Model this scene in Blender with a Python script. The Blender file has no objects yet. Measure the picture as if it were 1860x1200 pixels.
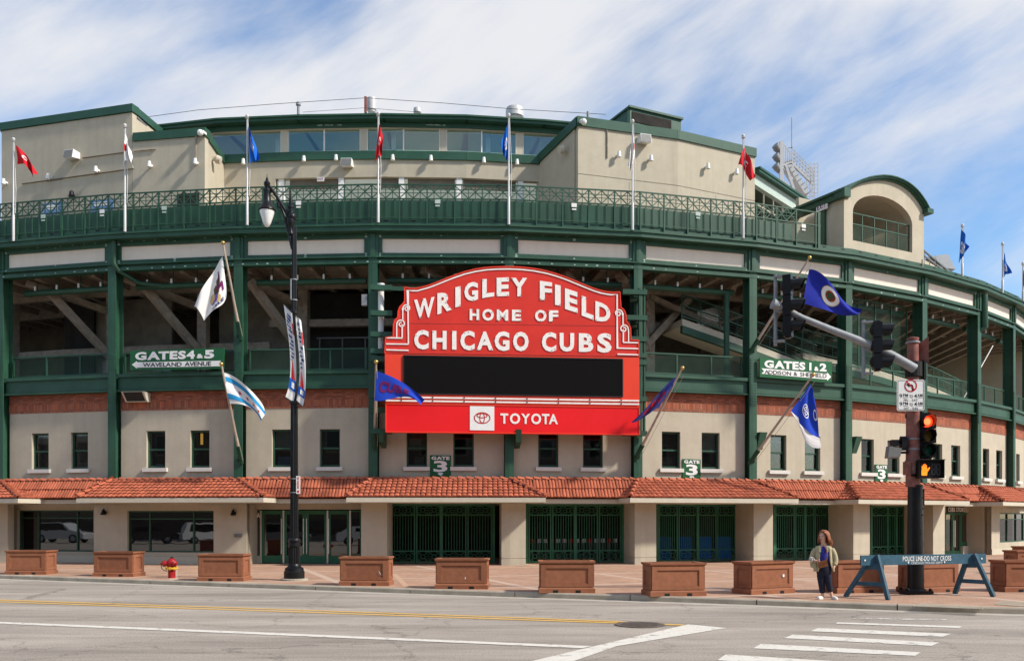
import bpy, bmesh, math, random
from mathutils import Vector, Matrix
random.seed(7)
sc = bpy.context.scene
col = sc.collection
FP, PX, HY, C = 1600.0, 930.0, 941.0, 2.05      # focal length and horizon of the photograph (its pixels), eye height
# ------------------------------------------------------------------ camera, sky, sun, exposure
cd = bpy.data.cameras.new('camera'); cam = bpy.data.objects.new('camera', cd); col.objects.link(cam)
cam.location = (0, 0, C); cam.rotation_euler = (math.pi / 2, 0, 0)
cd.sensor_width = 36; cd.lens = 36 * FP / 1860; cd.shift_y = (HY - 600) / 1860
cd.clip_start = 0.1; cd.clip_end = 5000
sc.camera = cam
SUN = Vector((2.5, -1.0, 2.3)).normalized()
w = bpy.data.worlds.new('World'); sc.world = w; w.use_nodes = True
nt = w.node_tree; nt.nodes.clear()
N = nt.nodes.new; L = nt.links.new
sky = N('ShaderNodeTexSky'); sky.sky_type = 'NISHITA'; sky.sun_disc = False
sky.sun_elevation = math.asin(SUN.z); sky.sun_rotation = math.atan2(SUN.x, SUN.y)
sky.air_density = 1.0; sky.dust_density = 0.6; sky.ozone_density = 1.6
tc = N('ShaderNodeTexCoord')
def noise(stretch, rot, loc, sc_, det, rough, dist=0.0):     # cloud noise over the directions of the sky, streaks rising to the right
    r0 = N('ShaderNodeMapping'); r0.inputs['Rotation'].default_value = (0, rot, 0); L(tc.outputs['Generated'], r0.inputs[0])
    mp = N('ShaderNodeMapping'); mp.inputs['Scale'].default_value = stretch; mp.inputs['Location'].default_value = loc; L(r0.outputs[0], mp.inputs[0])
    n = N('ShaderNodeTexNoise'); n.inputs['Scale'].default_value = sc_; n.inputs['Detail'].default_value = det
    n.inputs['Roughness'].default_value = rough; n.inputs['Distortion'].default_value = dist
    L(mp.outputs[0], n.inputs['Vector']); return n
n1 = noise((1, 1, 1.3), math.radians(20), (25.8, 14.9, 0), 2.0, 4, 0.55, 0.2)
n2 = noise((0.8, 1.5, 3.6), math.radians(30), (9.17, 5.53, 0), 1.9, 9, 0.6, 0.3)
m1 = N('ShaderNodeMath'); m1.operation = 'MULTIPLY'; m1.inputs[1].default_value = 0.62; L(n1.outputs[0], m1.inputs[0])
m2 = N('ShaderNodeMath'); m2.operation = 'MULTIPLY_ADD'; m2.inputs[1].default_value = 0.46; L(n2.outputs[0], m2.inputs[0]); L(m1.outputs[0], m2.inputs[2])
ramp = N('ShaderNodeValToRGB'); ramp.color_ramp.elements[0].position = 0.455; ramp.color_ramp.elements[0].color = (0.0, 0.0, 0.0, 1)
ramp.color_ramp.elements[1].position = 0.67; ramp.color_ramp.elements[1].color = (0.97, 0.97, 0.97, 1); ramp.color_ramp.interpolation = 'EASE'
L(m2.outputs[0], ramp.inputs[0])
mix = N('ShaderNodeMix'); mix.data_type = 'RGBA'; L(ramp.outputs[0], mix.inputs['Factor'])
hs_ = N('ShaderNodeHueSaturation'); hs_.inputs['Saturation'].default_value = 1.25; hs_.inputs['Value'].default_value = 1.5; L(sky.outputs[0], hs_.inputs['Color'])
L(hs_.outputs[0], mix.inputs['A']); mix.inputs['B'].default_value = (6.3, 6.35, 6.55, 1)
bg = N('ShaderNodeBackground'); bg.inputs[1].default_value = 0.098; L(mix.outputs['Result'], bg.inputs[0])
wo = N('ShaderNodeOutputWorld'); L(bg.outputs[0], wo.inputs[0])
sd = bpy.data.lights.new('sun', 'SUN'); sd.energy = 3.9; sd.angle = math.radians(4.0); sd.color = (1.0, 0.94, 0.84)
so = bpy.data.objects.new('sun', sd); col.objects.link(so); so.rotation_euler = SUN.to_track_quat('Z', 'Y').to_euler(); so.location = (30, -20, 60)
sc.view_settings.view_transform = 'Standard'; sc.view_settings.look = 'None'
sc.view_settings.exposure = 0.46; sc.view_settings.gamma = 1; sc.view_settings.use_curve_mapping = False

# ------------------------------------------------------------------ materials
def mat(name, base, rough=0.7, var=0.12, vscale=3.0, bump=0.0, bscale=40.0, metal=0.0, spec=0.25, objvar=0.0, stain=None, emit=None, streak=0.0):
    m = bpy.data.materials.new(name); m.use_nodes = True; t = m.node_tree; b = t.nodes['Principled BSDF']
    b.inputs['Roughness'].default_value = rough; b.inputs['Metallic'].default_value = metal
    b.inputs['Specular IOR Level'].default_value = spec
    co = t.nodes.new('ShaderNodeTexCoord')
    n = t.nodes.new('ShaderNodeTexNoise'); n.inputs['Scale'].default_value = vscale; n.inputs['Detail'].default_value = 6; n.inputs['Roughness'].default_value = 0.65
    t.links.new(co.outputs['Object'], n.inputs['Vector'])
    r = t.nodes.new('ShaderNodeValToRGB')
    lo = [max(0, c * (1 - var)) for c in base]; hi = [min(1, c * (1 + var)) for c in base]
    r.color_ramp.elements[0].position = 0.3; r.color_ramp.elements[1].position = 0.7
    r.color_ramp.elements[0].color = (*lo, 1); r.color_ramp.elements[1].color = (*hi, 1)
    t.links.new(n.outputs[0], r.inputs[0]); out = r.outputs[0]
    if streak:
        mp = t.nodes.new('ShaderNodeMapping'); mp.inputs['Scale'].default_value = (3.5, 3.5, 0.22); t.links.new(co.outputs['Object'], mp.inputs[0])
        n3 = t.nodes.new('ShaderNodeTexNoise'); n3.inputs['Scale'].default_value = 1.0; n3.inputs['Detail'].default_value = 5; t.links.new(mp.outputs[0], n3.inputs['Vector'])
        r3 = t.nodes.new('ShaderNodeMapRange'); r3.inputs[1].default_value = 0.45; r3.inputs[2].default_value = 0.75; r3.inputs[3].default_value = 0; r3.inputs[4].default_value = streak
        t.links.new(n3.outputs[0], r3.inputs[0])
        mx = t.nodes.new('ShaderNodeMix'); mx.data_type = 'RGBA'; t.links.new(r3.outputs[0], mx.inputs['Factor']); t.links.new(out, mx.inputs['A'])
        sc_ = stain or tuple(c * 0.5 for c in base); mx.inputs['B'].default_value = (*sc_, 1); out = mx.outputs['Result']
    elif stain:
        n2_ = t.nodes.new('ShaderNodeTexNoise'); n2_.inputs['Scale'].default_value = vscale * 0.22; n2_.inputs['Detail'].default_value = 8; n2_.inputs['Roughness'].default_value = 0.7
        t.links.new(co.outputs['Object'], n2_.inputs['Vector'])
        r3 = t.nodes.new('ShaderNodeMapRange'); r3.inputs[1].default_value = 0.48; r3.inputs[2].default_value = 0.72; r3.inputs[3].default_value = 0; r3.inputs[4].default_value = 0.7
        t.links.new(n2_.outputs[0], r3.inputs[0])
        mx = t.nodes.new('ShaderNodeMix'); mx.data_type = 'RGBA'; t.links.new(r3.outputs[0], mx.inputs['Factor']); t.links.new(out, mx.inputs['A'])
        mx.inputs['B'].default_value = (*stain, 1); out = mx.outputs['Result']
    if objvar:
        oi = t.nodes.new('ShaderNodeObjectInfo'); vo = t.nodes.new('ShaderNodeTexVoronoi'); vo.inputs['Scale'].default_value = 3.2
        t.links.new(co.outputs['Object'], vo.inputs['Vector'])
        ge = t.nodes.new('ShaderNodeNewGeometry')
        ad = t.nodes.new('ShaderNodeMath'); ad.operation = 'ADD'; t.links.new(oi.outputs['Random'], ad.inputs[0]); t.links.new(ge.outputs['Random Per Island'], ad.inputs[1])
        fr = t.nodes.new('ShaderNodeMath'); fr.operation = 'FRACT'; t.links.new(ad.outputs[0], fr.inputs[0])
        mr = t.nodes.new('ShaderNodeMapRange'); mr.inputs[3].default_value = 1 - objvar; mr.inputs[4].default_value = 1 + objvar; t.links.new(fr.outputs[0], mr.inputs[0])
        hs = t.nodes.new('ShaderNodeHueSaturation'); t.links.new(mr.outputs[0], hs.inputs['Value']); t.links.new(out, hs.inputs['Color']); out = hs.outputs[0]
    t.links.new(out, b.inputs['Base Color'])
    if bump:
        nb = t.nodes.new('ShaderNodeTexNoise'); nb.inputs['Scale'].default_value = bscale; nb.inputs['Detail'].default_value = 4
        t.links.new(co.outputs['Object'], nb.inputs['Vector'])
        bp = t.nodes.new('ShaderNodeBump'); bp.inputs['Strength'].default_value = bump; bp.inputs['Distance'].default_value = 0.02
        t.links.new(nb.outputs[0], bp.inputs['Height']); t.links.new(bp.outputs[0], b.inputs['Normal'])
    if emit:
        b.inputs['Emission Color'].default_value = (*emit[0], 1); b.inputs['Emission Strength'].default_value = emit[1]
    return m
M = {}
M['stucco'] = mat('stucco', (0.45, 0.400, 0.308), 0.9, 0.07, 1.6, 0.35, 30, streak=0.38, stain=(0.37, 0.318, 0.232))
M['stucco_trim'] = mat('stucco_trim', (0.50, 0.455, 0.36), 0.85, 0.06, 3, 0.15, 50)
M['green'] = mat('green_paint', (0.017, 0.066, 0.036), 0.5, 0.24, 1.6, 0.05, 20, spec=0.4, stain=(0.036, 0.092, 0.06))
M['gate_green_lit'] = mat('gate_green_sunlit', (0.034, 0.135, 0.07), 0.5, 0.15, 3)  # green lightened, sun on the gates put into the colour
M['green_dark'] = mat('green_dark', (0.012, 0.055, 0.03), 0.5, 0.2, 2.5)
M['green_sign'] = mat('green_sign', (0.014, 0.10, 0.035), 0.4, 0.06, 3)
M['worn'] = mat('worn_primer', (0.42, 0.50, 0.45), 0.7, 0.3, 20)
M['frieze'] = mat('frieze_panel', (0.77, 0.665, 0.555), 0.6, 0.04, 1.2, 0.0, streak=0.25, stain=(0.58, 0.5, 0.42))
M['white'] = mat('white_paint', (0.74, 0.73, 0.70), 0.45, 0.06, 6)
M['whitemet'] = mat('pole_metal', (0.50, 0.495, 0.49), 0.45, 0.06, 4, metal=0.1)
M['grey'] = mat('galvanised', (0.25, 0.26, 0.27), 0.6, 0.16, 8, metal=0.1)
M['greydark'] = mat('grey_housing', (0.16, 0.16, 0.155), 0.5, 0.1, 8)
M['black'] = mat('black_paint', (0.006, 0.006, 0.0065), 0.38, 0.3, 8, 0.05, 25, spec=0.28)
M['blackmatte'] = mat('black_matte', (0.012, 0.012, 0.013), 0.7, 0.2, 8)
M['red_sign'] = mat('red_enamel', (0.60, 0.034, 0.02), 0.36, 0.09, 1.3, 0.12, 2.2, stain=(0.52, 0.028, 0.018))
M['red_mid'] = mat('red_orange_enamel', (0.74, 0.055, 0.024), 0.4, 0.05, 1.5)
M['red_bright'] = mat('red_vinyl', (0.72, 0.012, 0.014), 0.4, 0.05, 1.0)
M['letter'] = mat('letter_enamel', (0.78, 0.75, 0.70), 0.5, 0.07, 9, stain=(0.70, 0.64, 0.56))
M['screen'] = mat('led_screen', (0.006, 0.0055, 0.006), 0.8, 0.4, 60, 0.2, 120, spec=0.06)
M['tile'] = mat('clay_tile', (0.375, 0.106, 0.057), 0.85, 0.16, 5, 0.15, 30, objvar=0.22, spec=0.2)
M['planter'] = mat('planter_brown', (0.265, 0.105, 0.055), 0.75, 0.15, 6, 0.2, 60, spec=0.2, objvar=0.1)
M['soil'] = mat('soil', (0.045, 0.032, 0.022), 1.0, 0.4, 15, 0.6, 25)
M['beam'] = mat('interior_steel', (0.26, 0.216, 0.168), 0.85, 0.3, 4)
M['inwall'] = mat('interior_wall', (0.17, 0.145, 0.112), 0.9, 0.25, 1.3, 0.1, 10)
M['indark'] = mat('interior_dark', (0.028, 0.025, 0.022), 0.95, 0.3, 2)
M['concrete'] = mat('concrete', (0.38, 0.335, 0.265), 0.9, 0.15, 3, 0.3, 40, stain=(0.26, 0.22, 0.165))
M['sill'] = mat('window_sill', (0.60, 0.57, 0.52), 0.7, 0.06, 6)
M['roofgreen'] = mat('roof_metal', (0.026, 0.080, 0.051), 0.45, 0.14, 2, stain=(0.046, 0.108, 0.075))
M['hydrant'] = mat('hydrant_red', (0.30, 0.014, 0.016), 0.4, 0.3, 12, 0.1, 20)
M['yellow'] = mat('yellow_paint', (0.62, 0.36, 0.035), 0.5, 0.15, 12)
M['bluewood'] = mat('blue_paint_wood', (0.035, 0.095, 0.14), 0.65, 0.2, 8, 0.15, 20, stain=(0.055, 0.12, 0.165))
M['rustpole'] = mat('pole_old_paint', (0.24, 0.085, 0.065), 0.6, 0.35, 5, 0.2, 18, stain=(0.18, 0.16, 0.155))
M['gold'] = mat('gold_ball', (0.55, 0.36, 0.12), 0.3, 0.1, 5, metal=0.8)
M['chrome'] = mat('handle_steel', (0.72, 0.71, 0.68), 0.28, 0.05, 5, metal=0.7)
M['flagpole'] = mat('wood_grey_pole', (0.40, 0.33, 0.26), 0.55, 0.15, 6)
M['blueflag'] = mat('blue_cloth', (0.012, 0.05, 0.42), 0.85, 0.08, 5)
M['royal'] = mat('royal_cloth', (0.012, 0.022, 0.27), 0.85, 0.1, 5)
M['navyflag'] = mat('faded_navy_cloth', (0.035, 0.045, 0.20), 0.9, 0.15, 5)
M['skyblue'] = mat('sky_blue_cloth', (0.02, 0.24, 0.48), 0.85, 0.06, 5)
M['brightblue'] = mat('bright_blue_cloth', (0.008, 0.11, 0.48), 0.85, 0.06, 5)
M['redflag'] = mat('red_cloth', (0.50, 0.012, 0.02), 0.85, 0.08, 5)
M['whiteflag'] = mat('white_cloth', (0.74, 0.72, 0.69), 0.9, 0.04, 5)
M['crimson'] = mat('crimson_print', (0.15, 0.012, 0.10), 0.85, 0.08, 5)
M['brown'] = mat('brown_print', (0.09, 0.05, 0.03), 0.9, 0.2, 8)
M['tan'] = mat('tan_print', (0.50, 0.36, 0.15), 0.9, 0.1, 8)
M['purple'] = mat('purple_print', (0.18, 0.10, 0.36), 0.9, 0.1, 8)
M['navy_print'] = mat('navy_print', (0.03, 0.04, 0.16), 0.8, 0.1, 8)
M['poster_blue'] = mat('poster_blue', (0.16, 0.27, 0.48), 0.6, 0.3, 2)
def glass_dark(name, base, ior):
    m = bpy.data.materials.new(name); m.use_nodes = True; b = m.node_tree.nodes['Principled BSDF']
    b.inputs['Base Color'].default_value = (*base, 1); b.inputs['Roughness'].default_value = 0.015; b.inputs['IOR'].default_value = ior
    t = m.node_tree; co = t.nodes.new('ShaderNodeTexCoord'); n = t.nodes.new('ShaderNodeTexNoise'); n.inputs['Scale'].default_value = 1.3
    t.links.new(co.outputs['Object'], n.inputs['Vector']); bp = t.nodes.new('ShaderNodeBump'); bp.inputs['Strength'].default_value = 0.02; bp.inputs['Distance'].default_value = 0.05
    t.links.new(n.outputs[0], bp.inputs['Height']); t.links.new(bp.outputs[0], b.inputs['Normal'])
    return m
M['glass'] = glass_dark('dark_window_glass', (0.006, 0.006, 0.007), 2.15)
M['tile_gap_shade'] = mat('tile_base_shade', (0.11, 0.035, 0.02), 0.9, 0.2, 6)  # base darkened, shadow between the tile rows put into the colour
M['glass_up'] = glass_dark('small_window_glass', (0.006, 0.006, 0.007), 1.5)
def glass_clear(name, tint, amount):
    m = bpy.data.materials.new(name); m.use_nodes = True; t = m.node_tree; t.nodes.remove(t.nodes['Principled BSDF'])
    tr = t.nodes.new('ShaderNodeBsdfTransparent'); tr.inputs[0].default_value = (*tint, 1)
    gl = t.nodes.new('ShaderNodeBsdfGlossy'); gl.inputs['Roughness'].default_value = 0.03
    ly = t.nodes.new('ShaderNodeLayerWeight'); ly.inputs[0].default_value = 0.35
    ad = t.nodes.new('ShaderNodeMath'); ad.operation = 'ADD'; ad.inputs[1].default_value = amount; ad.use_clamp = True; t.links.new(ly.outputs['Fresnel'], ad.inputs[0])
    mx = t.nodes.new('ShaderNodeMixShader'); t.links.new(ad.outputs[0], mx.inputs[0]); t.links.new(tr.outputs[0], mx.inputs[1]); t.links.new(gl.outputs[0], mx.inputs[2])
    t.links.new(mx.outputs[0], t.nodes['Material Output'].inputs[0]); return m
M['glass_clear'] = glass_clear('suite_glass', (0.82, 0.93, 0.89), 0.07)
M['glass_small'] = glass_clear('sash_glass', (0.62, 0.66, 0.65), 0.03)
M['blind'] = mat('window_blind', (0.50, 0.46, 0.38), 0.9, 0.1, 5)
M['lampglass'] = mat('frosted_globe', (0.72, 0.72, 0.70), 0.25, 0.04, 3, spec=0.5)
def brick_mat(name, c1, c2, mortar, bw, bh, use_uv=True, rot=0.0, mort=0.012, offset=0.5, bump=0.35, big=None):
    m = bpy.data.materials.new(name); m.use_nodes = True; t = m.node_tree; b = t.nodes['Principled BSDF']; b.inputs['Roughness'].default_value = 0.85; b.inputs['Specular IOR Level'].default_value = 0.25
    co = t.nodes.new('ShaderNodeTexCoord'); mp = t.nodes.new('ShaderNodeMapping'); mp.inputs['Rotation'].default_value = (0, 0, rot)
    t.links.new(co.outputs['UV' if use_uv else 'Object'], mp.inputs[0])
    br = t.nodes.new('ShaderNodeTexBrick'); br.inputs['Scale'].default_value = 1.0; br.inputs['Brick Width'].default_value = bw; br.inputs['Row Height'].default_value = bh
    br.inputs['Mortar Size'].default_value = mort; br.offset = offset
    br.inputs['Color1'].default_value = (*c1, 1); br.inputs['Color2'].default_value = (*c2, 1); br.inputs['Mortar'].default_value = (*mortar, 1)
    t.links.new(mp.outputs[0], br.inputs['Vector'])
    n = t.nodes.new('ShaderNodeTexNoise'); n.inputs['Scale'].default_value = 0.9; n.inputs['Detail'].default_value = 8; n.inputs['Roughness'].default_value = 0.7; t.links.new(co.outputs['Object'], n.inputs['Vector'])
    hs = t.nodes.new('ShaderNodeHueSaturation'); mr = t.nodes.new('ShaderNodeMapRange'); mr.inputs[1].default_value = 0.3; mr.inputs[2].default_value = 0.7; mr.inputs[3].default_value = 0.8; mr.inputs[4].default_value = 1.18
    t.links.new(n.outputs[0], mr.inputs[0]); t.links.new(mr.outputs[0], hs.inputs['Value']); t.links.new(br.outputs[0], hs.inputs['Color']); out = hs.outputs[0]
    if big:
        br2 = t.nodes.new('ShaderNodeTexBrick'); br2.offset = 0.0; br2.inputs['Brick Width'].default_value = big[0]; br2.inputs['Row Height'].default_value = big[1]; br2.inputs['Mortar Size'].default_value = big[2]
        br2.inputs['Scale'].default_value = 1.0
        br2.inputs['Color1'].default_value = (0, 0, 0, 1); br2.inputs['Color2'].default_value = (0, 0, 0, 1); br2.inputs['Mortar'].default_value = (1, 1, 1, 1)
        mp2 = t.nodes.new('ShaderNodeMapping'); mp2.inputs['Rotation'].default_value = (0, 0, big[3]); t.links.new(co.outputs['Object'], mp2.inputs[0]); t.links.new(mp2.outputs[0], br2.inputs['Vector'])
        mx = t.nodes.new('ShaderNodeMix'); mx.data_type = 'RGBA'; t.links.new(br2.outputs[0], mx.inputs['Factor']); t.links.new(out, mx.inputs['A']); mx.inputs['B'].default_value = (*big[4], 1); out = mx.outputs['Result']
    t.links.new(out, b.inputs['Base Color'])
    bp = t.nodes.new('ShaderNodeBump'); bp.inputs['Strength'].default_value = bump; bp.inputs['Distance'].default_value = 0.01; bp.invert = True
    t.links.new(br.outputs['Fac'], bp.inputs['Height']); t.links.new(bp.outputs[0], b.inputs['Normal'])
    return m
M['brick'] = brick_mat('red_brick', (0.44, 0.125, 0.06), (0.24, 0.062, 0.034), (0.15, 0.085, 0.06), 0.24, 0.08)
M['soldier'] = brick_mat('soldier_brick', (0.44, 0.13, 0.062), (0.25, 0.066, 0.036), (0.17, 0.10, 0.07), 0.085, 0.36, offset=0.0)
M['paver'] = brick_mat('sidewalk_paver', (0.44, 0.268, 0.18), (0.365, 0.212, 0.14), (0.30, 0.205, 0.15), 0.21, 0.105, False, math.radians(25), 0.008, bump=0.2, big=(4.6, 4.6, 0.13, math.radians(-21), (0.46, 0.34, 0.26)))

# ------------------------------------------------------------------ helpers
ROOT = {}
class MB:
    def __init__(s): s.v = []; s.f = []; s.uv = []
    def V(s, p): s.v.append(tuple(p)); return len(s.v) - 1
    def face(s, idx, uv=None): s.f.append(tuple(idx)); s.uv.append(uv)
    def poly(s, pts, uv=None): s.face([s.V(p) for p in pts], uv)
    def hexa(s, a, b):
        ia = [s.V(p) for p in a]; ib = [s.V(p) for p in b]; n = len(ia)
        s.face(ia[::-1]); s.face(ib)
        for k in range(n): s.face((ia[k], ia[(k + 1) % n], ib[(k + 1) % n], ib[k]))
    def box(s, x0, x1, y0, y1, z0, z1):
        s.hexa([(x0, y0, z0), (x1, y0, z0), (x1, y1, z0), (x0, y1, z0)], [(x0, y0, z1), (x1, y0, z1), (x1, y1, z1), (x0, y1, z1)])
    def prism(s, pts, vec):
        v = Vector(vec); s.hexa([Vector(p) for p in pts], [Vector(p) + v for p in pts])
    def bar(s, p, q, wd, dp=None, up=(0, 0, 1)):
        p = Vector(p); q = Vector(q); d = (q - p)
        if d.length < 1e-6: return
        d.normalize(); dp = wd if dp is None else dp
        u = Vector(up)
        if abs(d.dot(u)) > 0.97: u = Vector((0, 1, 0))
        a = d.cross(u).normalized(); b = a.cross(d).normalized()
        r = [a * wd / 2 + b * dp / 2, -a * wd / 2 + b * dp / 2, -a * wd / 2 - b * dp / 2, a * wd / 2 - b * dp / 2]
        s.hexa([p + k for k in r], [q + k for k in r])
    def tube(s, pts, r, n=8, cap=True):
        pts = [Vector(p) for p in pts]; rs = r if isinstance(r, (list, tuple)) else [r] * len(pts)
        prev = None; rings = []
        for i, p in enumerate(pts):
            d = (pts[min(i + 1, len(pts) - 1)] - pts[max(i - 1, 0)]).normalized()
            u = Vector((0, 0, 1)) if abs(d.z) < 0.95 else Vector((0, 1, 0))
            if prev is not None and (prev - d * prev.dot(d)).length > 1e-3: a = (prev - d * prev.dot(d)).normalized()
            else: a = d.cross(u).normalized()
            prev = a; b = d.cross(a)
            rings.append([s.V(p + (a * math.cos(2 * math.pi * k / n) + b * math.sin(2 * math.pi * k / n)) * rs[i]) for k in range(n)])
        for i in range(len(rings) - 1):
            for k in range(n): s.face((rings[i][k], rings[i][(k + 1) % n], rings[i + 1][(k + 1) % n], rings[i + 1][k]))
        if cap: s.face(rings[0][::-1]); s.face(rings[-1])
    def lathe(s, prof, o=(0, 0, 0), n=20, axis=None):
        o = Vector(o); ax = Vector(axis or (0, 0, 1)).normalized()
        u = Vector((1, 0, 0)) if abs(ax.x) < 0.9 else Vector((0, 1, 0))
        a = (u - ax * u.dot(ax)).normalized(); b = ax.cross(a); rings = []
        for r, z in prof:
            rings.append([s.V(o + ax * z + (a * math.cos(2 * math.pi * k / n) + b * math.sin(2 * math.pi * k / n)) * max(r, 1e-4)) for k in range(n)])
        for i in range(len(rings) - 1):
            for k in range(n): s.face((rings[i][k], rings[i][(k + 1) % n], rings[i + 1][(k + 1) % n], rings[i + 1][k]))
        s.face(rings[0][::-1]); s.face(rings[-1])
    def sphere(s, c, r, n=12, m=8, sz=(1, 1, 1)):
        c = Vector(c); rings = []
        for i in range(m + 1):
            t = math.pi * i / m; rr = max(math.sin(t), 1e-3)
            rings.append([s.V(c + Vector((math.cos(2 * math.pi * k / n) * rr * r * sz[0], math.sin(2 * math.pi * k / n) * rr * r * sz[1], math.cos(t) * r * sz[2]))) for k in range(n)])
        for i in range(m):
            for k in range(n): s.face((rings[i][k], rings[i][(k + 1) % n], rings[i + 1][(k + 1) % n], rings[i + 1][k]))
    def merge(s, mb, mtx):
        b = len(s.v); s.v += [tuple(mtx @ Vector(p)) for p in mb.v]; s.f += [tuple(b + k for k in f) for f in mb.f]; s.uv += mb.uv
    def mesh(s, name, m, org=(0, 0, 0), smooth=False, fix=True):
        bm = bmesh.new(); o = Vector(org); vs = [bm.verts.new(Vector(p) - o) for p in s.v]; ul = bm.loops.layers.uv.new('UVMap')
        for f, uv in zip(s.f, s.uv):
            try: fc = bm.faces.new([vs[k] for k in f])
            except ValueError: continue
            if uv:
                for lp, t in zip(fc.loops, uv): lp[ul].uv = t
        if fix: bmesh.ops.recalc_face_normals(bm, faces=bm.faces[:])
        if smooth:
            bmesh.ops.remove_doubles(bm, verts=bm.verts[:], dist=1e-5)
            for f in bm.faces: f.smooth = True
            for e in bm.edges:
                if len(e.link_faces) == 2 and e.calc_face_angle(0) > math.radians(38): e.smooth = False
        me = bpy.data.meshes.new(name); bm.to_mesh(me); bm.free()
        if m: me.materials.append(m if not isinstance(m, str) else M[m])
        return me
    def build(s, name, m, parent=None, local=False, kind=None, smooth=False, org=None, label=None, fix=True):
        r = Vector((0, 0, 0)) if local else (ROOT[parent.name] if parent else Vector(org or (0, 0, 0)))
        o = bpy.data.objects.new(name, s.mesh(name, m, r, smooth, fix)); col.objects.link(o)
        if parent: o.parent = parent; ROOT[o.name] = ROOT[parent.name]
        else: o.location = r; ROOT[o.name] = r
        if kind: o['kind'] = kind
        if label: o['label'] = label
        return o
def thing(name, label, cat, loc=(0, 0, 0), rz=0, group=None):
    o = bpy.data.objects.new(name, None); col.objects.link(o); o.location = loc; o.rotation_euler = (0, 0, rz); o.empty_display_size = 0.2
    o['label'] = label; o['category'] = cat
    if group: o['group'] = group
    ROOT[o.name] = Vector(loc); return o
def tag(o, label, cat, group=None):
    o['label'] = label; o['category'] = cat
    if group: o['group'] = group
    return o
def linked(name, me, parent, mtx):
    o = bpy.data.objects.new(name, me); col.objects.link(o); o.parent = parent
    o.matrix_local = Matrix.Translation(-ROOT[parent.name]) @ mtx; ROOT[o.name] = ROOT[parent.name]; return o
def at(x, y, Y): return Vector(((x - PX) / FP * Y, Y, C + (HY - y) / FP * Y))        # the point seen at photo pixel x, y at distance Y
def gnd(x, y, z=0.0): Y = FP * (C - z) / (y - HY); return Vector(((x - PX) / FP * Y, Y, z))
class Pl:                                           # an upright plane through two plan points
    def __init__(s, A, B):
        s.A = Vector((A[0], A[1])); s.d = Vector((B[0] - A[0], B[1] - A[1])); s.len = s.d.length; s.d.normalize(); s.n = Vector((s.d.y, -s.d.x))
    def W(s, a, o, z): p = s.A + s.d * a + s.n * o; return Vector((p.x, p.y, z))
    def pt(s, x, y=None, o=0.0):
        k = (x - PX) / FP; A = s.A + s.n * o
        a = (k * A.y - A.x) / (s.d.x - k * s.d.y); Y = A.y + s.d.y * a
        return (a, Y) if y is None else (a, C + (HY - y) / FP * Y)
    def ax(s, x, o=0.0): return s.pt(x, None, o)[0]
    def P(s, x, y, o=0.0): a, z = s.pt(x, y, o); return s.W(a, o, z)
    def box(s, mb, a0, a1, o0, o1, z0, z1):
        mb.hexa([s.W(a0, o0, z0), s.W(a1, o0, z0), s.W(a1, o1, z0), s.W(a0, o1, z0)], [s.W(a0, o0, z1), s.W(a1, o0, z1), s.W(a1, o1, z1), s.W(a0, o1, z1)])
    def poly(s, mb, pts, o0, o1): mb.hexa([s.W(a, o0, z) for a, z in pts], [s.W(a, o1, z) for a, z in pts])
    def strip(s, mb, pts, wd, o0, o1):              # a ribbon of constant width along a polyline in the plane
        P = [Vector(p) for p in pts]; n = len(P); lft = []; rgt = []
        for i in range(n):
            d = (P[min(i + 1, n - 1)] - P[max(i - 1, 0)])
            if d.length < 1e-9: d = Vector((1, 0))
            d.normalize(); q = Vector((-d.y, d.x)); k = 1.0
            if 0 < i < n - 1:
                e = (P[i + 1] - P[i]).normalized(); k = 1 / max(0.5, abs(q.dot(Vector((-e.y, e.x)))))
            lft.append(P[i] + q * wd / 2 * k); rgt.append(P[i] - q * wd / 2 * k)
        for i in range(n - 1): s.poly(mb, [lft[i], lft[i + 1], rgt[i + 1], rgt[i]], o0, o1)

KERN = {'AT', 'TA', 'WA', 'AV', 'LA', 'AU', 'LT', 'TO', 'AY', 'VE', 'AD'}
# glyphs: Blender's built-in face, each letter normalised to a unit box
GL = {}
def glyph(ch, off=0.035):
    if (ch, off) in GL: return GL[(ch, off)]
    cu = bpy.data.curves.new('g', 'FONT'); cu.body = ch; cu.offset = off; cu.resolution_u = 3; cu.fill_mode = 'FRONT'
    ob = bpy.data.objects.new('g', cu); me = bpy.data.meshes.new_from_object(ob)
    vs = [v.co.copy() for v in me.vertices]; fs = [tuple(p.vertices) for p in me.polygons]
    x0 = min(v.x for v in vs); x1 = max(v.x for v in vs); y0 = min(v.y for v in vs); y1 = max(v.y for v in vs)
    ed = {}
    for f in fs:
        for k in range(len(f)): a, b = f[k], f[(k + 1) % len(f)]; ed[(a, b)] = 1
    rim = [e for e in ed if (e[1], e[0]) not in ed]
    bpy.data.objects.remove(ob); bpy.data.curves.remove(cu); bpy.data.meshes.remove(me)
    g = ([((v.x - x0) / (x1 - x0), (v.y - y0) / (y1 - y0)) for v in vs], fs, rim, x1 - x0, y1 - y0, y0, x0)
    GL[(ch, off)] = g; return g
def put_glyph(mb, ch, fn, depth=True, off=0.035):    # fn(u, v, front) -> world point
    vs, fs, rim = glyph(ch, off)[:3]
    fr = [mb.V(fn(u, v, 1)) for u, v in vs]
    for f in fs: mb.face([fr[k] for k in f])
    if depth:
        bk = [mb.V(fn(u, v, 0)) for u, v in vs]
        for a, b in rim: mb.face((fr[b], fr[a], bk[a], bk[b]))
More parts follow.
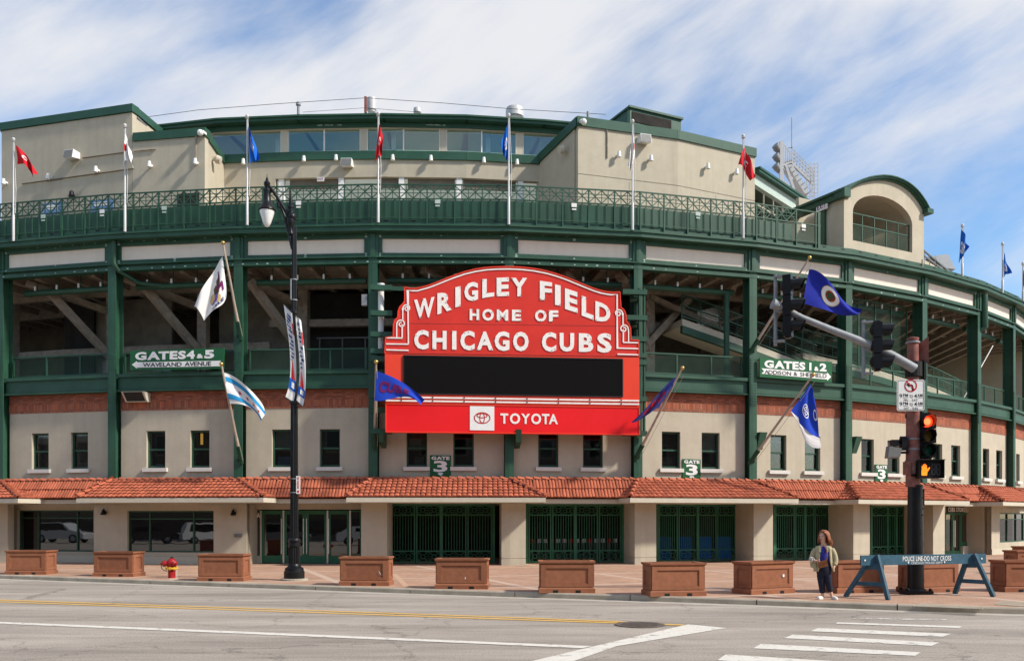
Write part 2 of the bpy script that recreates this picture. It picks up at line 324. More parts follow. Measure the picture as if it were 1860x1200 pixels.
def text_line(mb, s, fn, gap=0.12, space=0.34, off=0.035, depth=True, keep=False):   # lays a string out in u 0..1, v 0..1
    x = 0; items = []; pv = ''
    for ch in s:
        if ch == ' ': x += space; pv = ''; continue
        if items and (pv + ch) in KERN: x -= 0.13
        pv = ch
        g = glyph(ch, off); items.append((ch, x, g[3], g[4], g[5])); x += g[3] + gap
    tot = x - gap; top = 0.729 + 2 * off
    for ch, x0, wd, h, y0 in items:
        v0, v1 = (0, 1) if not keep else ((y0 + off) / top, (y0 + off + h) / top)
        put_glyph(mb, ch, lambda u, v, f, x0=x0, wd=wd, v0=v0, v1=v1: fn((x0 + u * wd) / tot, v0 + v * (v1 - v0), f), depth, off)

def text_parts(parent, s, fn, m, name='letter', gap=0.12, space=0.34, off=0.035, keep=False, local=False):   # one mesh per character
    x = 0; items = []; pv = ''
    for ch in s:
        if ch == ' ': x += space; pv = ''; continue
        if items and (pv + ch) in KERN: x -= 0.13
        pv = ch
        g = glyph(ch, off); items.append((ch, x, g[3], g[4], g[5])); x += g[3] + gap
    tot = x - gap; top = 0.729 + 2 * off
    for ch, x0, wd, h, y0 in items:
        v0, v1 = (0, 1) if not keep else (max(0, (y0 + off) / top), min(1.05, (y0 + off + h) / top)); mb = MB()
        put_glyph(mb, ch, lambda u, v, f: fn((x0 + u * wd) / tot, v0 + v * (v1 - v0), f), False, off); mb.build(name, m, parent, local=local)
# ------------------------------------------------------------------ ground
SW = 0.13
def road_mat():
    m = bpy.data.materials.new('asphalt'); m.use_nodes = True; t = m.node_tree; b = t.nodes['Principled BSDF']; b.inputs['Roughness'].default_value = 0.92; b.inputs['Specular IOR Level'].default_value = 0.25
    co = t.nodes.new('ShaderNodeTexCoord')
    def ns(s, d, sv=(1, 1, 1), rz=0):
        mp = t.nodes.new('ShaderNodeMapping'); mp.inputs['Scale'].default_value = sv; mp.inputs['Rotation'].default_value = (0, 0, rz); t.links.new(co.outputs['Object'], mp.inputs[0])
        n = t.nodes.new('ShaderNodeTexNoise'); n.inputs['Scale'].default_value = s; n.inputs['Detail'].default_value = d; n.inputs['Roughness'].default_value = 0.7; t.links.new(mp.outputs[0], n.inputs['Vector']); return n
    a = ns(0.5, 6, (0.25, 1.6, 1), math.radians(21)); r = t.nodes.new('ShaderNodeValToRGB'); r.color_ramp.elements[0].position = 0.33; r.color_ramp.elements[1].position = 0.64
    r.color_ramp.elements[0].color = (0.215, 0.186, 0.156, 1); r.color_ramp.elements[1].color = (0.375, 0.326, 0.274, 1); t.links.new(a.outputs[0], r.inputs[0])
    g = ns(30, 6); mr = t.nodes.new('ShaderNodeMapRange'); mr.inputs[1].default_value = 0.3; mr.inputs[2].default_value = 0.7; mr.inputs[3].default_value = 0.58; mr.inputs[4].default_value = 1.42; t.links.new(g.outputs[0], mr.inputs[0])
    s = ns(1.1, 8, (0.5, 2.2, 1), math.radians(21)); ms = t.nodes.new('ShaderNodeMapRange'); ms.inputs[1].default_value = 0.555; ms.inputs[2].default_value = 0.72; ms.inputs[3].default_value = 1; ms.inputs[4].default_value = 0.62; t.links.new(s.outputs[0], ms.inputs[0])
    vo = t.nodes.new('ShaderNodeTexVoronoi'); vo.feature = 'DISTANCE_TO_EDGE'; vo.inputs['Scale'].default_value = 0.26; vo.inputs['Randomness'].default_value = 1.0
    wn = ns(1.4, 5); va = t.nodes.new('ShaderNodeVectorMath'); va.operation = 'MULTIPLY_ADD'; va.inputs[1].default_value = (1.3, 1.3, 0); t.links.new(wn.outputs['Color'], va.inputs[0]); t.links.new(co.outputs['Object'], va.inputs[2]); t.links.new(va.outputs[0], vo.inputs['Vector'])
    ck = t.nodes.new('ShaderNodeMapRange'); ck.inputs[1].default_value = 0.0; ck.inputs[2].default_value = 0.007; ck.inputs[3].default_value = 0.6; ck.inputs[4].default_value = 1; t.links.new(vo.outputs['Distance'], ck.inputs[0])
    p = t.nodes.new('ShaderNodeMath'); p.operation = 'MULTIPLY'; t.links.new(mr.outputs[0], p.inputs[0]); t.links.new(ms.outputs[0], p.inputs[1])
    p2 = t.nodes.new('ShaderNodeMath'); p2.operation = 'MULTIPLY'; t.links.new(p.outputs[0], p2.inputs[0]); t.links.new(ck.outputs[0], p2.inputs[1])
    hs = t.nodes.new('ShaderNodeHueSaturation'); t.links.new(p2.outputs[0], hs.inputs['Value']); t.links.new(r.outputs[0], hs.inputs['Color']); t.links.new(hs.outputs[0], b.inputs['Base Color'])
    bp = t.nodes.new('ShaderNodeBump'); bp.inputs['Strength'].default_value = 0.35; bp.inputs['Distance'].default_value = 0.01; t.links.new(g.outputs[0], bp.inputs['Height']); t.links.new(bp.outputs[0], b.inputs['Normal'])
    return m
M['asphalt'] = road_mat()
def paint_mat(name, base, wear):
    m = mat(name, base, 0.75, 0.08, 6); t = m.node_tree; b = t.nodes['Principled BSDF']
    co = t.nodes.new('ShaderNodeTexCoord'); n = t.nodes.new('ShaderNodeTexNoise'); n.inputs['Scale'].default_value = 3.5; n.inputs['Detail'].default_value = 9; n.inputs['Roughness'].default_value = 0.8
    t.links.new(co.outputs['Object'], n.inputs['Vector']); r = t.nodes.new('ShaderNodeMapRange'); r.inputs[1].default_value = wear; r.inputs[2].default_value = wear + 0.09; r.inputs[3].default_value = 1; r.inputs[4].default_value = 0.12
    t.links.new(n.outputs[0], r.inputs[0]); t.links.new(r.outputs[0], b.inputs['Alpha']); return m
M['paint_white'] = paint_mat('road_paint_white', (0.60, 0.565, 0.50), 0.55)
M['paint_faint'] = paint_mat('road_paint_faint', (0.56, 0.53, 0.48), 0.47)
M['paint_yellow'] = paint_mat('road_paint_yellow', (0.60, 0.36, 0.09), 0.58)
def setting(o): o['kind'] = 'structure'; return o
g = MB(); g.poly([(-1500, -1500, -0.02), (1500, -1500, -0.02), (1500, 2500, -0.02), (-1500, 2500, -0.02)]); setting(g.build('ground', 'asphalt'))
g = MB(); g.poly([(-90, -40, 0), (90, -40, 0), (90, 60, 0), (-90, 60, 0)]); setting(g.build('road', 'asphalt'))
CURB = [(-60, 47.0), (-40, 39.0), (-17.5, 30.0), (-8.6, 26.35), (-4.1, 24.55), (-1.3, 23.45), (1.38, 22.5), (3.97, 21.55), (5.97, 20.75), (7.6, 20.05), (9.3, 19.3), (11.2, 18.75), (14.5, 18.3), (20, 18.1), (40, 18.0)]
g = MB(); n = len(CURB)
top = [(x, y + 0.16, SW) for x, y in CURB]
g.poly(top + [(40, 85, SW), (-60, 85, SW)]); setting(g.build('sidewalk', 'paver'))
# kerb stones between joints, gutter strip
pts = [Vector(p) for p in CURB]; seg = []; d0 = 0
def along(s):
    for i in range(len(pts) - 1):
        l = (pts[i + 1] - pts[i]).length
        if s <= l or i == len(pts) - 2: return pts[i] + (pts[i + 1] - pts[i]) * (s / l), (pts[i + 1] - pts[i]).normalized()
        s -= l
tot = sum((pts[i + 1] - pts[i]).length for i in range(len(pts) - 1))
s = 22.0
while s < tot - 14:
    st = 3.05; (p, d), (q, e) = along(s + 0.012), along(s + st - 0.012); mid = along(s + st / 2)[0]
    nn = Vector((-d.y, d.x)); mm = Vector((-e.y, e.x)); m_ = (nn + mm) / 2
    ramp_ = 0.045 if p.x > 8.6 and p.x < 13 else SW + 0.006
    mb = MB()
    prof = [(0, -0.05), (0.012, ramp_ - 0.03), (0.035, ramp_), (0.17, ramp_ if ramp_ > 0.1 else SW - 0.002), (0.17, -0.05)]
    rr = []
    for c_, v_ in ((p, nn), (mid, m_), (q, mm)): rr.append([mb.V((c_.x + v_.x * o, c_.y + v_.y * o, z)) for o, z in prof])
    for a_, b_ in ((0, 1), (1, 2)):
        for k in range(5): mb.face((rr[a_][k], rr[b_][k], rr[b_][(k + 1) % 5], rr[a_][(k + 1) % 5]))
    mb.face(rr[0]); mb.face(rr[2][::-1])
    setting(mb.build('kerb_stone', 'concrete', org=(p.x, p.y, 0))); s += st
g = MB(); k = 0
for i in range(len(pts) - 1):
    p, q = pts[i], pts[i + 1]; d = (q - p).normalized(); o = Vector((d.y, -d.x)) * 0.42
    dp = (pts[i] - pts[i - 1]).normalized() if i else d; dn = (pts[i + 2] - q).normalized() if i + 2 < len(pts) else d
    op = (Vector((dp.y, -dp.x)) * 0.42 + o) / 2; oq = (Vector((dn.y, -dn.x)) * 0.42 + o) / 2
    g.poly([(p.x, p.y, 0.004), (q.x, q.y, 0.004), (q.x + oq.x, q.y + oq.y, 0.004), (p.x + op.x, p.y + op.y, 0.004)])
M['gutter'] = mat('gutter_concrete', (0.40, 0.36, 0.305), 0.9, 0.12, 2, 0.2, 30, stain=(0.33, 0.29, 0.24))
setting(g.build('gutter', 'gutter'))
def mark(name, poly, m, z=0.008):
    mb = MB(); mb.poly([gnd(x, y, z) for x, y in poly]); return setting(mb.build(name, m, org=gnd(*poly[0], z)))
mark('yellow_line', [(-700, 1058.5), (0, 1088), (465, 1103.6), (930, 1119.6), (1200, 1130.2), (1200, 1131.6), (930, 1121.2), (465, 1105), (0, 1089.6), (-700, 1059.7)], 'paint_yellow')
mark('yellow_line', [(-700, 1060.8), (0, 1091.4), (465, 1107.2), (930, 1123), (1242, 1133.2), (1243, 1135.2), (930, 1124.8), (465, 1108.7), (0, 1092.9), (-700, 1062)], 'paint_yellow')
mark('lane_line', [(-700, 1090), (0, 1128.3), (465, 1147), (930, 1166.5), (1075, 1172.4), (1058, 1176.2), (930, 1170.6), (465, 1151), (0, 1131.8), (-700, 1093)], 'paint_white')
mark('stop_bar', [(1250, 1132.8), (1320, 1139.6), (1120, 1172.5), (1040, 1200.5), (820, 1260), (760, 1260), (962, 1200.5), (1065, 1176)], 'paint_white')
for pl_, mm in (([(1550, 1121), (1722, 1123.5), (1716, 1125.5), (1545, 1123)], 'paint_faint'), ([(1522, 1129), (1748, 1136.5), (1742, 1139.5), (1518, 1131.8)], 'paint_white'),
                ([(1486, 1139.6), (1728, 1150), (1712, 1155.5), (1472, 1145.5)], 'paint_white'), ([(1440, 1151.5), (1706, 1166), (1692, 1172), (1424, 1158)], 'paint_white'),
                ([(1382, 1168.3), (1672, 1183.6), (1662, 1190), (1368, 1176.5)], 'paint_white'), ([(1318, 1187.5), (1632, 1207), (1610, 1218), (1303, 1198)], 'paint_white')):
    mark('crosswalk_stripe', pl_, mm)
mb = MB(); c0 = gnd(1162, 1134.5); mb.lathe([(0.48, 0.0), (0.48, 0.014), (0.40, 0.014), (0.39, 0.008), (0, 0.008)], (0, 0, 0), 32)
for i in range(-4, 5):
    hw = math.sqrt(max(0, 0.36 ** 2 - (i * 0.08) ** 2)); mb.box(-hw, hw, i * 0.08 - 0.018, i * 0.08 + 0.018, 0.006, 0.015)
M['iron'] = mat('cast_iron', (0.115, 0.095, 0.08), 0.7, 0.3, 8, metal=0.1)
tag(mb.build('manhole_cover', 'iron', org=(0, 0, 0)), 'round dark iron manhole cover in the road at the end of the yellow line', 'manhole cover').location = (c0.x, c0.y, 0.002)
for quad, lb in (([(1672, 1096), (1790, 1101.5), (1786, 1107), (1656, 1101)], 0), ([(1818, 1091), (1900, 1096), (1892, 1104), (1806, 1098)], 1)):
    q = [gnd(x, y, SW) for x, y in quad]; mb = MB(); nn = 26
    for i in range(nn):
        for j in range(3):
            t0, t1 = (i + 0.2) / nn, (i + 0.62) / nn; s0, s1 = (j + 0.06) / 3, (j + 0.94) / 3
            f = lambda t, s_: (q[0].lerp(q[1], t)).lerp(q[3].lerp(q[2], t), s_) + Vector((0, 0, 0.006))
            mb.prism([f(t0, s0), f(t1, s0), f(t1, s1), f(t0, s1)], (0, 0, 0.012))
    o = mb.build('tactile_strip', 'concrete', org=q[0]); setting(o)
mb = MB()                                     # pale banding in the pavers
for a_, b_ in (((715, 1041), (742, 1068)), ((455, 1046), (530, 1040)), ((230, 1050), (340, 1038))):
    p, q = gnd(*a_, SW + 0.004), gnd(*b_, SW + 0.004); d = (q - p).normalized(); o = Vector((-d.y, d.x, 0)) * 0.09
    mb.poly([p + o, q + o, q - o, p - o])
M['paleband'] = mat('pale_paver', (0.46, 0.30, 0.20), 0.9, 0.15, 8)
setting(mb.build('paver_band', 'paleband'))

# ------------------------------------------------------------------ stadium frame of reference
SX = [-33.2, -27.8, -22.4, -16.95, -11.37, -5.72, -0.12, 5.28, 10.47, 15.33, 19.95, 24.1, 27.7, 30.8, 33.4]
SY = [42.6, 40.4, 38.75, 37.55, 36.8, 36.42, 36.52, 37.25, 38.6, 40.4, 42.9, 45.75, 48.9, 52.4, 56.2]
PV = [Vector(p) for p in zip(SX, SY)]; UMIN, UMAX = -2, 12
SN = [(lambda d: Vector((d.y, -d.x)).normalized())(PV[i + 1] - PV[i]) for i in range(len(PV) - 1)]
MN = []
for i in range(len(PV)):
    a_, b_ = SN[max(i - 1, 0)], SN[min(i, len(SN) - 1)]; MN.append((a_ + b_) / (1 + a_.dot(b_)))
def F2(u, o):
    i = max(0, min(len(PV) - 2, int(math.floor(u + 2)))); t = u + 2 - i
    return (PV[i] + MN[i] * o).lerp(PV[i + 1] + MN[i + 1] * o, t)
def F(u, o, H): p = F2(u, o); return Vector((p.x, p.y, C + H))
ARC = [0.0]
for i in range(len(PV) - 1): ARC.append(ARC[-1] + (PV[i + 1] - PV[i]).length)
def arc(u): i = max(0, min(len(PV) - 2, int(math.floor(u + 2)))); t = u + 2 - i; return ARC[i] * (1 - t) + ARC[i + 1] * t
def U(x, o=0.0):                              # facade coordinate under photo column x
    k = (x - PX) / FP
    for i in range(len(PV) - 1):
        a_, b_ = PV[i] + MN[i] * o, PV[i + 1] + MN[i + 1] * o; fa, fb = a_.x - k * a_.y, b_.x - k * b_.y
        if fa <= 0 <= fb: return i - 2 + fa / (fa - fb)
    return -2 if k < 0 else 12
def bay(i, o=0.0): return Pl(F2(i, o), F2(i + 1, o))
def du(u, m): i = max(0, min(len(PV) - 2, int(math.floor(u + 2)))); return m / (ARC[i + 1] - ARC[i])
def fbox(mb, u0, u1, o0, o1, H0, H1, uvh=True):
    us = [u0] + [k for k in range(math.ceil(u0 + 1e-6), math.floor(u1 - 1e-6) + 1)] + [u1]; rings = []
    for u in us: rings.append([mb.V(F(u, o, h)) for o, h in ((o0, H0), (o1, H0), (o1, H1), (o0, H1))])
    for i in range(len(us) - 1):
        a0, a1 = arc(us[i]), arc(us[i + 1])
        for k in range(4):
            h0, h1 = ((H0, H0), (H0, H1), (H1, H1), (H1, H0))[k]
            mb.face((rings[i][k], rings[i + 1][k], rings[i + 1][(k + 1) % 4], rings[i][(k + 1) % 4]), [(a0, h0), (a1, h0), (a1, h1), (a0, h1)])
    mb.face(rings[0][::-1]); mb.face(rings[-1])
def fbar(mb, u0, o0, H0, u1, o1, H1, wd, dp=None): mb.bar(F(u0, o0, H0), F(u1, o1, H1), wd, dp)

stadium = thing('stadium', 'curved cream and green baseball stadium with steel columns, open concourse and tiled awnings', 'stadium', (0, 37.5, SW))
def sp(name, mb, m, kind=None, smooth=False, label=None): return mb.build(name, m, stadium, kind=kind, smooth=smooth, label=label)
H_SW = SW - C
# ---- columns, girders, walls, frieze bay by bay
for c in range(-1, 12):
    mb = MB(); u = c; d = 0.185
    fbox(mb, u - du(u - .01, d), u + du(u, d), 0.14, 0.19, 1.5, 11.72)      # outer flange
    fbox(mb, u - du(u - .01, d), u + du(u, d), -0.36, -0.31, 1.5, 11.72)
    fbox(mb, u - du(u - .01, .03), u + du(u, .03), -0.31, 0.14, 1.5, 11.72)
    o = sp('column', mb, 'green')
    mb = MB()                                                         # riveted splice plate
    fbox(mb, u - du(u - .01, .15), u + du(u, .15), 0.19, 0.205, 4.9, 7.0)
    for k in range(17):
        for e in (-.12, -.06, .06, .12):
            h = 4.98 + k * 0.12; fbox(mb, u + du(u, e) - du(u, .014), u + du(u, e) + du(u, .014), 0.205, 0.222, h - .014, h + .014)
    mb.build('rivet_plate', 'green', o, kind='stuff')
pan_faces = {}
for c in range(-2, 12):
    u0, u1 = c + du(c, .185), c + 1 - du(c, .185)
    mb = MB(); fbox(mb, u0, u1, -0.55, -0.17, 1.6, 4.6); W = mb
    # wall with two window holes is built below, so keep only the brick band and steel here
    mb = MB(); fbox(mb, u0, u1, -0.5, -0.15, 4.6, 4.96); sp('soldier_course', mb, 'soldier')
    mb = MB(); fbox(mb, u0, u1, -0.5, -0.17, 4.96, 5.40); sp('brick_band', mb, 'brick')
    mb = MB(); fbox(mb, u0, u1, -0.12, 0.03, 5.42, 6.0); fbox(mb, u0, u1, -0.3, 0.14, 5.98, 6.12); fbox(mb, u0, u1, -0.18, 0.12, 5.38, 5.44)
    o = sp('girder', mb, 'green')
    mb = MB()
    for k in range(38):
        uu = u0 + (u1 - u0) * (k + .5) / 38; fbox(mb, uu - du(uu, .018), uu + du(uu, .018), .03, .05, 5.47, 5.505)
    mb.build('rivet_row', 'green', o, kind='stuff')
    # frieze
    mb = MB(); fbox(mb, c, c + 1, -0.15, 0.2, 10.48, 10.62); fbox(mb, c, c + 1, -0.15, 0.12, 10.62, 10.74); fbox(mb, c, c + 1, -.15, .26, 10.72, 10.77); sp('lintel_beam', mb, 'green')
    mb = MB(); fbox(mb, c, c + 1, -0.15, 0.16, 11.66, 11.80); sp('frieze_beam', mb, 'green')
    v0, v1 = c + du(c, .22), c + 1 - du(c, .22)
    mb = MB(); fbox(mb, v0 + du(c, .14), v1 - du(c, .14), -.05, .05, 10.92, 11.54); sp('frieze_panel', mb, 'frieze')
    mb = MB(); fbox(mb, v0, v1, -.1, .14, 10.77, 10.93); fbox(mb, v0, v1, -.1, .14, 11.53, 11.66)
    fbox(mb, v0, v0 + du(c, .15), -.1, .14, 10.93, 11.53); fbox(mb, v1 - du(c, .15), v1, -.1, .14, 10.93, 11.53); sp('panel_frame', mb, 'green')
    mb = MB(); fbox(mb, c - du(c - .01, .22), c + du(c, .22), -.12, .2, 10.78, 11.66); fbox(mb, c - du(c - .01, .1), c + du(c, .1), .2, .25, 10.78, 11.70); sp('pilaster', mb, 'green')
    mb = MB(); fbox(mb, c, c + 1, -0.3, 0.56, 11.72, 11.97); fbox(mb, c, c + 1, -.3, .62, 11.90, 11.98); sp('cornice', mb, 'green')
    mb = MB(); fbox(mb, c, c + 1, -0.2, 0.36, 11.98, 12.25); o = sp('terrace_kerb', mb, 'green')
    mb = MB()
    for k in range(5):
        uu = c + (k + .5) / 5; fbox(mb, uu - du(uu, .09), uu + du(uu, .09), .355, .365, 12.15, 12.2)
    mb.build('drain_slot', 'blackmatte', o, kind='stuff')
    # primer showing at the bolts
    mb = MB()
    rnd = random.Random(c + 50)
    for k in range(11):
        if rnd.random() < (0.25 if c < 5 else 0.75): continue
        uu = c + (k + .5 + rnd.uniform(-.1, .1)) / 11; sz = rnd.uniform(.02, .045); fbox(mb, uu - du(uu, sz), uu + du(uu, sz), .19, .208, 10.535, 10.535 + sz)
    for k in range(10):
        if rnd.random() < (0.45 if c < 5 else 0.85): continue
        uu = c + (k + .5 + rnd.uniform(-.1, .1)) / 10; sz = rnd.uniform(.015, .04); fbox(mb, uu - du(uu, sz), uu + du(uu, sz), .155, .166, 11.7, 11.7 + sz * .6)
    for e in (v0 + du(c, .07), v1 - du(c, .07), (v0 + v1) / 2):
        for h in (10.80, 10.88, 11.57, 11.64):
            if rnd.random() < (0.3 if c < 5 else 0.7): continue
            sz = rnd.uniform(.025, .06); fbox(mb, e - du(c, sz), e + du(c, sz), .135, .146, h, h + .045)
    if mb.f: sp('primer_patch', mb, 'worn', kind='stuff')
M['lamp_tube'] = mat('lamp_tube', (0.9, 0.5, 0.12), 0.5, 0.05, 2, emit=((1.0, 0.5, 0.1), 0.7))
# ---- window bays: px centres of the two windows of each bay
WIN = {-2: None, -1: None, 0: (73, 144), 1: (283, 363), 2: (512, 599), 3: (757, 842), 4: (996, 1077), 5: (1219, 1291), 6: (1414, 1476), 7: (1576, 1623), 8: (1703, 1736), 9: (1791, 1815), 10: (1849, 1868), 11: None}
ZT, ZB = 3.72, 2.14
for c in range(-2, 12):
    u0, u1 = c + du(c, .2), c + 1 - du(c, .2)
    cs = [U(x, -0.17) for x in WIN[c]] if WIN[c] else [c + .33, c + .68]
    hw = du(c, .43)
    mb = MB()
    fbox(mb, u0, u1, -.5, -.17, 1.62, ZB); fbox(mb, u0, u1, -.5, -.17, ZT, 4.6)
    e = [u0] + [q for k in cs for q in (k - hw, k + hw)] + [u1]
    for k in range(0, 6, 2):
        if e[k + 1] > e[k]: fbox(mb, e[k], e[k + 1], -.5, -.17, ZB, ZT)
    sp('upper_wall', mb, 'stucco')
    for k in cs:
        a, b = k - hw, k + hw; t = du(c, .06); mb = MB()
        fbox(mb, a, a + t, -.42, -.3, ZB, ZT); fbox(mb, b - t, b, -.42, -.3, ZB, ZT)
        fbox(mb, a + t, b - t, -.42, -.3, ZB, ZB + .1); fbox(mb, a + t, b - t, -.42, -.3, ZT - .07, ZT); fbox(mb, a + t, b - t, -.43, -.33, 2.9, 2.97)
        o = sp('window', mb, 'green_dark' if False else 'green')
        mb = MB(); fbox(mb, a + t, b - t, -.41, -.385, ZB + .1, 2.9); mb.build('pane', 'glass_small', o)
        mb = MB(); fbox(mb, a + t, b - t, -.38, -.36, 2.97, ZT - .07); mb.build('pane', 'glass_small', o)
        mb = MB(); fbox(mb, a - du(c, .12), b + du(c, .12), -.3, -.04, ZB - .16, ZB); mb.build('sill', 'sill', o)
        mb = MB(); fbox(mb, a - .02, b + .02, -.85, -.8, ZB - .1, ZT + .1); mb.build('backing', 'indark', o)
        rb = random.Random(int(k * 100)); bh = rb.choice((0, 0, 0, .25, .5, .8))
        if bh: mb = MB(); fbox(mb, a + t, b - t, -.5, -.49, ZT - .07 - bh, ZT - .05); mb.build('blind', 'blind', o)
        if c == 1 and k == cs[1]: mb = MB(); fbox(mb, k - hw * .35, k - hw * .1, -.55, -.52, 3.15, ZT - .1); mb.build('lamp_tube', 'lamp_tube', o)
        if rb.random() < .45: mb = MB(); fbox(mb, k - hw * rb.uniform(.2, .8), k + hw * rb.uniform(-.1, .7), -.62, -.55, ZB, ZB + rb.uniform(.2, .6)); mb.build('desk_clutter', rb.choice(('poster_blue', 'inwall', 'greydark')), o)
mb = MB(); fbox(mb, -2, 12, -0.3, 0.1, 1.575, 1.63); sp('flashing', mb, 'green')
# ---- slabs and the concourse behind the openings
mb = MB(); fbox(mb, -2, 12, -9, -0.3, 5.72, 6.0); sp('concourse_floor', mb, 'concrete')
mb = MB(); fbox(mb, -2, 12, -9, -0.2, 11.6, 11.95); sp('terrace_floor', mb, 'concrete')
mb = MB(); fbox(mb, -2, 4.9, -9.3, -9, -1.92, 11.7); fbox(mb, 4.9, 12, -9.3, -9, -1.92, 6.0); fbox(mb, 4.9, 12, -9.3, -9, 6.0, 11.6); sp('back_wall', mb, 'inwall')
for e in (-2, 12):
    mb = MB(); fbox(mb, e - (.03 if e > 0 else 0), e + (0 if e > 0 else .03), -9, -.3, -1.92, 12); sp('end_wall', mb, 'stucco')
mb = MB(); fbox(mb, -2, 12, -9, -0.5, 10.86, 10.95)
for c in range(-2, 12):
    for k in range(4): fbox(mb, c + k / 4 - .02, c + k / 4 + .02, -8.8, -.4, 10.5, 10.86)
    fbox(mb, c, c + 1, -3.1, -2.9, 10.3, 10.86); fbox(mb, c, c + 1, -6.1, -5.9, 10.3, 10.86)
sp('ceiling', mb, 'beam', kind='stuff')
def concourse(c, posts=(0.5,), tan=None, black=None, beamH=7.9):
    for p in posts:
        u = c + p; mb = MB(); fbox(mb, u - du(u, .22), u + du(u, .22), -3.4, -3.0, 6.0, 10.4); sp('interior_post', mb, 'beam')
        mb = MB(); fbar(mb, u, -3.2, 7.4, u - du(u, 1.7), -1.0, 10.2, .34, .3); sp('brace', mb, 'beam')
        mb = MB(); fbar(mb, u, -3.2, 9.6, u - du(u, 2.5), -.6, 10.45, .3, .26); sp('brace', mb, 'beam')
    mb = MB(); fbox(mb, c, c + 1, -3.6, -3.3, beamH - .2, beamH + .12); sp('interior_beam', mb, 'beam')
    if tan: mb = MB(); fbox(mb, c + tan[0], c + tan[1], -4.6, -4.4, 6.0, 10.5); sp('partition', mb, 'inwall')
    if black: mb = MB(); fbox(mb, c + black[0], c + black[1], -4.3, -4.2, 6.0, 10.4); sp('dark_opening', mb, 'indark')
concourse(-1, (.5,)); concourse(0, (.56,), tan=(.2, 1.0), black=(-.1, .22))
concourse(1, (.42,), tan=(.45, 1.0)); concourse(2, (.3,), tan=(0, .3), black=(.3, 1.0), beamH=8.9); concourse(3, (.8,), black=(0, 1), beamH=8.9)
concourse(4, (.9,), black=(0, 1), beamH=8.9); concourse(5, (.35,), black=(0, .5), beamH=9.0)
for c, a, b in ((0, .30, .53), (0, .82, 1.0)):                     # two service doors
    mb = MB(); fbox(mb, c + a, c + b, -4.38, -4.3, 6.0, 7.6); o = sp('service_door', mb, 'grey'); mb = MB(); fbox(mb, c + a - .03, c + b + .03, -4.35, -4.15, 7.75, 8.1); sp('shutter_box', mb, 'indark')
mb = MB()
for k in range(4): fbox(mb, 2.38 + k * .2, 2.39 + k * .2, -4.2, -4.1, 6.2, 8.3)
fbox(mb, 2.36, 3, -4.2, -4.1, 8.3, 8.36); sp('suite_window_frame', mb, 'greydark')
# sprinkler main and drain pipes just inside the openings
for c in range(-1, 11):
    mb = MB(); a, b = c + .08, c + .92
    if c == 1: a = c + .1
    mb.tube([F(a, -.75, 10.02), F(b, -.75, 10.02)], .13, 10)
    for k in range(1, 5): mb.tube([F(c + k / 5, -.75, 10.02), F(c + k / 5, -.75, 10.8)], .02, 6)
    o = sp('fire_main', mb, 'green', smooth=True)
    mb = MB()
    for k in range(1, 5): mb.tube([F(c + k / 5, -.6, 10.1), F(c + k / 5, -.6, 10.28)], .045, 6)
    mb.build('sprinkler_head', 'white', o, kind='stuff')
mb = MB(); q = bay(1).ax(215) / bay(1).len + 1
mb.tube([F(q, .3, 11.7), F(q, .3, 10.75), F(q + .02, .15, 10.5), F(q + .12, -.4, 10.1), F(q + .3, -.75, 10.02)], .1, 10); sp('downpipe', mb, 'green', smooth=True)
mb = MB(); mb.tube([F(9.06, .3, 11.6), F(9.06, .32, 9.9), F(9.03, .0, 9.7)], .17, 10); sp('downpipe', mb, 'green', smooth=True)
mb = MB(); mb.tube([F(5.86, -.75, 10.0), F(5.86, -.75, 6.1)], .13, 10); sp('standpipe', mb, 'green', smooth=True)
mb = MB(); q = U(692, .35); mb.tube([F(q, .35, 9.6), F(q, .35, 6.9)], .12, 12); mb.tube([F(q, .35, 9.6), F(q, .35, 9.5)], .15, 12); sp('conduit_riser', mb, 'white', smooth=True)
mb = MB(); q = U(663, .1); fbox(mb, q - .02, q + .02, .05, .25, 8.75, 9.2); sp('junction_box', mb, 'grey')
mb = MB(); q0, q1 = U(228, .1), U(268, .1); mb.hexa([F(q0, -.12, 4.93), F(q1, -.12, 4.93), F(q1, .10, 4.93), F(q0, .10, 4.93)], [F(q0, -.12, 5.33), F(q1, -.12, 5.33), F(q1, .42, 5.33), F(q0, .42, 5.33)])
fl_ = tag(mb.build('flood_light', 'stucco_trim', org=F(q0, .1, 5.1)), 'wedge shaped flood light fixed on the brick band left of the city flag', 'flood light'); e_ = (q1 - q0) * .08
mb = MB(); mb.hexa([F(q0 + e_, .12, 4.955), F(q1 - e_, .12, 4.955), F(q1 - e_, .08, 4.955), F(q0 + e_, .08, 4.955)], [F(q0 + e_, .415, 5.3), F(q1 - e_, .415, 5.3), F(q1 - e_, .38, 5.3), F(q0 + e_, .38, 5.3)]); mb.build('lens', 'indark', fl_)
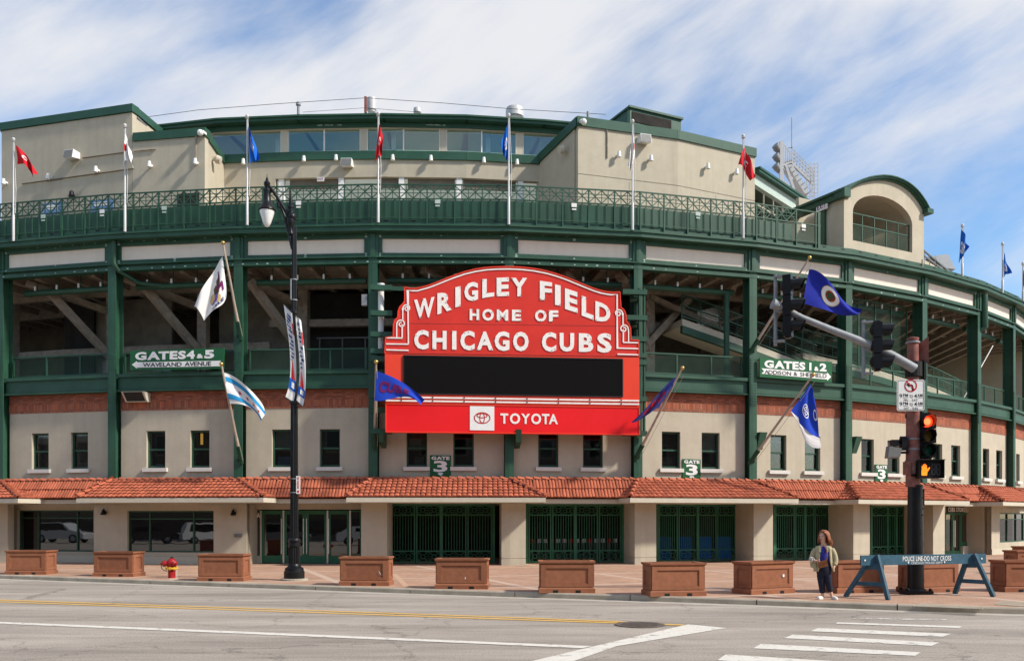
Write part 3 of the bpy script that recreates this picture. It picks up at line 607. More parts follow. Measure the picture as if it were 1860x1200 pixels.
# ---- guard rails of the concourse
def mesh_wires(mb, u0, u1, o, H0, H1, pitch=.12, t=.012):
    n_ = int((arc(u1) - arc(u0)) / pitch); hgt = H1 - H0; L_ = arc(u1) - arc(u0)
    for s_ in (1, -1):
        for k in range(-int(hgt / pitch), n_ + int(hgt / pitch)):
            a0 = k * pitch; a1 = a0 + s_ * hgt; lo, hi = min(a0, a1), max(a0, a1)
            if hi <= 0 or lo >= L_: continue
            t0 = max(0, (0 - a0) / (a1 - a0) if s_ > 0 else (L_ - a0) / (a1 - a0)) if not (0 <= a0 <= L_) else 0
            t1 = 1 if 0 <= a1 <= L_ else ((L_ - a0) / (a1 - a0) if s_ > 0 else (0 - a0) / (a1 - a0))
            if t1 <= t0: continue
            f = lambda tt: F(u0 + (u1 - u0) * (a0 + (a1 - a0) * tt) / L_, o, H0 + hgt * tt)
            p, q_ = f(t0), f(t1); dx_ = Vector((0, 0, t)); i0 = [mb.V(p - dx_), mb.V(p + dx_), mb.V(q_ + dx_), mb.V(q_ - dx_)]; mb.face(i0)
for c in range(-1, 12):
    a, b = c + .06, c + .94
    mb = MB(); fbox(mb, a, b, -.28, -.22, 7.04, 7.1); fbox(mb, a, b, -.28, -.22, 6.2, 6.25)
    for k in (0, .345, .69, 1): uu = a + (b - a) * k; fbox(mb, uu - du(c, .03), uu + du(c, .03), -.28, -.22, 6.1, 7.1)
    o = sp('guard_rail', mb, 'green')
    mb = MB(); mesh_wires(mb, a, b, -.25, 6.25, 7.04, .11, .008); mb.build('wire_mesh', 'green', o, kind='stuff', fix=False)
# ---- ramps with rails behind the right-hand bays
def rampset(u0, H0, u1, H1, o0, o1, kind='ramp', rail=True, inner=False):
    n_ = max(2, int(abs(u1 - u0) * 2)); mb = MB()
    for i in range(n_):
        a, b = u0 + (u1 - u0) * i / n_, u0 + (u1 - u0) * (i + 1) / n_; ha, hb = H0 + (H1 - H0) * i / n_, H0 + (H1 - H0) * (i + 1) / n_
        mb.hexa([F(a, o0, ha - .3), F(b, o0, hb - .3), F(b, o1, hb - .3), F(a, o1, ha - .3)], [F(a, o0, ha), F(b, o0, hb), F(b, o1, hb), F(a, o1, ha)])
    o = sp(kind, mb, 'stucco_trim')
    mb = MB()
    for i in range(n_):
        a, b = u0 + (u1 - u0) * i / n_, u0 + (u1 - u0) * (i + 1) / n_; ha, hb = H0 + (H1 - H0) * i / n_, H0 + (H1 - H0) * (i + 1) / n_
        mb.hexa([F(a, o0 + .02, ha - .62), F(b, o0 + .02, hb - .62), F(b, o0 - .2, hb - .62), F(a, o0 - .2, ha - .62)], [F(a, o0 + .02, ha - .3), F(b, o0 + .02, hb - .3), F(b, o0 - .2, hb - .3), F(a, o0 - .2, ha - .3)])
    mb.build('edge_beam', 'green', o)
    if rail:
        mb = MB()
        for i in range(n_ * 2):
            a, b = u0 + (u1 - u0) * i / n_ / 2, u0 + (u1 - u0) * (i + 1) / n_ / 2; ha, hb = H0 + (H1 - H0) * i / n_ / 2, H0 + (H1 - H0) * (i + 1) / n_ / 2
            for e in (.12, .62, 1.1): fbar(mb, a, o0 - .05, ha + e, b, o0 - .05, hb + e, .06)
            fbar(mb, a, o0 - .05, ha, a, o0 - .05, ha + 1.1, .06)
            fbar(mb, (a + b) / 2, o0 - .05, (ha + hb) / 2, (a + b) / 2, o0 - .05, (ha + hb) / 2 + 1.1, .035)
            for e in (.24, .36, .5, .74, .86, .98): fbar(mb, a, o0 - .05, ha + e, b, o0 - .05, hb + e, .014)
        mb.build('ramp_rail', 'green', o)
rampset(5.55, 9.0, 7.0, 7.15, -1.8, -4.0)
rampset(6.9, 7.95, 10.6, 6.35, -2.2, -5.0)
rampset(7.0, 10.2, 9.5, 9.3, -5.2, -8.0)
mb = MB()
for c in range(6, 11):
    for k in range(3): fbar(mb, c + k / 3, -1.2, 10.7, c + k / 3 + .5, -8, 8.8, .25, .3)
sp('raker_beams', mb, 'beam', kind='stuff')
for c in (7,):                                                       # tall mesh screen
    mb = MB(); fbox(mb, c + .06, c + .94, -.6, -.55, 10.3, 10.36)
    for k in range(5): uu = c + .06 + .22 * k; fbox(mb, uu - .006, uu + .006, -.6, -.55, 7.1, 10.3)
    o = sp('screen_frame', mb, 'green'); mb = MB(); mesh_wires(mb, c + .06, c + .94, -.58, 7.1, 10.3, .13, .01); mb.build('screen_mesh', 'green', o, kind='stuff', fix=False)
mb = MB(); fbar(mb, 9.75, -.5, 9.5, 9.3, -1.2, 6.5, .05); sp('tie_rod', mb, 'white')
mb = MB(); fbar(mb, 5.75, -3.2, 10.3, 5.1, -2.6, 7.0, .34, .3); sp('brace', mb, 'beam')
mb = MB(); fbar(mb, 5.35, -3.0, 10.2, 6.0, -2.0, 8.6, .26, .22); sp('brace', mb, 'beam')

mb = MB(); P = bay(5, -4.0); P.poly(mb, [P.pt(1266, 600), P.pt(1306, 588), P.pt(1306, 556), P.pt(1266, 566)], 0, .05); sp('window_daylight_panel', mb, 'white')  # opaque white panel, the window's daylight put into its colour
mb = MB(); P.poly(mb, [P.pt(1262, 604), P.pt(1345, 578), P.pt(1345, 572), P.pt(1262, 598)], .05, .15); sp('stair_edge', mb, 'beam')
# ------------------------------------------------------------------ ground floor: soffits, pillars, walls, gates, doors
mb = MB(); fbox(mb, -2, 12, -9, 0.45, 0.62, 0.74); sp('soffit', mb, 'stucco_trim')
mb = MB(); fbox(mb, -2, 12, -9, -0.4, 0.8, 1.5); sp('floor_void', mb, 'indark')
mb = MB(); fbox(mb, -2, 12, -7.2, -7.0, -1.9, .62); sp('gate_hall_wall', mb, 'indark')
H0, HS = -1.92, 0.62
def pillar(xl, xr, o0=-1.05, o1=.5):
    a, b = U(xl, o1), U(xr, o1); mb = MB(); g_ = .012
    fbox(mb, a, b, o0, o1, H0 + .30, HS); fbox(mb, a + g_ * .3, b - g_ * .3, o0 + g_, o1 - g_, H0 + .27, H0 + .30); fbox(mb, a, b, o0, o1, H0, H0 + .27); return sp('pillar', mb, 'stucco')
for xl, xr in ((656, 703), (911, 955), (1153, 1192), (1369, 1404), (1550, 1580), (1695, 1716)): pillar(xl, xr)
# left shop fronts: recessed bay 0 window wall, projecting wall of bay 1
def wallhole(xl, xr, o1, holes, o0=None, name='shop_wall', base=True, top=HS):   # holes: (x0, x1, Hb, Ht)
    o0 = o1 - .35 if o0 is None else o0; a, b = U(xl, o1), U(xr, o1); mb = MB(); e = a; hs = []
    for x0, x1, hb, ht in holes:
        p, q = U(x0, o1), U(x1, o1); hs.append((p, q, hb, ht)); fbox(mb, e, p, o0, o1, H0, top); fbox(mb, p, q, o0, o1, H0, hb); fbox(mb, p, q, o0, o1, ht, top); e = q
    fbox(mb, e, b, o0, o1, H0, top); w_ = sp(name, mb, 'stucco')
    if base:
        mb = MB(); e = a
        for p, q, hb, ht in hs: fbox(mb, e, q, o1, o1 + .03, H0, min(H0 + .3, hb)); e = q
        fbox(mb, e, b, o1, o1 + .03, H0, H0 + .3); mb.build('plinth', 'stucco_trim', w_)
    return hs
def shopwin(p, q, hb, ht, o, vs=(.33, .66), hr=None):
    mb = MB(); t = du(p, .05)
    fbox(mb, p, p + t, o - .1, o, hb, ht); fbox(mb, q - t, q, o - .1, o, hb, ht); fbox(mb, p + t, q - t, o - .1, o, hb, hb + .06); fbox(mb, p + t, q - t, o - .1, o, ht - .06, ht)
    for v in vs: m_ = p + (q - p) * v; fbox(mb, m_ - t * .6, m_ + t * .6, o - .1, o, hb + .06, ht - .06)
    if hr: fbox(mb, p + t, q - t, o - .09, o - .01, hr - .025, hr + .025)
    f_ = sp('shop_window', mb, 'green'); e = [p + t] + [p + (q - p) * v for v in vs] + [q - t]
    for k in range(len(e) - 1):
        mb = MB(); fbox(mb, e[k] + .003, e[k + 1] - .003, o - .075, o - .055, hb + .06, ht - .06); mb.build('pane', 'glass', f_)
for p, q, hb, ht in wallhole(14, 171, -.5, [(32, 170, -1.45, .36)]): shopwin(p, q, hb, ht, -.62, (.25, .765), .02)
mb = MB(); fbox(mb, U(171, .25) + .001, U(171, .25) + .03, -.8, .22, H0, HS); sp('return_wall', mb, 'stucco')
for p, q, hb, ht in wallhole(171, 448, .25, [(231, 388, -1.42, .32)]): shopwin(p, q, hb, ht, .13, (.245, .755), -.02)
a = U(448, .25); mb = MB(); fbox(mb, a - .05, a, -1.2, .24, H0, HS); sp('return_wall', mb, 'stucco')
for p, q, hb, ht in wallhole(-340, 14, .25, [(-250, -60, -1.42, .32)]): shopwin(p, q, hb, ht, .13, (.25, .75), -.02)
# door bay (bay 2)
a, b = U(440, -.8), U(664, -.8)
mb = MB(); fbox(mb, a, b, -1.1, -.8, .38, HS); fbox(mb, a, U(458, -.8), -1.1, -.8, H0, .38); sp('door_wall', mb, 'stucco')
o_ = -.9
dpx = [(457, 474, 0), (474, 515, 1), (515, 555, 1), (555, 595, 1), (595, 636, 1), (636, 656, 0)]
for x0, x1, isd in dpx:
    p, q = U(x0, o_), U(x1, o_); t = du(p, .14 if isd else .05); mb = MB(); hb = H0 + .02 if isd else H0 + .32
    fbox(mb, p, p + t, o_ - .06, o_, hb, .34); fbox(mb, q - t, q, o_ - .06, o_, hb, .34); fbox(mb, p + t, q - t, o_ - .06, o_, hb, hb + (.32 if isd else .06)); fbox(mb, p + t, q - t, o_ - .06, o_, .18 if isd else .28, .34)
    d_ = sp('door' if isd else 'side_light', mb, 'gate_green_lit')
    mb = MB(); fbox(mb, p + t, q - t, o_ - .04, o_ - .02, hb + .06, .28); mb.build('pane', 'glass', d_)
    if isd:
        side = (q - t * .5) if x0 in (474, 515) else (p + t * .5)
        mb = MB(); mb.tube([F(side, o_ + .07, -1.5), F(side, o_ + .07, 0)], .022, 8)
        for h in (-1.4, -.1): mb.tube([F(side, o_, h), F(side, o_ + .07, h)], .015, 6)
        mb.build('handle', 'chrome', d_)
    else:
        mb = MB(); fbox(mb, p, q, o_ - .08, o_ + .02, H0, H0 + .32); sp('plinth', mb, 'stucco_trim')
for x in (474, 515, 595, 636): q = U(x, o_); mb = MB(); fbox(mb, q - .006, q + .006, o_, o_ + .02, H0, .34); sp('door_trim', mb, 'chrome')
mb = MB(); p_ = Pl(F2(U(457, -.88), -.88), F2(U(474, -.88), -.88)); text_line(mb, '3A', lambda u, v, f: p_.W(.08 + u * .32, .02, C + .02 + v * .22), off=.03, depth=False, keep=True); sp('door_number', mb, 'white')
# sconces and call boxes on the projecting wall
for x, y in ((191, 930), (426, 931)):
    P = bay(1, .25); p0 = P.P(x, y); mb = MB(); n_ = P.n
    q = p0 + Vector((n_.x, n_.y, 0)) * .14
    mb.lathe([(.02, .12), (.05, .1), (.07, .03), (.11, -.06), (.12, -.1), (.02, -.11)], q, 12); mb.tube([p0, p0 + Vector((0, 0, .16)) + Vector((n_.x, n_.y, 0)) * .08, q + Vector((0, 0, .12))], .02, 6); mb.lathe([(.07, 0), (.07, .03)], p0, 10, (n_.x, n_.y, 0))
    tag(mb.build('wall_sconce', 'black', org=p0), 'small black bell shaped sconce on the cream wall %s the shop window' % ('left of' if x < 300 else 'right of'), 'wall lamp', 'black sconces on the shop wall')
mb = MB(); P = bay(1, .25); a, z = P.pt(428, 972); P.box(mb, a - .06, a + .06, 0, .05, z - .07, z + .07); P.box(mb, a + .1, a + .28, 0, .04, z - .07, z + .07)
tag(mb.build('call_box', 'greydark', org=P.W(a, 0, z)), 'pair of small dark call boxes on the cream wall left of the green doors', 'call box')
# gates
def gate(x0, x1, n_, lab, off=-1.0):
    a, b = U(x0, off), U(x1, off); P = Pl(F2(a, off), F2(b, off)); Lg = P.len; zb, zt = C + H0 + .04, C + .58
    g_ = thing('iron_gate', lab, 'gate', P.W(Lg / 2, 0, SW), 0, 'green iron gates under the awnings')
    mb = MB(); P.box(mb, 0, .1, -.05, .05, SW, zt); P.box(mb, Lg - .1, Lg, -.05, .05, SW, zt); P.box(mb, Lg / 2 - .06, Lg / 2 + .06, -.06, .06, SW, zt); P.box(mb, .1, Lg - .1, -.05, .05, zt, zt + .06); mb.build('gate_post', 'gate_green_lit', g_)
    lw = (Lg - .2) / n_; zo, zu = zb + .52, zt - .46
    for k in range(n_):
        l, r = .1 + k * lw + .02, .1 + (k + 1) * lw - .02; mb = MB(); t = .055
        P.box(mb, l, l + t, -.03, .03, zb, zt); P.box(mb, r - t, r, -.03, .03, zb, zt)
        for z in (zb, zo - t, zu, zt - t): P.box(mb, l + t, r - t, -.03, .03, z, z + t)
        lf = mb.build('gate_leaf', 'gate_green_lit', g_)
        mb = MB(); nb = 8
        for j in range(1, nb): x = l + t + (r - l - 2 * t) * j / nb; P.box(mb, x - .012, x + .012, -.012, .012, zo, zu)
        mb.build('bars', 'gate_green_lit', lf, kind='stuff')
        mb = MB()
        for z0, z1 in ((zb + t, zo - t), (zu + t, zt - t)):
            for h in range(2):
                p, q = l + t + (r - l - 2 * t) * h / 2, l + t + (r - l - 2 * t) * (h + 1) / 2; cx, cz = (p + q) / 2, (z0 + z1) / 2; hx, hz = (q - p) / 2, (z1 - z0) / 2
                for sx in (-1, 1):
                    for sz in (-1, 1):
                        P.strip(mb, [(cx + sx * hx, cz + sz * hz), (cx + sx * .08, cz + sz * .08)], .02, -.012, .012)
                        P.strip(mb, [(cx + sx * hx * .35, cz + sz * hz), (cx + sx * hx, cz + sz * hz * .3)], .016, -.012, .012)
                    P.strip(mb, [(cx + sx * hx, cz), (cx + sx * .1, cz)], .016, -.012, .012)
                ring = [(cx + .09 * math.cos(t_ * math.pi / 5), cz + .09 * math.sin(t_ * math.pi / 5)) for t_ in range(11)]; P.strip(mb, ring, .025, -.015, .015)
        mb.build('scroll_panel', 'gate_green_lit', lf, kind='stuff')
gate(704, 899, 4, 'green iron gate just right of the glass doors')
gate(955, 1133, 4, 'green iron gate with a row of turnstiles behind it')
gate(1192, 1340, 4, 'green iron gate with blue barriers behind it, third from the glass doors')
gate(1404, 1517, 3, 'green iron gate directly behind the woman in the khaki jacket')
gate(1580, 1672, 3, 'green iron gate behind the traffic signal pole')
P = Pl(F2(3.9, -3.2), F2(5.1, -3.2))
for k in range(14):                                                  # turnstiles seen through the second gate
    a = P.ax(966 + k * 11.5, 0); mb = MB(); P.box(mb, a - .03, a + .03, -.25, .25, SW, SW + .9); o = tag(mb.build('turnstile', 'greydark', org=P.W(a, 0, SW)), 'turnstile with pale panel in the dark hall behind the second gate', 'turnstile', 'turnstiles behind the gate')
    mb = MB(); P.box(mb, a - .09, a + .09, .26, .28, SW + .82, SW + 1.0); mb.build('panel', 'whiteflag' if k % 3 else 'redflag', o)
for k in range(4):
    P = Pl(F2(5.1, -3.6), F2(6.0, -3.6)); a = P.ax(1205 + k * 36, 0); mb = MB(); P.box(mb, a - .38, a + .38, -.1, .1, SW, SW + 1.0); P.box(mb, a - .36, a + .36, -.08, .08, SW + 1.0, SW + 1.05)
    tag(mb.build('barrier', 'brightblue', org=P.W(a, 0, SW)), 'blue crowd barrier stored behind the third gate', 'barrier', 'blue barriers behind the gate')
# store door and right-hand shop wall
a, b = U(1712, -.9), U(1790, -.9)
mb = MB(); fbox(mb, a, b, -1.2, -.9, .32, HS); fbox(mb, U(1762, -.9), b, -1.2, -.9, H0, .32); sp('store_wall', mb, 'stucco')
for x0, x1, isd in ((1716, 1731, 1), (1731, 1745, 1), (1746, 1762, 0)):
    p, q = U(x0, -1), U(x1, -1); t = (q - p) * (.16 if isd else .08); mb = MB(); hb = H0 + .02 if isd else H0 + .45
    fbox(mb, p, p + t, -1.06, -1, hb, .3); fbox(mb, q - t, q, -1.06, -1, hb, .3); fbox(mb, p + t, q - t, -1.06, -1, hb, hb + .2); fbox(mb, p + t, q - t, -1.06, -1, .2, .3)
    d_ = sp('store_door' if isd else 'side_light', mb, 'gate_green_lit'); mb = MB(); fbox(mb, p + t, q - t, -1.05, -1.03, hb + .2, .2); mb.build('pane', 'glass', d_)
    if isd:
        s_ = q - t * .5 if x0 == 1716 else p + t * .5; mb = MB(); mb.tube([F(s_, -.93, -1.5), F(s_, -.93, -.1)], .025, 8); mb.build('handle', 'chrome', d_)
    else: mb = MB(); fbox(mb, p, U(1775, -1), -1.1, -.9, H0, H0 + .45); sp('plinth', mb, 'stucco_trim')
P = Pl(F2(U(1716, -.88), -.88), F2(U(1760, -.88), -.88)); mb = MB(); a0, z0 = P.pt(1719, 931); a1, z1 = P.pt(1751, 920)
sg = thing('store_sign', 'dark sign with pale letters reading CUBS STORE above the store door', 'sign', P.W(a0, 0, z0), 0); P.box(mb, a0, a1, 0, .06, z0, z1); mb.build('board', 'black', sg)
text_parts(sg, 'CUBS STORE', lambda u, v, f: P.W(a0 + .05 + u * (a1 - a0 - .1), .065, z0 + .06 + v * (z1 - z0 - .1)), 'letter')
for p, q, hb, ht in wallhole(1801, 2100, .25, [(1816, 1990, -1.3, .3)]): shopwin(p, q, hb, ht, .13, (.12, .25, .4, .6, .8), -.05)
a = U(1801, .25); mb = MB(); fbox(mb, a, a + .06, -1.4, .24, H0, HS); sp('return_wall', mb, 'stucco')
# recess bay fascia
for c in range(-2, 12):
    if c % 2 == 0: mb = MB(); fbox(mb, c - .3, c + 1.3, .1, .5, .62, .80); sp('eave_board', mb, 'stucco_trim')
# ------------------------------------------------------------------ tiled awnings
def tile_mesh(wd, ln, hgt, n_=5):
    mb = MB(); lo, hi = [], []
    for k in range(n_ + 1):
        t = math.pi * k / n_; x = -math.cos(t) * wd / 2; z = math.sin(t) * hgt
        lo.append(mb.V((x, 0, z + .055))); hi.append(mb.V((x * .86, ln, z * .86)))
    for k in range(n_): mb.face((lo[k], lo[k + 1], hi[k + 1], hi[k]))
    l2 = [mb.V((-math.cos(math.pi * k / n_) * wd / 2 * .8, 0.002, math.sin(math.pi * k / n_) * hgt * .6 + .0)) for k in range(n_ + 1)]
    for k in range(n_): mb.face((lo[k], l2[k], l2[k + 1], lo[k + 1]))
    return mb
T_HIP = tile_mesh(.205, .38, .042); T_MAN = tile_mesh(.135, .52, .04); T_CAP = tile_mesh(.20, .36, .10, 6)
ME_HIP, ME_MAN, ME_CAP = T_HIP.mesh('tile', 'tile', smooth=True, fix=False), T_MAN.mesh('tile', 'tile', smooth=True, fix=False), T_CAP.mesh('ridge_tile', 'tile', smooth=True, fix=False)
NT = [0]
def frame(x, y, o): x = x.normalized(); z = x.cross(y).normalized(); y = z.cross(x); m_ = Matrix.Identity(4); m_.col[0][:3] = x; m_.col[1][:3] = y; m_.col[2][:3] = z; m_.col[3][:3] = o; return m_
def tiles(E0, E1, R0, R1, pitch, rows, T, me, par, single, acc):
    d = (E1 - E0).normalized(); L_ = (E1 - E0).length; nrm = d.cross(R0.lerp(R1, .5) - E0.lerp(E1, .5)).normalized(); up = nrm.cross(d)
    hgt = (R0 - E0).dot(up)
    for j in range(rows):
        t = j / rows; l = (R0 - E0).dot(d) * t; r = L_ + ((R1 - E1).dot(d)) * t; ph = 0.5
        lm = (R0 - E0).dot(d) * (t + .5 / rows); rm = L_ + ((R1 - E1).dot(d)) * (t + .5 / rows)
        for k in range(-2, int(L_ / pitch) + 3):
            s_ = (k + ph) * pitch
            if s_ < min(l, lm) + pitch * .1 or s_ > max(r, rm) - pitch * .1 or s_ < lm - pitch * .3 or s_ > rm + pitch * .3: continue
            jx = random.uniform(-.006, .006); m_ = frame(d + up * random.uniform(-.02, .02), up + nrm * .02, E0 + d * (s_ + jx) + up * (hgt * t + random.uniform(-.012, .012)) + nrm * (.03 + random.uniform(0, .008)))
            if single and NT[0] < 300: linked('tile', me, par, m_); NT[0] += 1
            else: acc.merge(T, m_)
def caps(A, B, par, up=Vector((0, 0, 1))):
    d = (B - A); n_ = max(2, int(d.length / .34)); x = d.cross(up).normalized()
    for k in range(n_): linked('ridge_tile', ME_CAP, par, frame(x, d.normalized() + up * .01, A.lerp(B, (k - .03) / n_) + Vector((0, 0, .05))))
HIPX = {-1: (-330, 33), 1: (140, 478), 3: (630, 990), 5: (1145, 1449), 7: (1559, 1760), 9: (1821, 1905), 11: None}
HE, HR = .80, 1.56
ACC = MB()
order = [3, 1, 5, 7, -1, 9]
for c in order:
    xl, xr = HIPX[c]; oe = 1.8; ul, ur = U(xl, oe), U(xr, oe)
    if c == -1: ul = -1.35
    if c == 9: ur = 10.2
    El, Er = F(ul, oe, HE), F(ur, oe, HE); Rl, Rr = F(c + .0, .12, HR), F(c + 1.0, .12, HR); Bl, Br = F(ul - .02, .25, HE), F(ur + .02, .25, HE)
    mb = MB(); dn = Vector((0, 0, -.02))
    mb.poly([El, Er, Rr, Rl]); mb.poly([Bl, El, Rl]); mb.poly([Er, Br, Rr]); mb.poly([Bl, Rl, Rr, Br]); mb.poly([Bl, Br, Er, El])
    aw = sp('awning', mb, 'tile_gap_shade')
    mb = MB(); Pf = Pl((El.x, El.y), (Er.x, Er.y)); Pf.box(mb, -.02, Pf.len + .02, -.10, .03, C + HE - .16, C + HE + .02)
    for e, bk, s_ in ((El, Bl, 1), (Er, Br, -1)):
        Ps = Pl((e.x, e.y), (bk.x, bk.y)); Ps.box(mb, .03, Ps.len, -.06 if s_ < 0 else -.03, .03 if s_ < 0 else .06, C + HE - .16, C + HE + .02)
    mb.build('fascia', 'stucco_trim', aw)
    mb = MB(); mb.prism([Bl + Vector((0, 0, -.16)), El + Vector((0, 0, -.16)), Er + Vector((0, 0, -.16)), Br + Vector((0, 0, -.16))], (0, 0, .03)); mb.build('eave_soffit', 'stucco_trim', aw)
    tiles(El, Er, Rl, Rr, .205, 6, T_HIP, ME_HIP, aw, c == 3, ACC)
    tiles(Bl, El, Rl, Rl, .205, 6, T_HIP, ME_HIP, aw, c == 3, ACC); tiles(Er, Br, Rr, Rr, .205, 6, T_HIP, ME_HIP, aw, c == 3, ACC)
    caps(El + Vector((0, 0, .03)), Rl + Vector((0, 0, .03)), aw); caps(Er + Vector((0, 0, .03)), Rr + Vector((0, 0, .03)), aw)
for c in range(-2, 11):
    if c % 2 == 0:
        u0, u1 = c - .02, c + 1.02; E0, E1, R0, R1 = F(u0, .62, HE + .03), F(u1, .62, HE + .03), F(u0, .14, HR), F(u1, .14, HR)
        mb = MB(); mb.hexa([E0, E1, F(u1, .1, HE + .03), F(u0, .1, HE + .03)], [E0 + Vector((0, 0, .01)), E1 + Vector((0, 0, .01)), R1, R0]); aw = sp('mansard', mb, 'tile_gap_shade')
        tiles(E0, E1, R0, R1, .135, 2, T_MAN, ME_MAN, aw, False, ACC)
ridge = MB(); fbox(ridge, -2, 11, -.1, .12, HR - .04, HR + .01); rg = sp('ridge', ridge, 'tile_gap_shade')
for c in range(-1, 11):
    caps(F(c, .12, HR - .01), F(c + 1, .12, HR - .01), rg)
sp('roof_tiles', ACC, 'tile', kind='stuff', smooth=True).data
# ------------------------------------------------------------------ terrace rail
UR = U(1487, .42)                              # where the rail stops at the arched block
def rail_bay(u0, u1, truss=True):
    mb = MB(); o = .42
    for h, t in ((13.66, .05), (13.08, .05), (12.30, .035)): fbox(mb, u0, u1, o - t / 2, o + t / 2, h - t, h)
    for u in (u0,): fbox(mb, u - du(u, .025), u + du(u, .025), o - .04, o + .03, 11.99, 13.66)
    r_ = sp('terrace_rail', mb, 'green')
    mb = MB()
    if truss:
        n_ = 2
        for k in range(n_):
            a, b = u0 + (u1 - u0) * k / n_, u0 + (u1 - u0) * (k + 1) / n_; m_ = (a + b) / 2; zt, zm, zb = 13.61, 13.35, 13.08
            fbar(mb, a, o, zb, b, o, zt, .034); fbar(mb, a, o, zt, b, o, zb, .034)
            for x in (a, m_): fbar(mb, x, o, zb, x, o, zt, .028)
            for z in (zm + .09, zm - .05): fbar(mb, a, o, z, b, o, z, .022)
        mb.build('lattice', 'green', r_)
    mb = MB(); mesh_wires(mb, u0, u1, o, 12.3, 13.03, .085, .009); mb.build('wire_mesh', 'green', r_, kind='stuff', fix=False)
for c in range(-2, 8):
    for k in range(5):
        u0, u1 = c + k / 5, c + (k + 1) / 5
        if u0 > UR: break
        u1 = min(u1, UR + .02); rail_bay(u0, u1, c < 6 or (c == 6 and k < 2))
mb = MB(); fbox(mb, UR - .012, UR + .012, .38, .46, 11.98, 13.66); sp('rail_end_post', mb, 'green')
# ribbed metal windscreen behind the rail
mb = MB(); fbox(mb, -2, 6.55, -.9, -.86, 11.95, 13.46)
for c in range(-2, 7):
    for k in range(15):
        uu = c + k / 15
        if uu < 6.5: fbox(mb, uu - du(uu, .03), uu + du(uu, .03), -.86, -.80, 11.95, 13.48)
sp('windscreen', mb, 'green')
# small notices on the mesh
for k, x in enumerate((78, 185, 298, 542, 795, 1043, 1268, 1460)):
    q = U(x, .46); mb = MB(); fbox(mb, q - du(q, .11), q + du(q, .11), .45, .46, 12.86, 13.02); fbox(mb, q - du(q, .09), q + du(q, .09), .45, .46, 12.74, 12.8); sp('notice', mb, 'whiteflag' if k % 2 else 'worn')

# ------------------------------------------------------------------ upper storeys
A0, A1, A2 = Vector((-24.5, 42.35)), Vector((-17.42, 40.4)), Vector((-13.88, 39.8))
LB = Pl(A0, A2)
LB.A = A0
def slabwall(name, P, a0, a1, H0_, H1_, th, m='stucco'): mb = MB(); P.box(mb, a0, a1, -th, 0, C + H0_, C + H1_); return sp(name, mb, m)
P1 = Pl(A0, A1); P2 = Pl(A1, A2)
xa = P1.ax(3)
def capband(P, a0, a1, H1_, hgt, proud=.08, depth=.4): mb = MB(); P.box(mb, a0, a1, -depth, proud, C + H1_ - hgt, C + H1_); return sp('parapet_cap', mb, 'roofgreen')
slabwall('upper_block_wall', P1, xa, P1.len, 11.9, 18.6, .3); capband(P1, xa - .06, P1.len + .06, 18.98, .36)
R1_ = Pl(A1, (-16.9, 44.5)); slabwall('upper_block_wall', R1_, .3, R1_.len, 17.0, 18.6, .3); capband(R1_, .1, R1_.len, 18.98, .34)
LE = Pl((P1.W(xa, 0, 0).x - 1.5, 48), P1.W(xa, 0, 0)[:2]); slabwall('upper_block_wall', LE, 0, LE.len - .05, 11.9, 18.6, .3); capband(LE, 0, LE.len - .07, 18.98, .36)
mb = MB(); mb.prism([P1.W(xa, -.3, C + 18.5), P1.W(P1.len, -.3, C + 18.5), (-16.9, 46, C + 18.5), (-25, 48, C + 18.5)], (0, 0, .1)); sp('roof_slab', mb, 'greydark')
slabwall('upper_block_wall', P2, 0.02, P2.len, 11.9, 17.26, .3); capband(P2, 0.07, P2.len + .06, 17.63, .38)
R2_ = Pl(A2, (-14.05, 42.95)); slabwall('upper_block_wall', R2_, .3, R2_.len, 11.9, 17.26, .3); capband(R2_, .1, R2_.len, 17.63, .37)
mb = MB(); mb.prism([(-17.4, 40.7, C + 17.2), (-13.95, 40.1, C + 17.2), (-14.1, 43.1, C + 17.2), (-17.2, 43.5, C + 17.2)], (0, 0, .1)); sp('roof_slab', mb, 'greydark')
# doorway and posters at terrace level on the left block
a0, z0 = P2.pt(322, 372); a1, z1 = P2.pt(362, 350); mb = MB(); P2.box(mb, a0, a1, 0, .03, C + 11.95, z1); sp('doorway', mb, 'indark')
for x0, x1, y0, y1 in ((78, 116, 366, 392), (165, 206, 361, 386)):
    P = P1; a0, z0 = P.pt(x0, y1); a1, z1 = P.pt(x1, y0); mb = MB(); P.box(mb, a0, a1, 0, .03, z0, z1); o = sp('poster', mb, 'poster_blue'); mb = MB(); P.box(mb, a0 + .2, a1 - .3, .03, .036, z0 + .25, z1 - .1); mb.build('poster_panel', 'whiteflag', o)
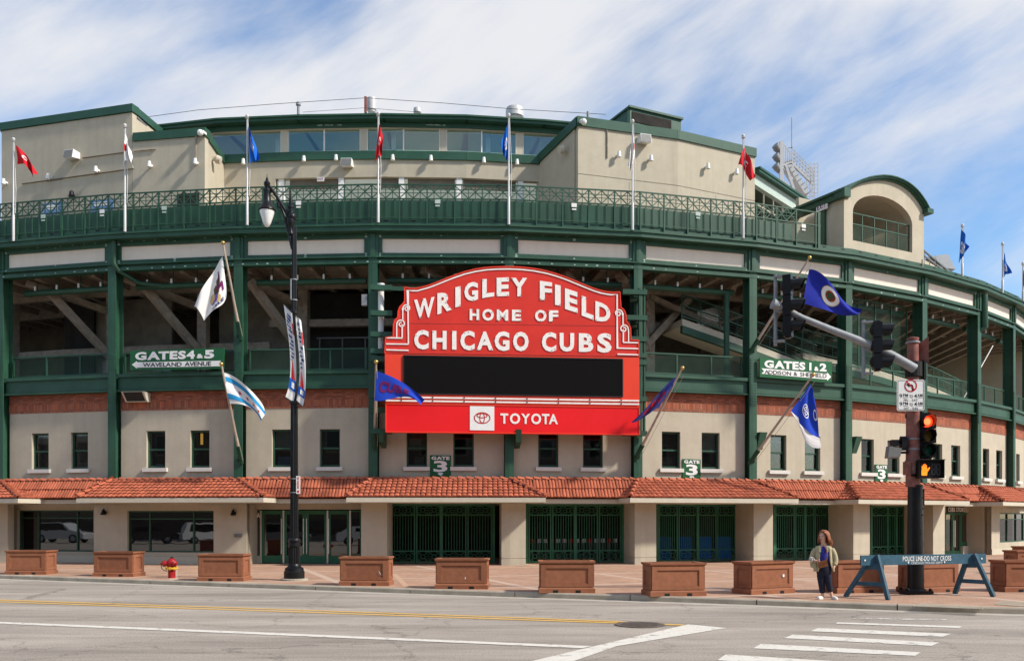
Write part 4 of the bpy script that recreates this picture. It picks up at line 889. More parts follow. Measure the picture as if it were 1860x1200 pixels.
# central recessed wall with the glazed suite level
CW = [Vector(p) for p in ((-18.5, 43.95), (-14.1, 42.95), (-10.2, 42.6), (-6.1, 42.45), (-2.2, 42.6), (1.5, 43.1), (4.6, 43.7))]
for i in range(6):
    P = Pl(CW[i], CW[i + 1]); slabwall('suite_wall', P, 0, P.len, 16.45, 17.30, .3) if 0 < i < 5 else None
    mb = MB(); P.box(mb, 0, P.len, -.3, .10, C + 17.28, C + 17.68); sp('suite_band', mb, 'roofgreen')
    mb = MB(); P.box(mb, 0, P.len, -.3, .12, C + 18.745, C + 18.775); sp('window_head', mb, 'stucco_trim')
    mb = MB(); P.box(mb, -.02, P.len + .02, -.3, .2, C + 18.77, C + 18.98); P.box(mb, -.05, P.len + .05, -3, .62, C + 18.99, C + 19.17); P.box(mb, -.05, P.len + .05, -3, .7, C + 19.12, C + 19.2); sp('suite_roof', mb, 'roofgreen')
    if i in (2, 3):
        mb = MB(); rnd = random.Random(i)
        for k in range(10): x = P.len * (.1 + .3 * (i - 1) - .2 + rnd.random() * .25); P.box(mb, x, x + rnd.uniform(.05, .2), .2, .21, C + 18.86, C + 18.86 + rnd.uniform(.02, .06))
        sp('primer_patch', mb, 'worn', kind='stuff')
PC = Pl(CW[1], CW[-2])
def onCW(x):
    for i in range(6):
        P = Pl(CW[i], CW[i + 1]); a = P.ax(x)
        if -1e-3 <= a <= P.len + 1e-3: return P, a
    return (Pl(CW[0], CW[1]), 0) if x < 930 else (Pl(CW[5], CW[6]), 3)
mulls = [(511, 524, 1), (655, 667, 1), (799, 811, 1), (938, 949, 1)]
for x0, x1, k in mulls:
    P, a = onCW((x0 + x1) / 2); mb = MB(); P.box(mb, a - .17, a + .17, -.2, .06, C + 17.68, C + 18.76); sp('mullion_pier', mb, 'stucco_trim')
    mb = MB(); P.box(mb, a - .19, a - .17, -.1, .07, C + 17.68, C + 18.76); P.box(mb, a + .17, a + .19, -.1, .07, C + 17.68, C + 18.76); sp('window_frame', mb, 'white')
for x in (589, 733, 875):
    P, a = onCW(x); mb = MB(); P.box(mb, a - .03, a + .03, -.1, .03, C + 17.68, C + 18.76); sp('window_frame', mb, 'white')
def panes(x0, x1):
    P, a = onCW((x0 + x1) / 2); l, r = P.ax(x0), P.ax(x1); mb = MB(); P.box(mb, l, r, -.06, -.04, C + 17.68, C + 18.76); sp('suite_pane', mb, 'glass_clear')
for x0, x1 in ((388, 452), (453, 511), (524, 588), (590, 655), (667, 732), (734, 799), (811, 874), (876, 938), (949, 1020)): panes(x0, x1)
M['suite_in_glow'] = mat('suite_interior_glow', (0.74, 0.78, 0.72), 0.9, 0.16, 1.0, emit=((0.80, 0.92, 0.84), 0.19))  # room surfaces glow without being lamps, added to brighten the panes
M['suite_light'] = mat('strip_light', (0.8, 0.66, 0.45), 0.6, 0.02, 1, emit=((1.0, 0.80, 0.55), 0.8))
mb = MB(); PC.box(mb, -.2, PC.len + 1, -3.6, -3.5, C + 17.3, C + 19.0); sp('suite_back_wall', mb, 'suite_in_glow')
mb = MB(); mb.prism([(-15, 48.5, C + 17.2), (2.2, 48.8, C + 17.3), (1.6, 43.5, C + 17.3), (-2.2, 43.0, C + 17.3), (-6.1, 42.85, C + 17.3), (-10.2, 43.0, C + 17.3), (-14.1, 43.35, C + 17.3)], (0, 0, .1)); sp('suite_floor', mb, 'suite_in_glow')
mb = MB(); mb.prism([(-15, 48.5, C + 19.0), (2.2, 48.8, C + 19.0), (1.4, 43.9, C + 19.0), (-2.2, 43.0, C + 19.0), (-6.1, 42.75, C + 19.0), (-10.2, 43.0, C + 19.0), (-14.1, 43.4, C + 19.0)], (0, 0, .2)); sp('suite_ceiling', mb, 'suite_in_glow')
for x, wd in ((428, 1.0), (728, 1.0), (828, .7), (968, .8)):
    p = at(x, 257 if x < 600 else 247 + (x - 728) * .03, 44.6); mb = MB(); mb.box(p.x - wd / 2, p.x + wd / 2, 44.55, 44.7, p.z - .07, p.z + .07); sp('strip_light', mb, 'suite_light')
for x in (495, 712, 890):
    P, a = onCW(x); mb = MB(); P.box(mb, a - .1, a + .1, -.9, -.7, C + 17.4, C + 19.0); sp('inner_post', mb, 'white')
for x in (553, 609):
    p = at(x, 268, 43.6); mb = MB(); mb.box(p.x - .22, p.x + .22, 43.5, 43.6, C + 17.7, C + 18.1); o = sp('seat_back', mb, 'tan')
# open gallery under the suite wall
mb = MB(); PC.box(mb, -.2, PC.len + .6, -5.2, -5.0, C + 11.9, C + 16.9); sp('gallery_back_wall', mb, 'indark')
mb = MB(); mb.prism([(-14.1, 43.0, C + 11.85), (1.5, 43.6, C + 11.85), (2, 49, C + 11.85), (-14.5, 48, C + 11.85)], (0, 0, .1)); mb.prism([(-14.1, 36.9, C + 11.95), (8, 40, C + 11.95), (2, 49, C + 11.96), (-14.5, 48, C + 11.96)], (0, 0, .02)); sp('gallery_floor', mb, 'concrete')
for x in (510, 619, 729, 834, 946):
    P, a = onCW(x); mb = MB(); P.box(mb, a - .13, a + .13, -.35, -.05, C + 11.95, C + 16.45); sp('gallery_post', mb, 'white')
for x0, x1 in ((524, 612), (690, 728), (740, 826), (842, 938)):
    P, a = onCW((x0 + x1) / 2); l, r = P.ax(x0), P.ax(x1); mb = MB(); P.box(mb, l, r, -1.6, -1.5, C + 15.1, C + 15.75); sp('gallery_hoarding', mb, 'poster_blue'); mb = MB(); P.box(mb, l, r, -.3, -.22, C + 16.0, C + 16.45); sp('gallery_beam', mb, 'inwall')
P, a = onCW(180 + 250)
mb = MB(); P.box(mb, P.ax(407), P.ax(500), -.3, 0, C + 11.95, C + 16.45); sp('suite_wall', mb, 'stucco')
# right block
B0, B1, B2 = Vector((2.99, 39.9)), Vector((7.78, 41.35)), Vector((11.95, 43.35))
Q1, Q2 = Pl(B0, B1), Pl(B1, B2); HB = 18.18
for P in (Q1, Q2):
    mb = MB(); P.box(mb, 0, P.len, -.3, 0, C + 11.9, C + 15.58); P.box(mb, 0, P.len, -.3, -.02, C + 15.58, C + 15.62); P.box(mb, 0, P.len, -.3, 0, C + 15.62, C + HB - .4); sp('right_block_wall', mb, 'stucco'); capband(P, -.06, P.len + .05, HB, .42)
for P, x in ((Q1, 1143), (Q2, 1300)):
    a = P.ax(x); mb = MB(); P.box(mb, a - .012, a + .012, -.01, .004, C + 12, C + 15.5); sp('expansion_joint', mb, 'greydark')
RR = Pl((1.21, 43.3), B0); mb = MB()
mb.hexa([RR.W(0, 0, C + 11.9), RR.W(RR.len - .3, 0, C + 11.9), RR.W(RR.len - .3, -.3, C + 11.9), RR.W(0, -.3, C + 11.9)], [RR.W(0, 0, C + 17.3), RR.W(RR.len - .3, 0, C + 17.76), RR.W(RR.len - .3, -.3, C + 17.76), RR.W(0, -.3, C + 17.3)]); sp('right_block_wall', mb, 'stucco')
mb = MB(); mb.hexa([RR.W(0, .1, C + 17.3), RR.W(RR.len - .02, .1, C + 17.76), RR.W(RR.len - .02, -.3, C + 17.76), RR.W(0, -.3, C + 17.3)], [RR.W(0, .1, C + 17.72), RR.W(RR.len - .02, .1, C + 18.17), RR.W(RR.len - .02, -.3, C + 18.17), RR.W(0, -.3, C + 17.72)]); sp('parapet_cap', mb, 'roofgreen')
EE = Pl(B2, (10.6, 49)); mb = MB(); EE.box(mb, .3, EE.len, -.3, 0, C + 11.9, C + 17.8); sp('right_block_wall', mb, 'stucco'); capband(EE, .1, EE.len, HB, .42)
mb = MB(); mb.prism([(3.1, 40.2, C + 17.7), (7.8, 41.7, C + 17.7), (11.8, 43.6, C + 17.7), (10.6, 49, C + 17.7), (1.6, 46, C + 17.7)], (0, 0, .1)); sp('roof_slab', mb, 'greydark')
TB = Pl(at(1144, 200, 42.6)[:2], at(1237, 210, 43.9)[:2]); mb = MB(); TB.box(mb, 0, TB.len, -2.2, 0, C + 17.8, C + 19.85); o = sp('rooftop_unit', mb, 'roofgreen'); mb = MB(); TB.box(mb, .12, TB.len * .80, .0, .03, C + 19.2, C + 19.68); mb.build('louvre', 'indark', o)
mb = MB(); TB.box(mb, -.08, TB.len + .08, -2.3, .1, C + 19.83, C + 19.93); mb.build('coping', 'roofgreen', o)
mb = MB(); S0 = TB.W(-.02, 0, 0); mb.hexa([(S0.x, S0.y, C + 17.8), (S0.x + .2, S0.y + 2.2, C + 17.8), (S0.x + .1, S0.y + 2.2, C + 17.8), (S0.x - .1, S0.y, C + 17.8)], [(S0.x, S0.y, C + 19.8), (S0.x + .2, S0.y + 2.2, C + 19.8), (S0.x + .1, S0.y + 2.2, C + 19.8), (S0.x - .1, S0.y, C + 19.8)]); mb.build('side_panel', 'green', o)
# press level at the right of the block: sloping roof over open seats
D0, D1 = at(1366, 300, 44.5), at(1520, 375, 53)
PD = Pl(D0[:2], D1[:2]); LD = PD.len
mb = MB(); PD.box(mb, 0, LD, -.1, .4, C + 17.42, C + 17.58); PD.box(mb, 0, LD, -4, .45, C + 17.55, C + 17.66); sp('press_roof', mb, 'roofgreen'); mb = MB(); PD.box(mb, 0, LD, -.15, .12, C + 16.85, C + 17.42); sp('press_lintel', mb, 'worn')
mb = MB(); PD.box(mb, 0, LD, -.2, 0, C + 12, C + 15.05); PD.box(mb, 0, LD, -.25, .06, C + 15.05, C + 15.13); sp('press_wall', mb, 'stucco')
mb = MB(); PD.box(mb, 0, LD, -4.2, -4, C + 12, C + 17.6); sp('press_back', mb, 'inwall')
mb = MB()
for k in range(8): PD.box(mb, .25 + k * 1.15, .29 + k * 1.15, -.08, -.02, C + 15.13, C + 16.8)
PD.box(mb, 0, LD, -.08, -.02, C + 16.0, C + 16.05); sp('press_window_frame', mb, 'stucco_trim')
for k in range(13):
    for r_ in range(2):
        if k * .52 > LD - 1: continue
        mb = MB(); PD.box(mb, .35 + k * .52, .78 + k * .52, -.8 - r_ * .8, -.74 - r_ * .8, C + 14.9 + r_ * .15, C + 15.55 + r_ * .25); sp('seat_back', mb, 'white')
# floodlight bank and gantry on the far roof
YT = 72.0
lt = thing('light_tower', 'white steel stadium floodlight bank with gantry rising behind the roof', 'light tower', at(1440, 360, YT))
T_ = lambda x, y, d=0: at(x, y, YT) + Vector((0, d, 0))
def tb(mb, x0, y0, x1, y1, wd, d0=0, d1=0): mb.bar(T_(x0, y0, d0), T_(x1, y1, d1), wd)
mb = MB(); tb(mb, 1419, 257, 1419, 365, .26); tb(mb, 1421.5, 257, 1421.5, 300, .12); tb(mb, 1427, 300, 1442, 345, .2); tb(mb, 1419, 300, 1440, 326, .12); tb(mb, 1420, 326, 1442, 345, .12); tb(mb, 1421, 310, 1421, 372, .16); mb.build('mast', 'whitemet', lt)
for k, (x, y) in enumerate(((1406, 260.5), (1406, 278.5), (1406, 296.5), (1412, 259), (1412.5, 277), (1413, 295))):
    mb = MB(); p = T_(x, y, .6 * (k > 2)); ax = Vector((-.62, 0, .78)); mb.lathe([(.05, -.55), (.16, -.45), (.24, -.2), (.30, .1), (.32, .22), (.27, .24), (.05, .2)], p + Vector((.22, 0, -.32)), 14, (-.55, -.25, .5)); mb.build('floodlight', 'grey', lt, smooth=True)
mb = MB(); mb.prism([T_(1420, 296), T_(1438, 289), T_(1478, 330), T_(1478, 336), T_(1438, 298), T_(1420, 302)], (0, .25, 0)); mb.prism([T_(1430, 299), T_(1438, 296), T_(1470, 350), T_(1462, 352)], (0, 1.3, 0)); mb.build('gantry', 'whitemet', lt)
mb = MB()
for k in range(9):
    t = k / 8; tb(mb, 1438 + 40 * t, 289 + 41 * t, 1438 + 40 * t, 269 + 41 * t, .05)
for e in (0, 7, 14): tb(mb, 1438, 269 + e, 1478, 310 + e, .05)
for k in range(5): tb(mb, 1424 + k * 3.6, 262 + k * 5, 1424 + k * 3.6, 296 - k, .07)
tb(mb, 1424, 262, 1440, 283, .06); mb.build('hand_rail', 'whitemet', lt)
mb = MB()
for k in range(6): x = 1471 + k * 3; tb(mb, x, 297, x, 360, .06, 0 if k % 2 else .8, 0 if k % 2 else .8)
for k in range(8): tb(mb, 1470, 298 + k * 7.5, 1487, 297 + k * 7.5, .05); tb(mb, 1470, 298 + k * 7.5, 1487, 297 + k * 7.5, .05, .8, .8)
mb.build('ladder_cage', 'whitemet', lt)
mb = MB()
for k in range(7): tb(mb, 1438 + k * 6, 303 + k * 7, 1432 + k * 6, 306 + k * 7.5, .07)
mb.build('gantry_rib', 'grey', lt)
mb = MB(); tb(mb, 1438, 214, 1438, 270, .05); tb(mb, 1432, 269, 1440, 268, .05); mb.build('antenna', 'grey', lt)

# ------------------------------------------------------------------ arched block
UA, UB = U(1533, .35), U(1678, .35)
PA = Pl(F2(UA, .35), F2(UB, .35)); a_l = 0.0; a_r = PA.len
def pa(x, y): return PA.pt(x, y)
zb = C + 11.98
al, zl = pa(1549, 380); ar, zr = pa(1657, 403); zs = (zl + zr) / 2 - .15; cx = (al + ar) / 2; hw = (ar - al) / 2; zap = pa(1596, 359)[1]
zsill = (pa(1549, 437)[1] + pa(1657, 458)[1]) / 2
def arch(hw_, zs_, rise, n_=18): return [(cx - hw_ * math.cos(math.pi * k / n_), zs_ + rise * math.sin(math.pi * k / n_)) for k in range(n_ + 1)]
rise = zap - zs + .1
inner = [(al, zsill)] + arch(hw, zs, rise) + [(ar, zsill)]
zo = pa(1605, 325)[1]; ze = pa(1536, 350)[1]
def outer_at(k, n_=18): return
OP = [(1533, 352), (1541, 345), (1550, 339.5), (1561, 334.5), (1573, 331), (1585, 329), (1597, 328), (1609, 328.7), (1620, 331), (1630, 334.5), (1639, 339), (1647, 344.5), (1654, 350.5), (1660, 357), (1665, 363.5), (1669.5, 370), (1673, 376), (1675.5, 381), (1678, 385)]
outw = [(0, zsill)] + [pa(x, y) for x, y in OP] + [(a_r, zsill)]; outw[1] = (0, outw[1][1]); outw[19] = (a_r, outw[19][1])
ab = stadium
mb = MB()
for k in range(len(inner) - 1):
    PA.poly(mb, [inner[k], outw[k], outw[k + 1], inner[k + 1]][::-1], -.35, 0)
PA.box(mb, 0, a_r, -.35, 0, zb - .02, zsill)
aw = sp('arch_wall', mb, 'stucco')
mb = MB()
oc = outw[1:-1]
for r0, r1, o0, o1 in ((.0, .07, -.35, .12), (.07, .14, -.35, .22), (.14, .19, -1.1, .28)):
    for k in range(len(oc) - 1):
        def off(q, r): d = Vector((q[0] - a_r / 2, (q[1] - (oc[0][1] + oc[-1][1]) / 2 + .9))); d.normalize(); return (q[0] + d.x * r, q[1] + d.y * r)
        PA.poly(mb, [off(oc[k], r0), off(oc[k], r1), off(oc[k + 1], r1), off(oc[k + 1], r0)], o0, o1)
mb.build('arch_cornice', 'roofgreen', aw)
mb = MB(); q = oc[0]; PA.box(mb, -.30, .10, -.3, .30, q[1] - .22, q[1] + .16); mb.build('cornice_return', 'roofgreen', aw); mb = MB(); q = oc[-1]; PA.box(mb, a_r - .1, a_r + .32, -.3, .30, q[1] - .12, q[1] + .1); mb.build('cornice_return', 'roofgreen', aw)
mb = MB(); PA.box(mb, a_r - .35, a_r, -6, -.35, zb - .4, oc[-1][1]); mb.build('side_wall', 'stucco', aw)
mb = MB(); PA.box(mb, .3, a_r - .3, -3.2, -3.0, zb, outw[7][1] - .15); mb.build('rear_wall', 'stucco', aw); mb = MB(); [PA.poly(mb, [(inner[k][0], inner[k][1] + .12), (inner[k + 1][0], inner[k + 1][1] + .12), (inner[k + 1][0], inner[k + 1][1] + .2), (inner[k][0], inner[k][1] + .2)], -3.0, -.35) for k in range(1, 19)]; mb.build('vault', 'stucco', aw)
mb = MB(); PA.box(mb, 0, .28, -1.1, -.35, zb - .4, oc[0][1]); mb.build('side_wall', 'stucco', aw); mb = MB(); PA.box(mb, 0, .28, -4.4, -2.9, zb - .4, oc[0][1]); mb.build('side_wall', 'stucco', aw)
mb = MB(); PA.box(mb, -.12, .12, -1.32, -1.02, zb - .4, oc[0][1]); mb.build('corner_post', 'green', aw)
mb = MB(); PA.box(mb, -.22, .25, -5.2, .05, oc[0][1] - .20, oc[0][1] + .06); PA.box(mb, -.34, .1, -5.3, .1, oc[0][1] + .05, oc[0][1] + .16); mb.build('side_eave', 'roofgreen', aw)
for dz in (0, .95):
    pass
mb = MB(); PA.box(mb, al, ar, -.2, -.15, zs + .02, zs + .07); PA.box(mb, al, ar, -.2, -.15, zs - .48, zs - .43); PA.box(mb, al, ar, -.2, -.15, zsill + .02, zsill + .06)
for k in range(6): x = al + (ar - al) * k / 5; PA.box(mb, x - .025, x + .025, -.2, -.15, zsill, zs + .07)
r_ = mb.build('balcony_rail', 'green', aw)
mb = MB(); nn = 34
for s_ in (1, -1):
    H_ = zs - .48 - zsill
    for k in range(-12, nn + 12):
        x = al + (ar - al) * k / nn; x2 = x + s_ * H_
        t0, t1 = 0, 1
        if s_ > 0:
            if x < al: t0 = (al - x) / H_
            if x2 > ar: t1 = (ar - x) / H_
        else:
            if x > ar: t0 = (x - ar) / H_
            if x2 < al: t1 = (x - al) / H_
        if t1 - t0 > .02 and t0 >= 0 and t1 <= 1:
            p, q = PA.W(x + s_ * H_ * t0, -.17, zsill + H_ * t0), PA.W(x + s_ * H_ * t1, -.17, zsill + H_ * t1); d = Vector((0, 0, .008)); mb.poly([p - d, p + d, q + d, q - d])
mb.build('wire_mesh', 'green', r_, kind='stuff', fix=False)
# exit signs
def exit_sign(P, x, y, o, lab, s=.3):
    a, z = P.pt(x, y, o); g_ = thing('exit_sign', lab, 'exit sign', P.W(a, o, z)); mb = MB(); P.box(mb, a - s, a + s, o, o + .08, z - s * .55, z + s * .55); mb.build('housing', 'white', g_)
    mb = MB(); text_line(mb, 'EXIT', lambda u, v, f: P.W(a - s * .8 + u * s * 1.6, o + .085, z - s * .35 + v * s * .7), depth=False); mb.build('lettering', 'crimson', g_)
exit_sign(onCW(583)[0], 583, 326.5, .05, 'white EXIT sign under the suite wall between the flagpoles', .17)
PS = Pl(PA.W(0, -5, 0)[:2], PA.W(0, 0, 0)[:2]); exit_sign(PS, 1494.5, 375.5, .12, 'white EXIT sign by the open side of the arched tower', .32)
# stair shelter right of the arch
SP = at(1690, 470, 44); PSS = Pl(at(1678, 470, 42.5)[:2], at(1740, 490, 48)[:2]); mb = MB()
mb.hexa([PSS.P(1692, 465), PSS.P(1722, 461), PSS.P(1736, 489), PSS.P(1712, 486)], [PSS.P(1692, 463) + Vector((.0, 1.5, 0)), PSS.P(1722, 459) + Vector((0, 1.5, 0)), PSS.P(1736, 487) + Vector((0, 1.5, 0)), PSS.P(1712, 484) + Vector((0, 1.5, 0))]); sp('stair_canopy', mb, 'grey')
mb = MB()
for e in (0, 9): mb.bar(PSS.P(1678, 455 + e), PSS.P(1733, 500 + e * .6), .07)
for k in range(6): mb.bar(PSS.P(1678 + k * 10, 455 + k * 8.2), PSS.P(1678 + k * 10, 480 + k * 5), .05)
sp('stair_rail', mb, 'greydark')
mb = MB(); mb.prism([PSS.P(1676, 470), PSS.P(1715, 492), PSS.P(1735, 504), PSS.P(1676, 486)], (0, .6, 0)); sp('stair_wall', mb, 'stucco')

# ------------------------------------------------------------------ rooftop plant and fixtures
def rooftop(name, lab, cat, x, y0, y1, Y, wpx, m='grey', mush=False):
    p = at(x, y1, Y); h = (y1 - y0) / FP * Y; r = wpx / 2 / FP * Y; mb = MB()
    prof = [(r * .8, 0), (r * .8, h * .12), (r, h * .14), (r, h * .8), (r * .92, h), (0, h)] if not mush else [(r * .55, 0), (r * .55, h * .72), (r, h * .74), (r, h * .9), (r * .7, h), (0, h)]
    mb.lathe([(0, 0)] + prof, p, 16); o = tag(mb.build(name, m, org=p, smooth=True), lab, cat); return o
rooftop('exhaust_fan', 'drum shaped metal exhaust fan beside a short brown mast on the roof', 'exhaust fan', 675, 179, 204, 44, 18, 'whitemet')
rooftop('exhaust_fan', 'wide low metal exhaust fan on the roof behind the blue flag', 'exhaust fan', 935, 197, 216, 45, 33, 'whitemet')
rooftop('vent_pipe', 'slim vent pipe with mushroom cap on the roof, left of the drum fan', 'vent pipe', 542, 186, 208, 44, 9, 'grey', True)
rooftop('roof_vent', 'small dome vent at the roof edge right of the drum fan', 'roof vent', 758, 197, 206, 44, 14, 'whitemet')
rooftop('vent_pipe', 'short stub vent pipe on the right block parapet', 'vent pipe', 1068, 203, 216, 42, 5, 'grey')
p = at(664, 205, 43.5); mb = MB(); mb.bar(p, at(664, 176, 43.5), .12); tag(mb.build('roof_mast', 'rustpole', org=p), 'short brown mast on the roof edge carrying the guy wires', 'mast')
mb = MB(); mb.tube([at(250, 215, 43.5), at(360, 200, 43.5), at(500, 189, 43.5), at(664, 178, 43.5)], .013, 4); mb.tube([at(664, 178, 43.5), at(800, 187, 43.5), at(930, 198, 43.5), at(1100, 208, 43.5)], .013, 4); mb.tube([at(550, 204, 43.5), at(664, 196, 43.5), at(760, 204, 43.5)], .009, 4); mb.tube([at(664, 178, 43.5), at(664, 205, 43.5)], .02, 4)
tag(mb.build('roof_wire', 'blackmatte', org=p), 'thin sagging wires strung along the roof from the brown mast', 'wire')
WLs = [(13, 333, P1), (93.5, 324, P1), (180, 311, P1), (276, 302, P2), (359, 297, P2), (445, 297, 0), (554, 292, 0), (612, 290, 0), (714, 290, 0), (783, 291, 0), (878, 294.5, 0), (938, 298, 0), (1121, 284, Q1), (1179, 291, Q1), (1281, 305, Q2), (1333, 315, Q2)]
wl_lab = ['white wall downlight at the far left edge of the upper wall', 'white wall downlight on the conduit, right of the leftmost red flag', 'white wall downlight on the conduit, left of the white flag', 'white wall downlight on the upper wall right of the leftmost white flag', 'white wall downlight under the tall conduit near the left block corner', 'white wall downlight behind the left blue flag on the roof terrace', 'white wall downlight under the suite band, first right of the left blue flag', 'white wall downlight just left of the grey floodlight box under the suites', 'white wall downlight first right of the middle red flag', 'white wall downlight second right of the middle red flag', 'white wall downlight left of the middle blue flag pole', 'white wall downlight right of the middle blue flag pole', 'white wall downlight left of the white flag on the right block', 'white wall downlight below the grey floodlight on the right block', 'white wall downlight mid way along the right block', 'white wall downlight behind the red flag at the end of the right block']
for (x, y, P), lb in zip(WLs, wl_lab):
    if P == 0: P = onCW(x)[0]
    a, z = P.pt(x, y); mb = MB(); mb.lathe([(0, .15), (.07, .14), (.088, .0), (.10, -.12), (.085, -.125), (0, -.09)], P.W(a, .22, z), 12); P.box(mb, a - .04, a + .04, 0, .2, z - .03, z + .05)
    tag(mb.build('downlight', 'white', org=P.W(a, 0, z), smooth=True), lb, 'wall light', 'white downlights on the upper walls')
for x, y, P, lb in ((137, 286, P1, 'grey box floodlight on the upper left wall'), (632.5, 301, 0, 'grey box floodlight on the wall below the suite windows'), (1166, 258, Q1, 'grey box floodlight on the right block')):
    if P == 0: P = onCW(x)[0]
    a, z = P.pt(x, y); mb = MB()
    mb.hexa([P.W(a - .26, 0, z - .1), P.W(a + .26, 0, z - .1), P.W(a + .26, .5, z - .2), P.W(a - .26, .5, z - .2)], [P.W(a - .26, 0, z + .18), P.W(a + .26, 0, z + .18), P.W(a + .26, .42, z + .2), P.W(a - .26, .42, z + .2)])
    o = tag(mb.build('flood_light', 'white', org=P.W(a, 0, z)), lb, 'flood light'); mb = MB()
    mb.hexa([P.W(a - .24, .51, z - .18), P.W(a + .24, .51, z - .18), P.W(a + .24, .43, z + .18), P.W(a - .24, .43, z + .18)], [P.W(a - .24, .505, z - .18), P.W(a + .24, .505, z - .18), P.W(a + .24, .425, z + .18), P.W(a - .24, .425, z + .18)]); mb.build('lens', 'greydark', o)
for P, pts_ in ((P1, ((40, 334), (243, 306))), (P1, ((150, 287), (240, 275))), (P2, ((243, 275), (283, 271))), (Q1, ((1063, 224), (1098, 228), (1103, 240), (1103, 287)))):
    mb = MB(); mb.tube([P.P(x, y, .04) for x, y in pts_], .03, 6); sp('conduit', mb, 'inwall' if P is P1 else 'beam')
mb = MB(); mb.tube([P2.P(356, 297, .05), P2.P(356, 242, .05), P2.P(366, 246, .05)], .03, 6); sp('conduit', mb, 'beam')
for P, x, y, lb in ((P2, 371, 246, 'white dome camera on the corner of the left block'), (Q1, 1055, 226, 'white dome camera on the corner of the right block')):
    a, z = P.pt(x, y); mb = MB(); P.box(mb, a - .12, a + .12, 0, .3, z, z + .1); mb.sphere(P.W(a, .35, z - .03), .14, 10, 8); tag(mb.build('camera_dome', 'white', org=P.W(a, 0, z)), lb, 'camera')
for P, x, y, lb in ((R2_, 385, 288, 'pale satellite speaker on the sunlit side of the left block'), (RR, 1030, 272, 'pale satellite speaker on the shaded side of the right block')):
    a, z = P.pt(x, y); mb = MB(); mb.lathe([(0, 0), (.12, .02), (.2, .12), (.17, .3), (0, .32)], P.W(a, .12, z), 12, (P.n.x, P.n.y, -.3)); P.box(mb, a - .04, a + .04, 0, .2, z - .1, z + .1)
    tag(mb.build('wall_speaker', 'stucco_trim', org=P.W(a, 0, z), smooth=True), lb, 'speaker')
for x, y, c, lb in ((1379, 800, 6, 'dark green wedge speaker beside the blue and white flag pole'), (1551, 807, 7, 'dark green wedge speaker on the wall left of the third gate sign')):
    P = bay(c, -.15); a, z = P.pt(x, y, .2); mb = MB(); mb.hexa([P.W(a - .16, 0, z - .4), P.W(a + .12, 0, z - .4), P.W(a + .12, .25, z - .4), P.W(a - .16, .25, z - .4)], [P.W(a - .16, 0, z + .35), P.W(a + .2, 0, z + .35), P.W(a + .22, .5, z + .35), P.W(a - .16, .5, z + .35)])
    tag(mb.build('wedge_speaker', 'green', org=P.W(a, 0, z)), lb, 'speaker')

P = P1; a, z = P.pt(136, 357); mb = MB(); mb.lathe([(.05, .2), (.1, .15), (.12, 0), (.16, -.05), (.03, -.06)], P.W(a, .2, z), 10); P.box(mb, a - .3, a, 0, .06, z, z + .05)
tag(mb.build('wall_sconce', 'black', org=P.W(a, 0, z)), 'black sconce low on the upper left wall above the terrace rail', 'wall lamp')
# ------------------------------------------------------------------ the red marquee sign
PM = Pl((-5.06, 35.2), (5.26, 36.3))
mq = thing('marquee_sign', 'big red marquee with white lettering and dark screen hung over the entrance', 'sign', PM.W(PM.len / 2, 0, C + 3.4))
def mp(x, y): return PM.pt(x, y)
TOP = [(735, 521), (745, 523.5), (755, 523.5), (765, 521.5), (778, 518), (793, 512.5), (810, 505.5), (827, 499), (845, 493), (864, 488.5), (883, 485.6), (903, 484.3), (926, 484), (948, 485), (970, 487.5), (992, 491.7), (1010, 496.8), (1028, 503), (1045, 510), (1062, 517), (1077, 523), (1091, 527.5), (1104, 530), (1115, 530.8), (1126, 530)]
outline = TOP + [(1128, 558), (1134, 563), (1137, 571), (1137.5, 583), (1142, 588), (1145.5, 596), (1146.3, 617), (1160, 617.5), (1160.5, 648)] + [(699, 641.5), (700, 612.5), (714, 611), (714.6, 590), (717, 581), (722.5, 576), (723, 565), (726, 557), (732, 551), (735, 546)]
O2 = [mp(x, y) for x, y in outline]
def face_poly(P, pts, o0, o1):                 # concave outline, triangulated by bmesh
    bm = bmesh.new(); vs = [bm.verts.new(P.W(a, o1, z)) for a, z in pts]; bm.faces.new(vs); bm.normal_update(); bmesh.ops.triangulate(bm, faces=bm.faces[:], ngon_method='EAR_CLIP')
    mb = MB(); bm.verts.index_update(); fr = [mb.V(v.co) for v in bm.verts]; bk = [mb.V(P.W(a, o0, z)) for a, z in pts]
    for f in bm.faces: mb.face([fr[v.index] for v in f.verts]); mb.face([bk[v.index] for v in f.verts][::-1])
    n_ = len(pts)
    for k in range(n_): mb.face((fr[k], fr[(k + 1) % n_], bk[(k + 1) % n_], bk[k]))
    bm.free(); return mb
face_poly(PM, O2, -.32, -.02).build('header_panel', 'red_sign', mq)
lipz = []
mb = MB(); nn = len(outline)
cxx = sum(a for a, z in O2) / nn; czz = sum(z for a, z in O2) / nn
for k in range(nn):
    if k == nn - 1 - 10: continue
    PM.strip(mb, [O2[k], O2[(k + 1) % nn]], .035, -.04, .015)
mb.build('edge_trim', 'red_mid', mq)
mb = MB(); PM.poly(mb, [mp(699, 642.5), mp(1161, 649), mp(1161.5, 738.5), mp(699.5, 731.5)], -.34, -.0); mb.build('display_panel', 'red_mid', mq)
mb = MB(); PM.poly(mb, [mp(733.5, 646.3), mp(1130, 653), mp(1130, 719.8), mp(733.5, 714)], -.02, .03); o = mb.build('screen', 'screen', mq)
mb = MB(); q = [mp(733, 645.8), mp(1130.4, 652.5), mp(1130.4, 720.4), mp(733, 714.6)]
for k in range(4): PM.strip(mb, [q[k], q[(k + 1) % 4]], .05, 0, .045)
mb.build('screen_frame', 'blackmatte', mq)
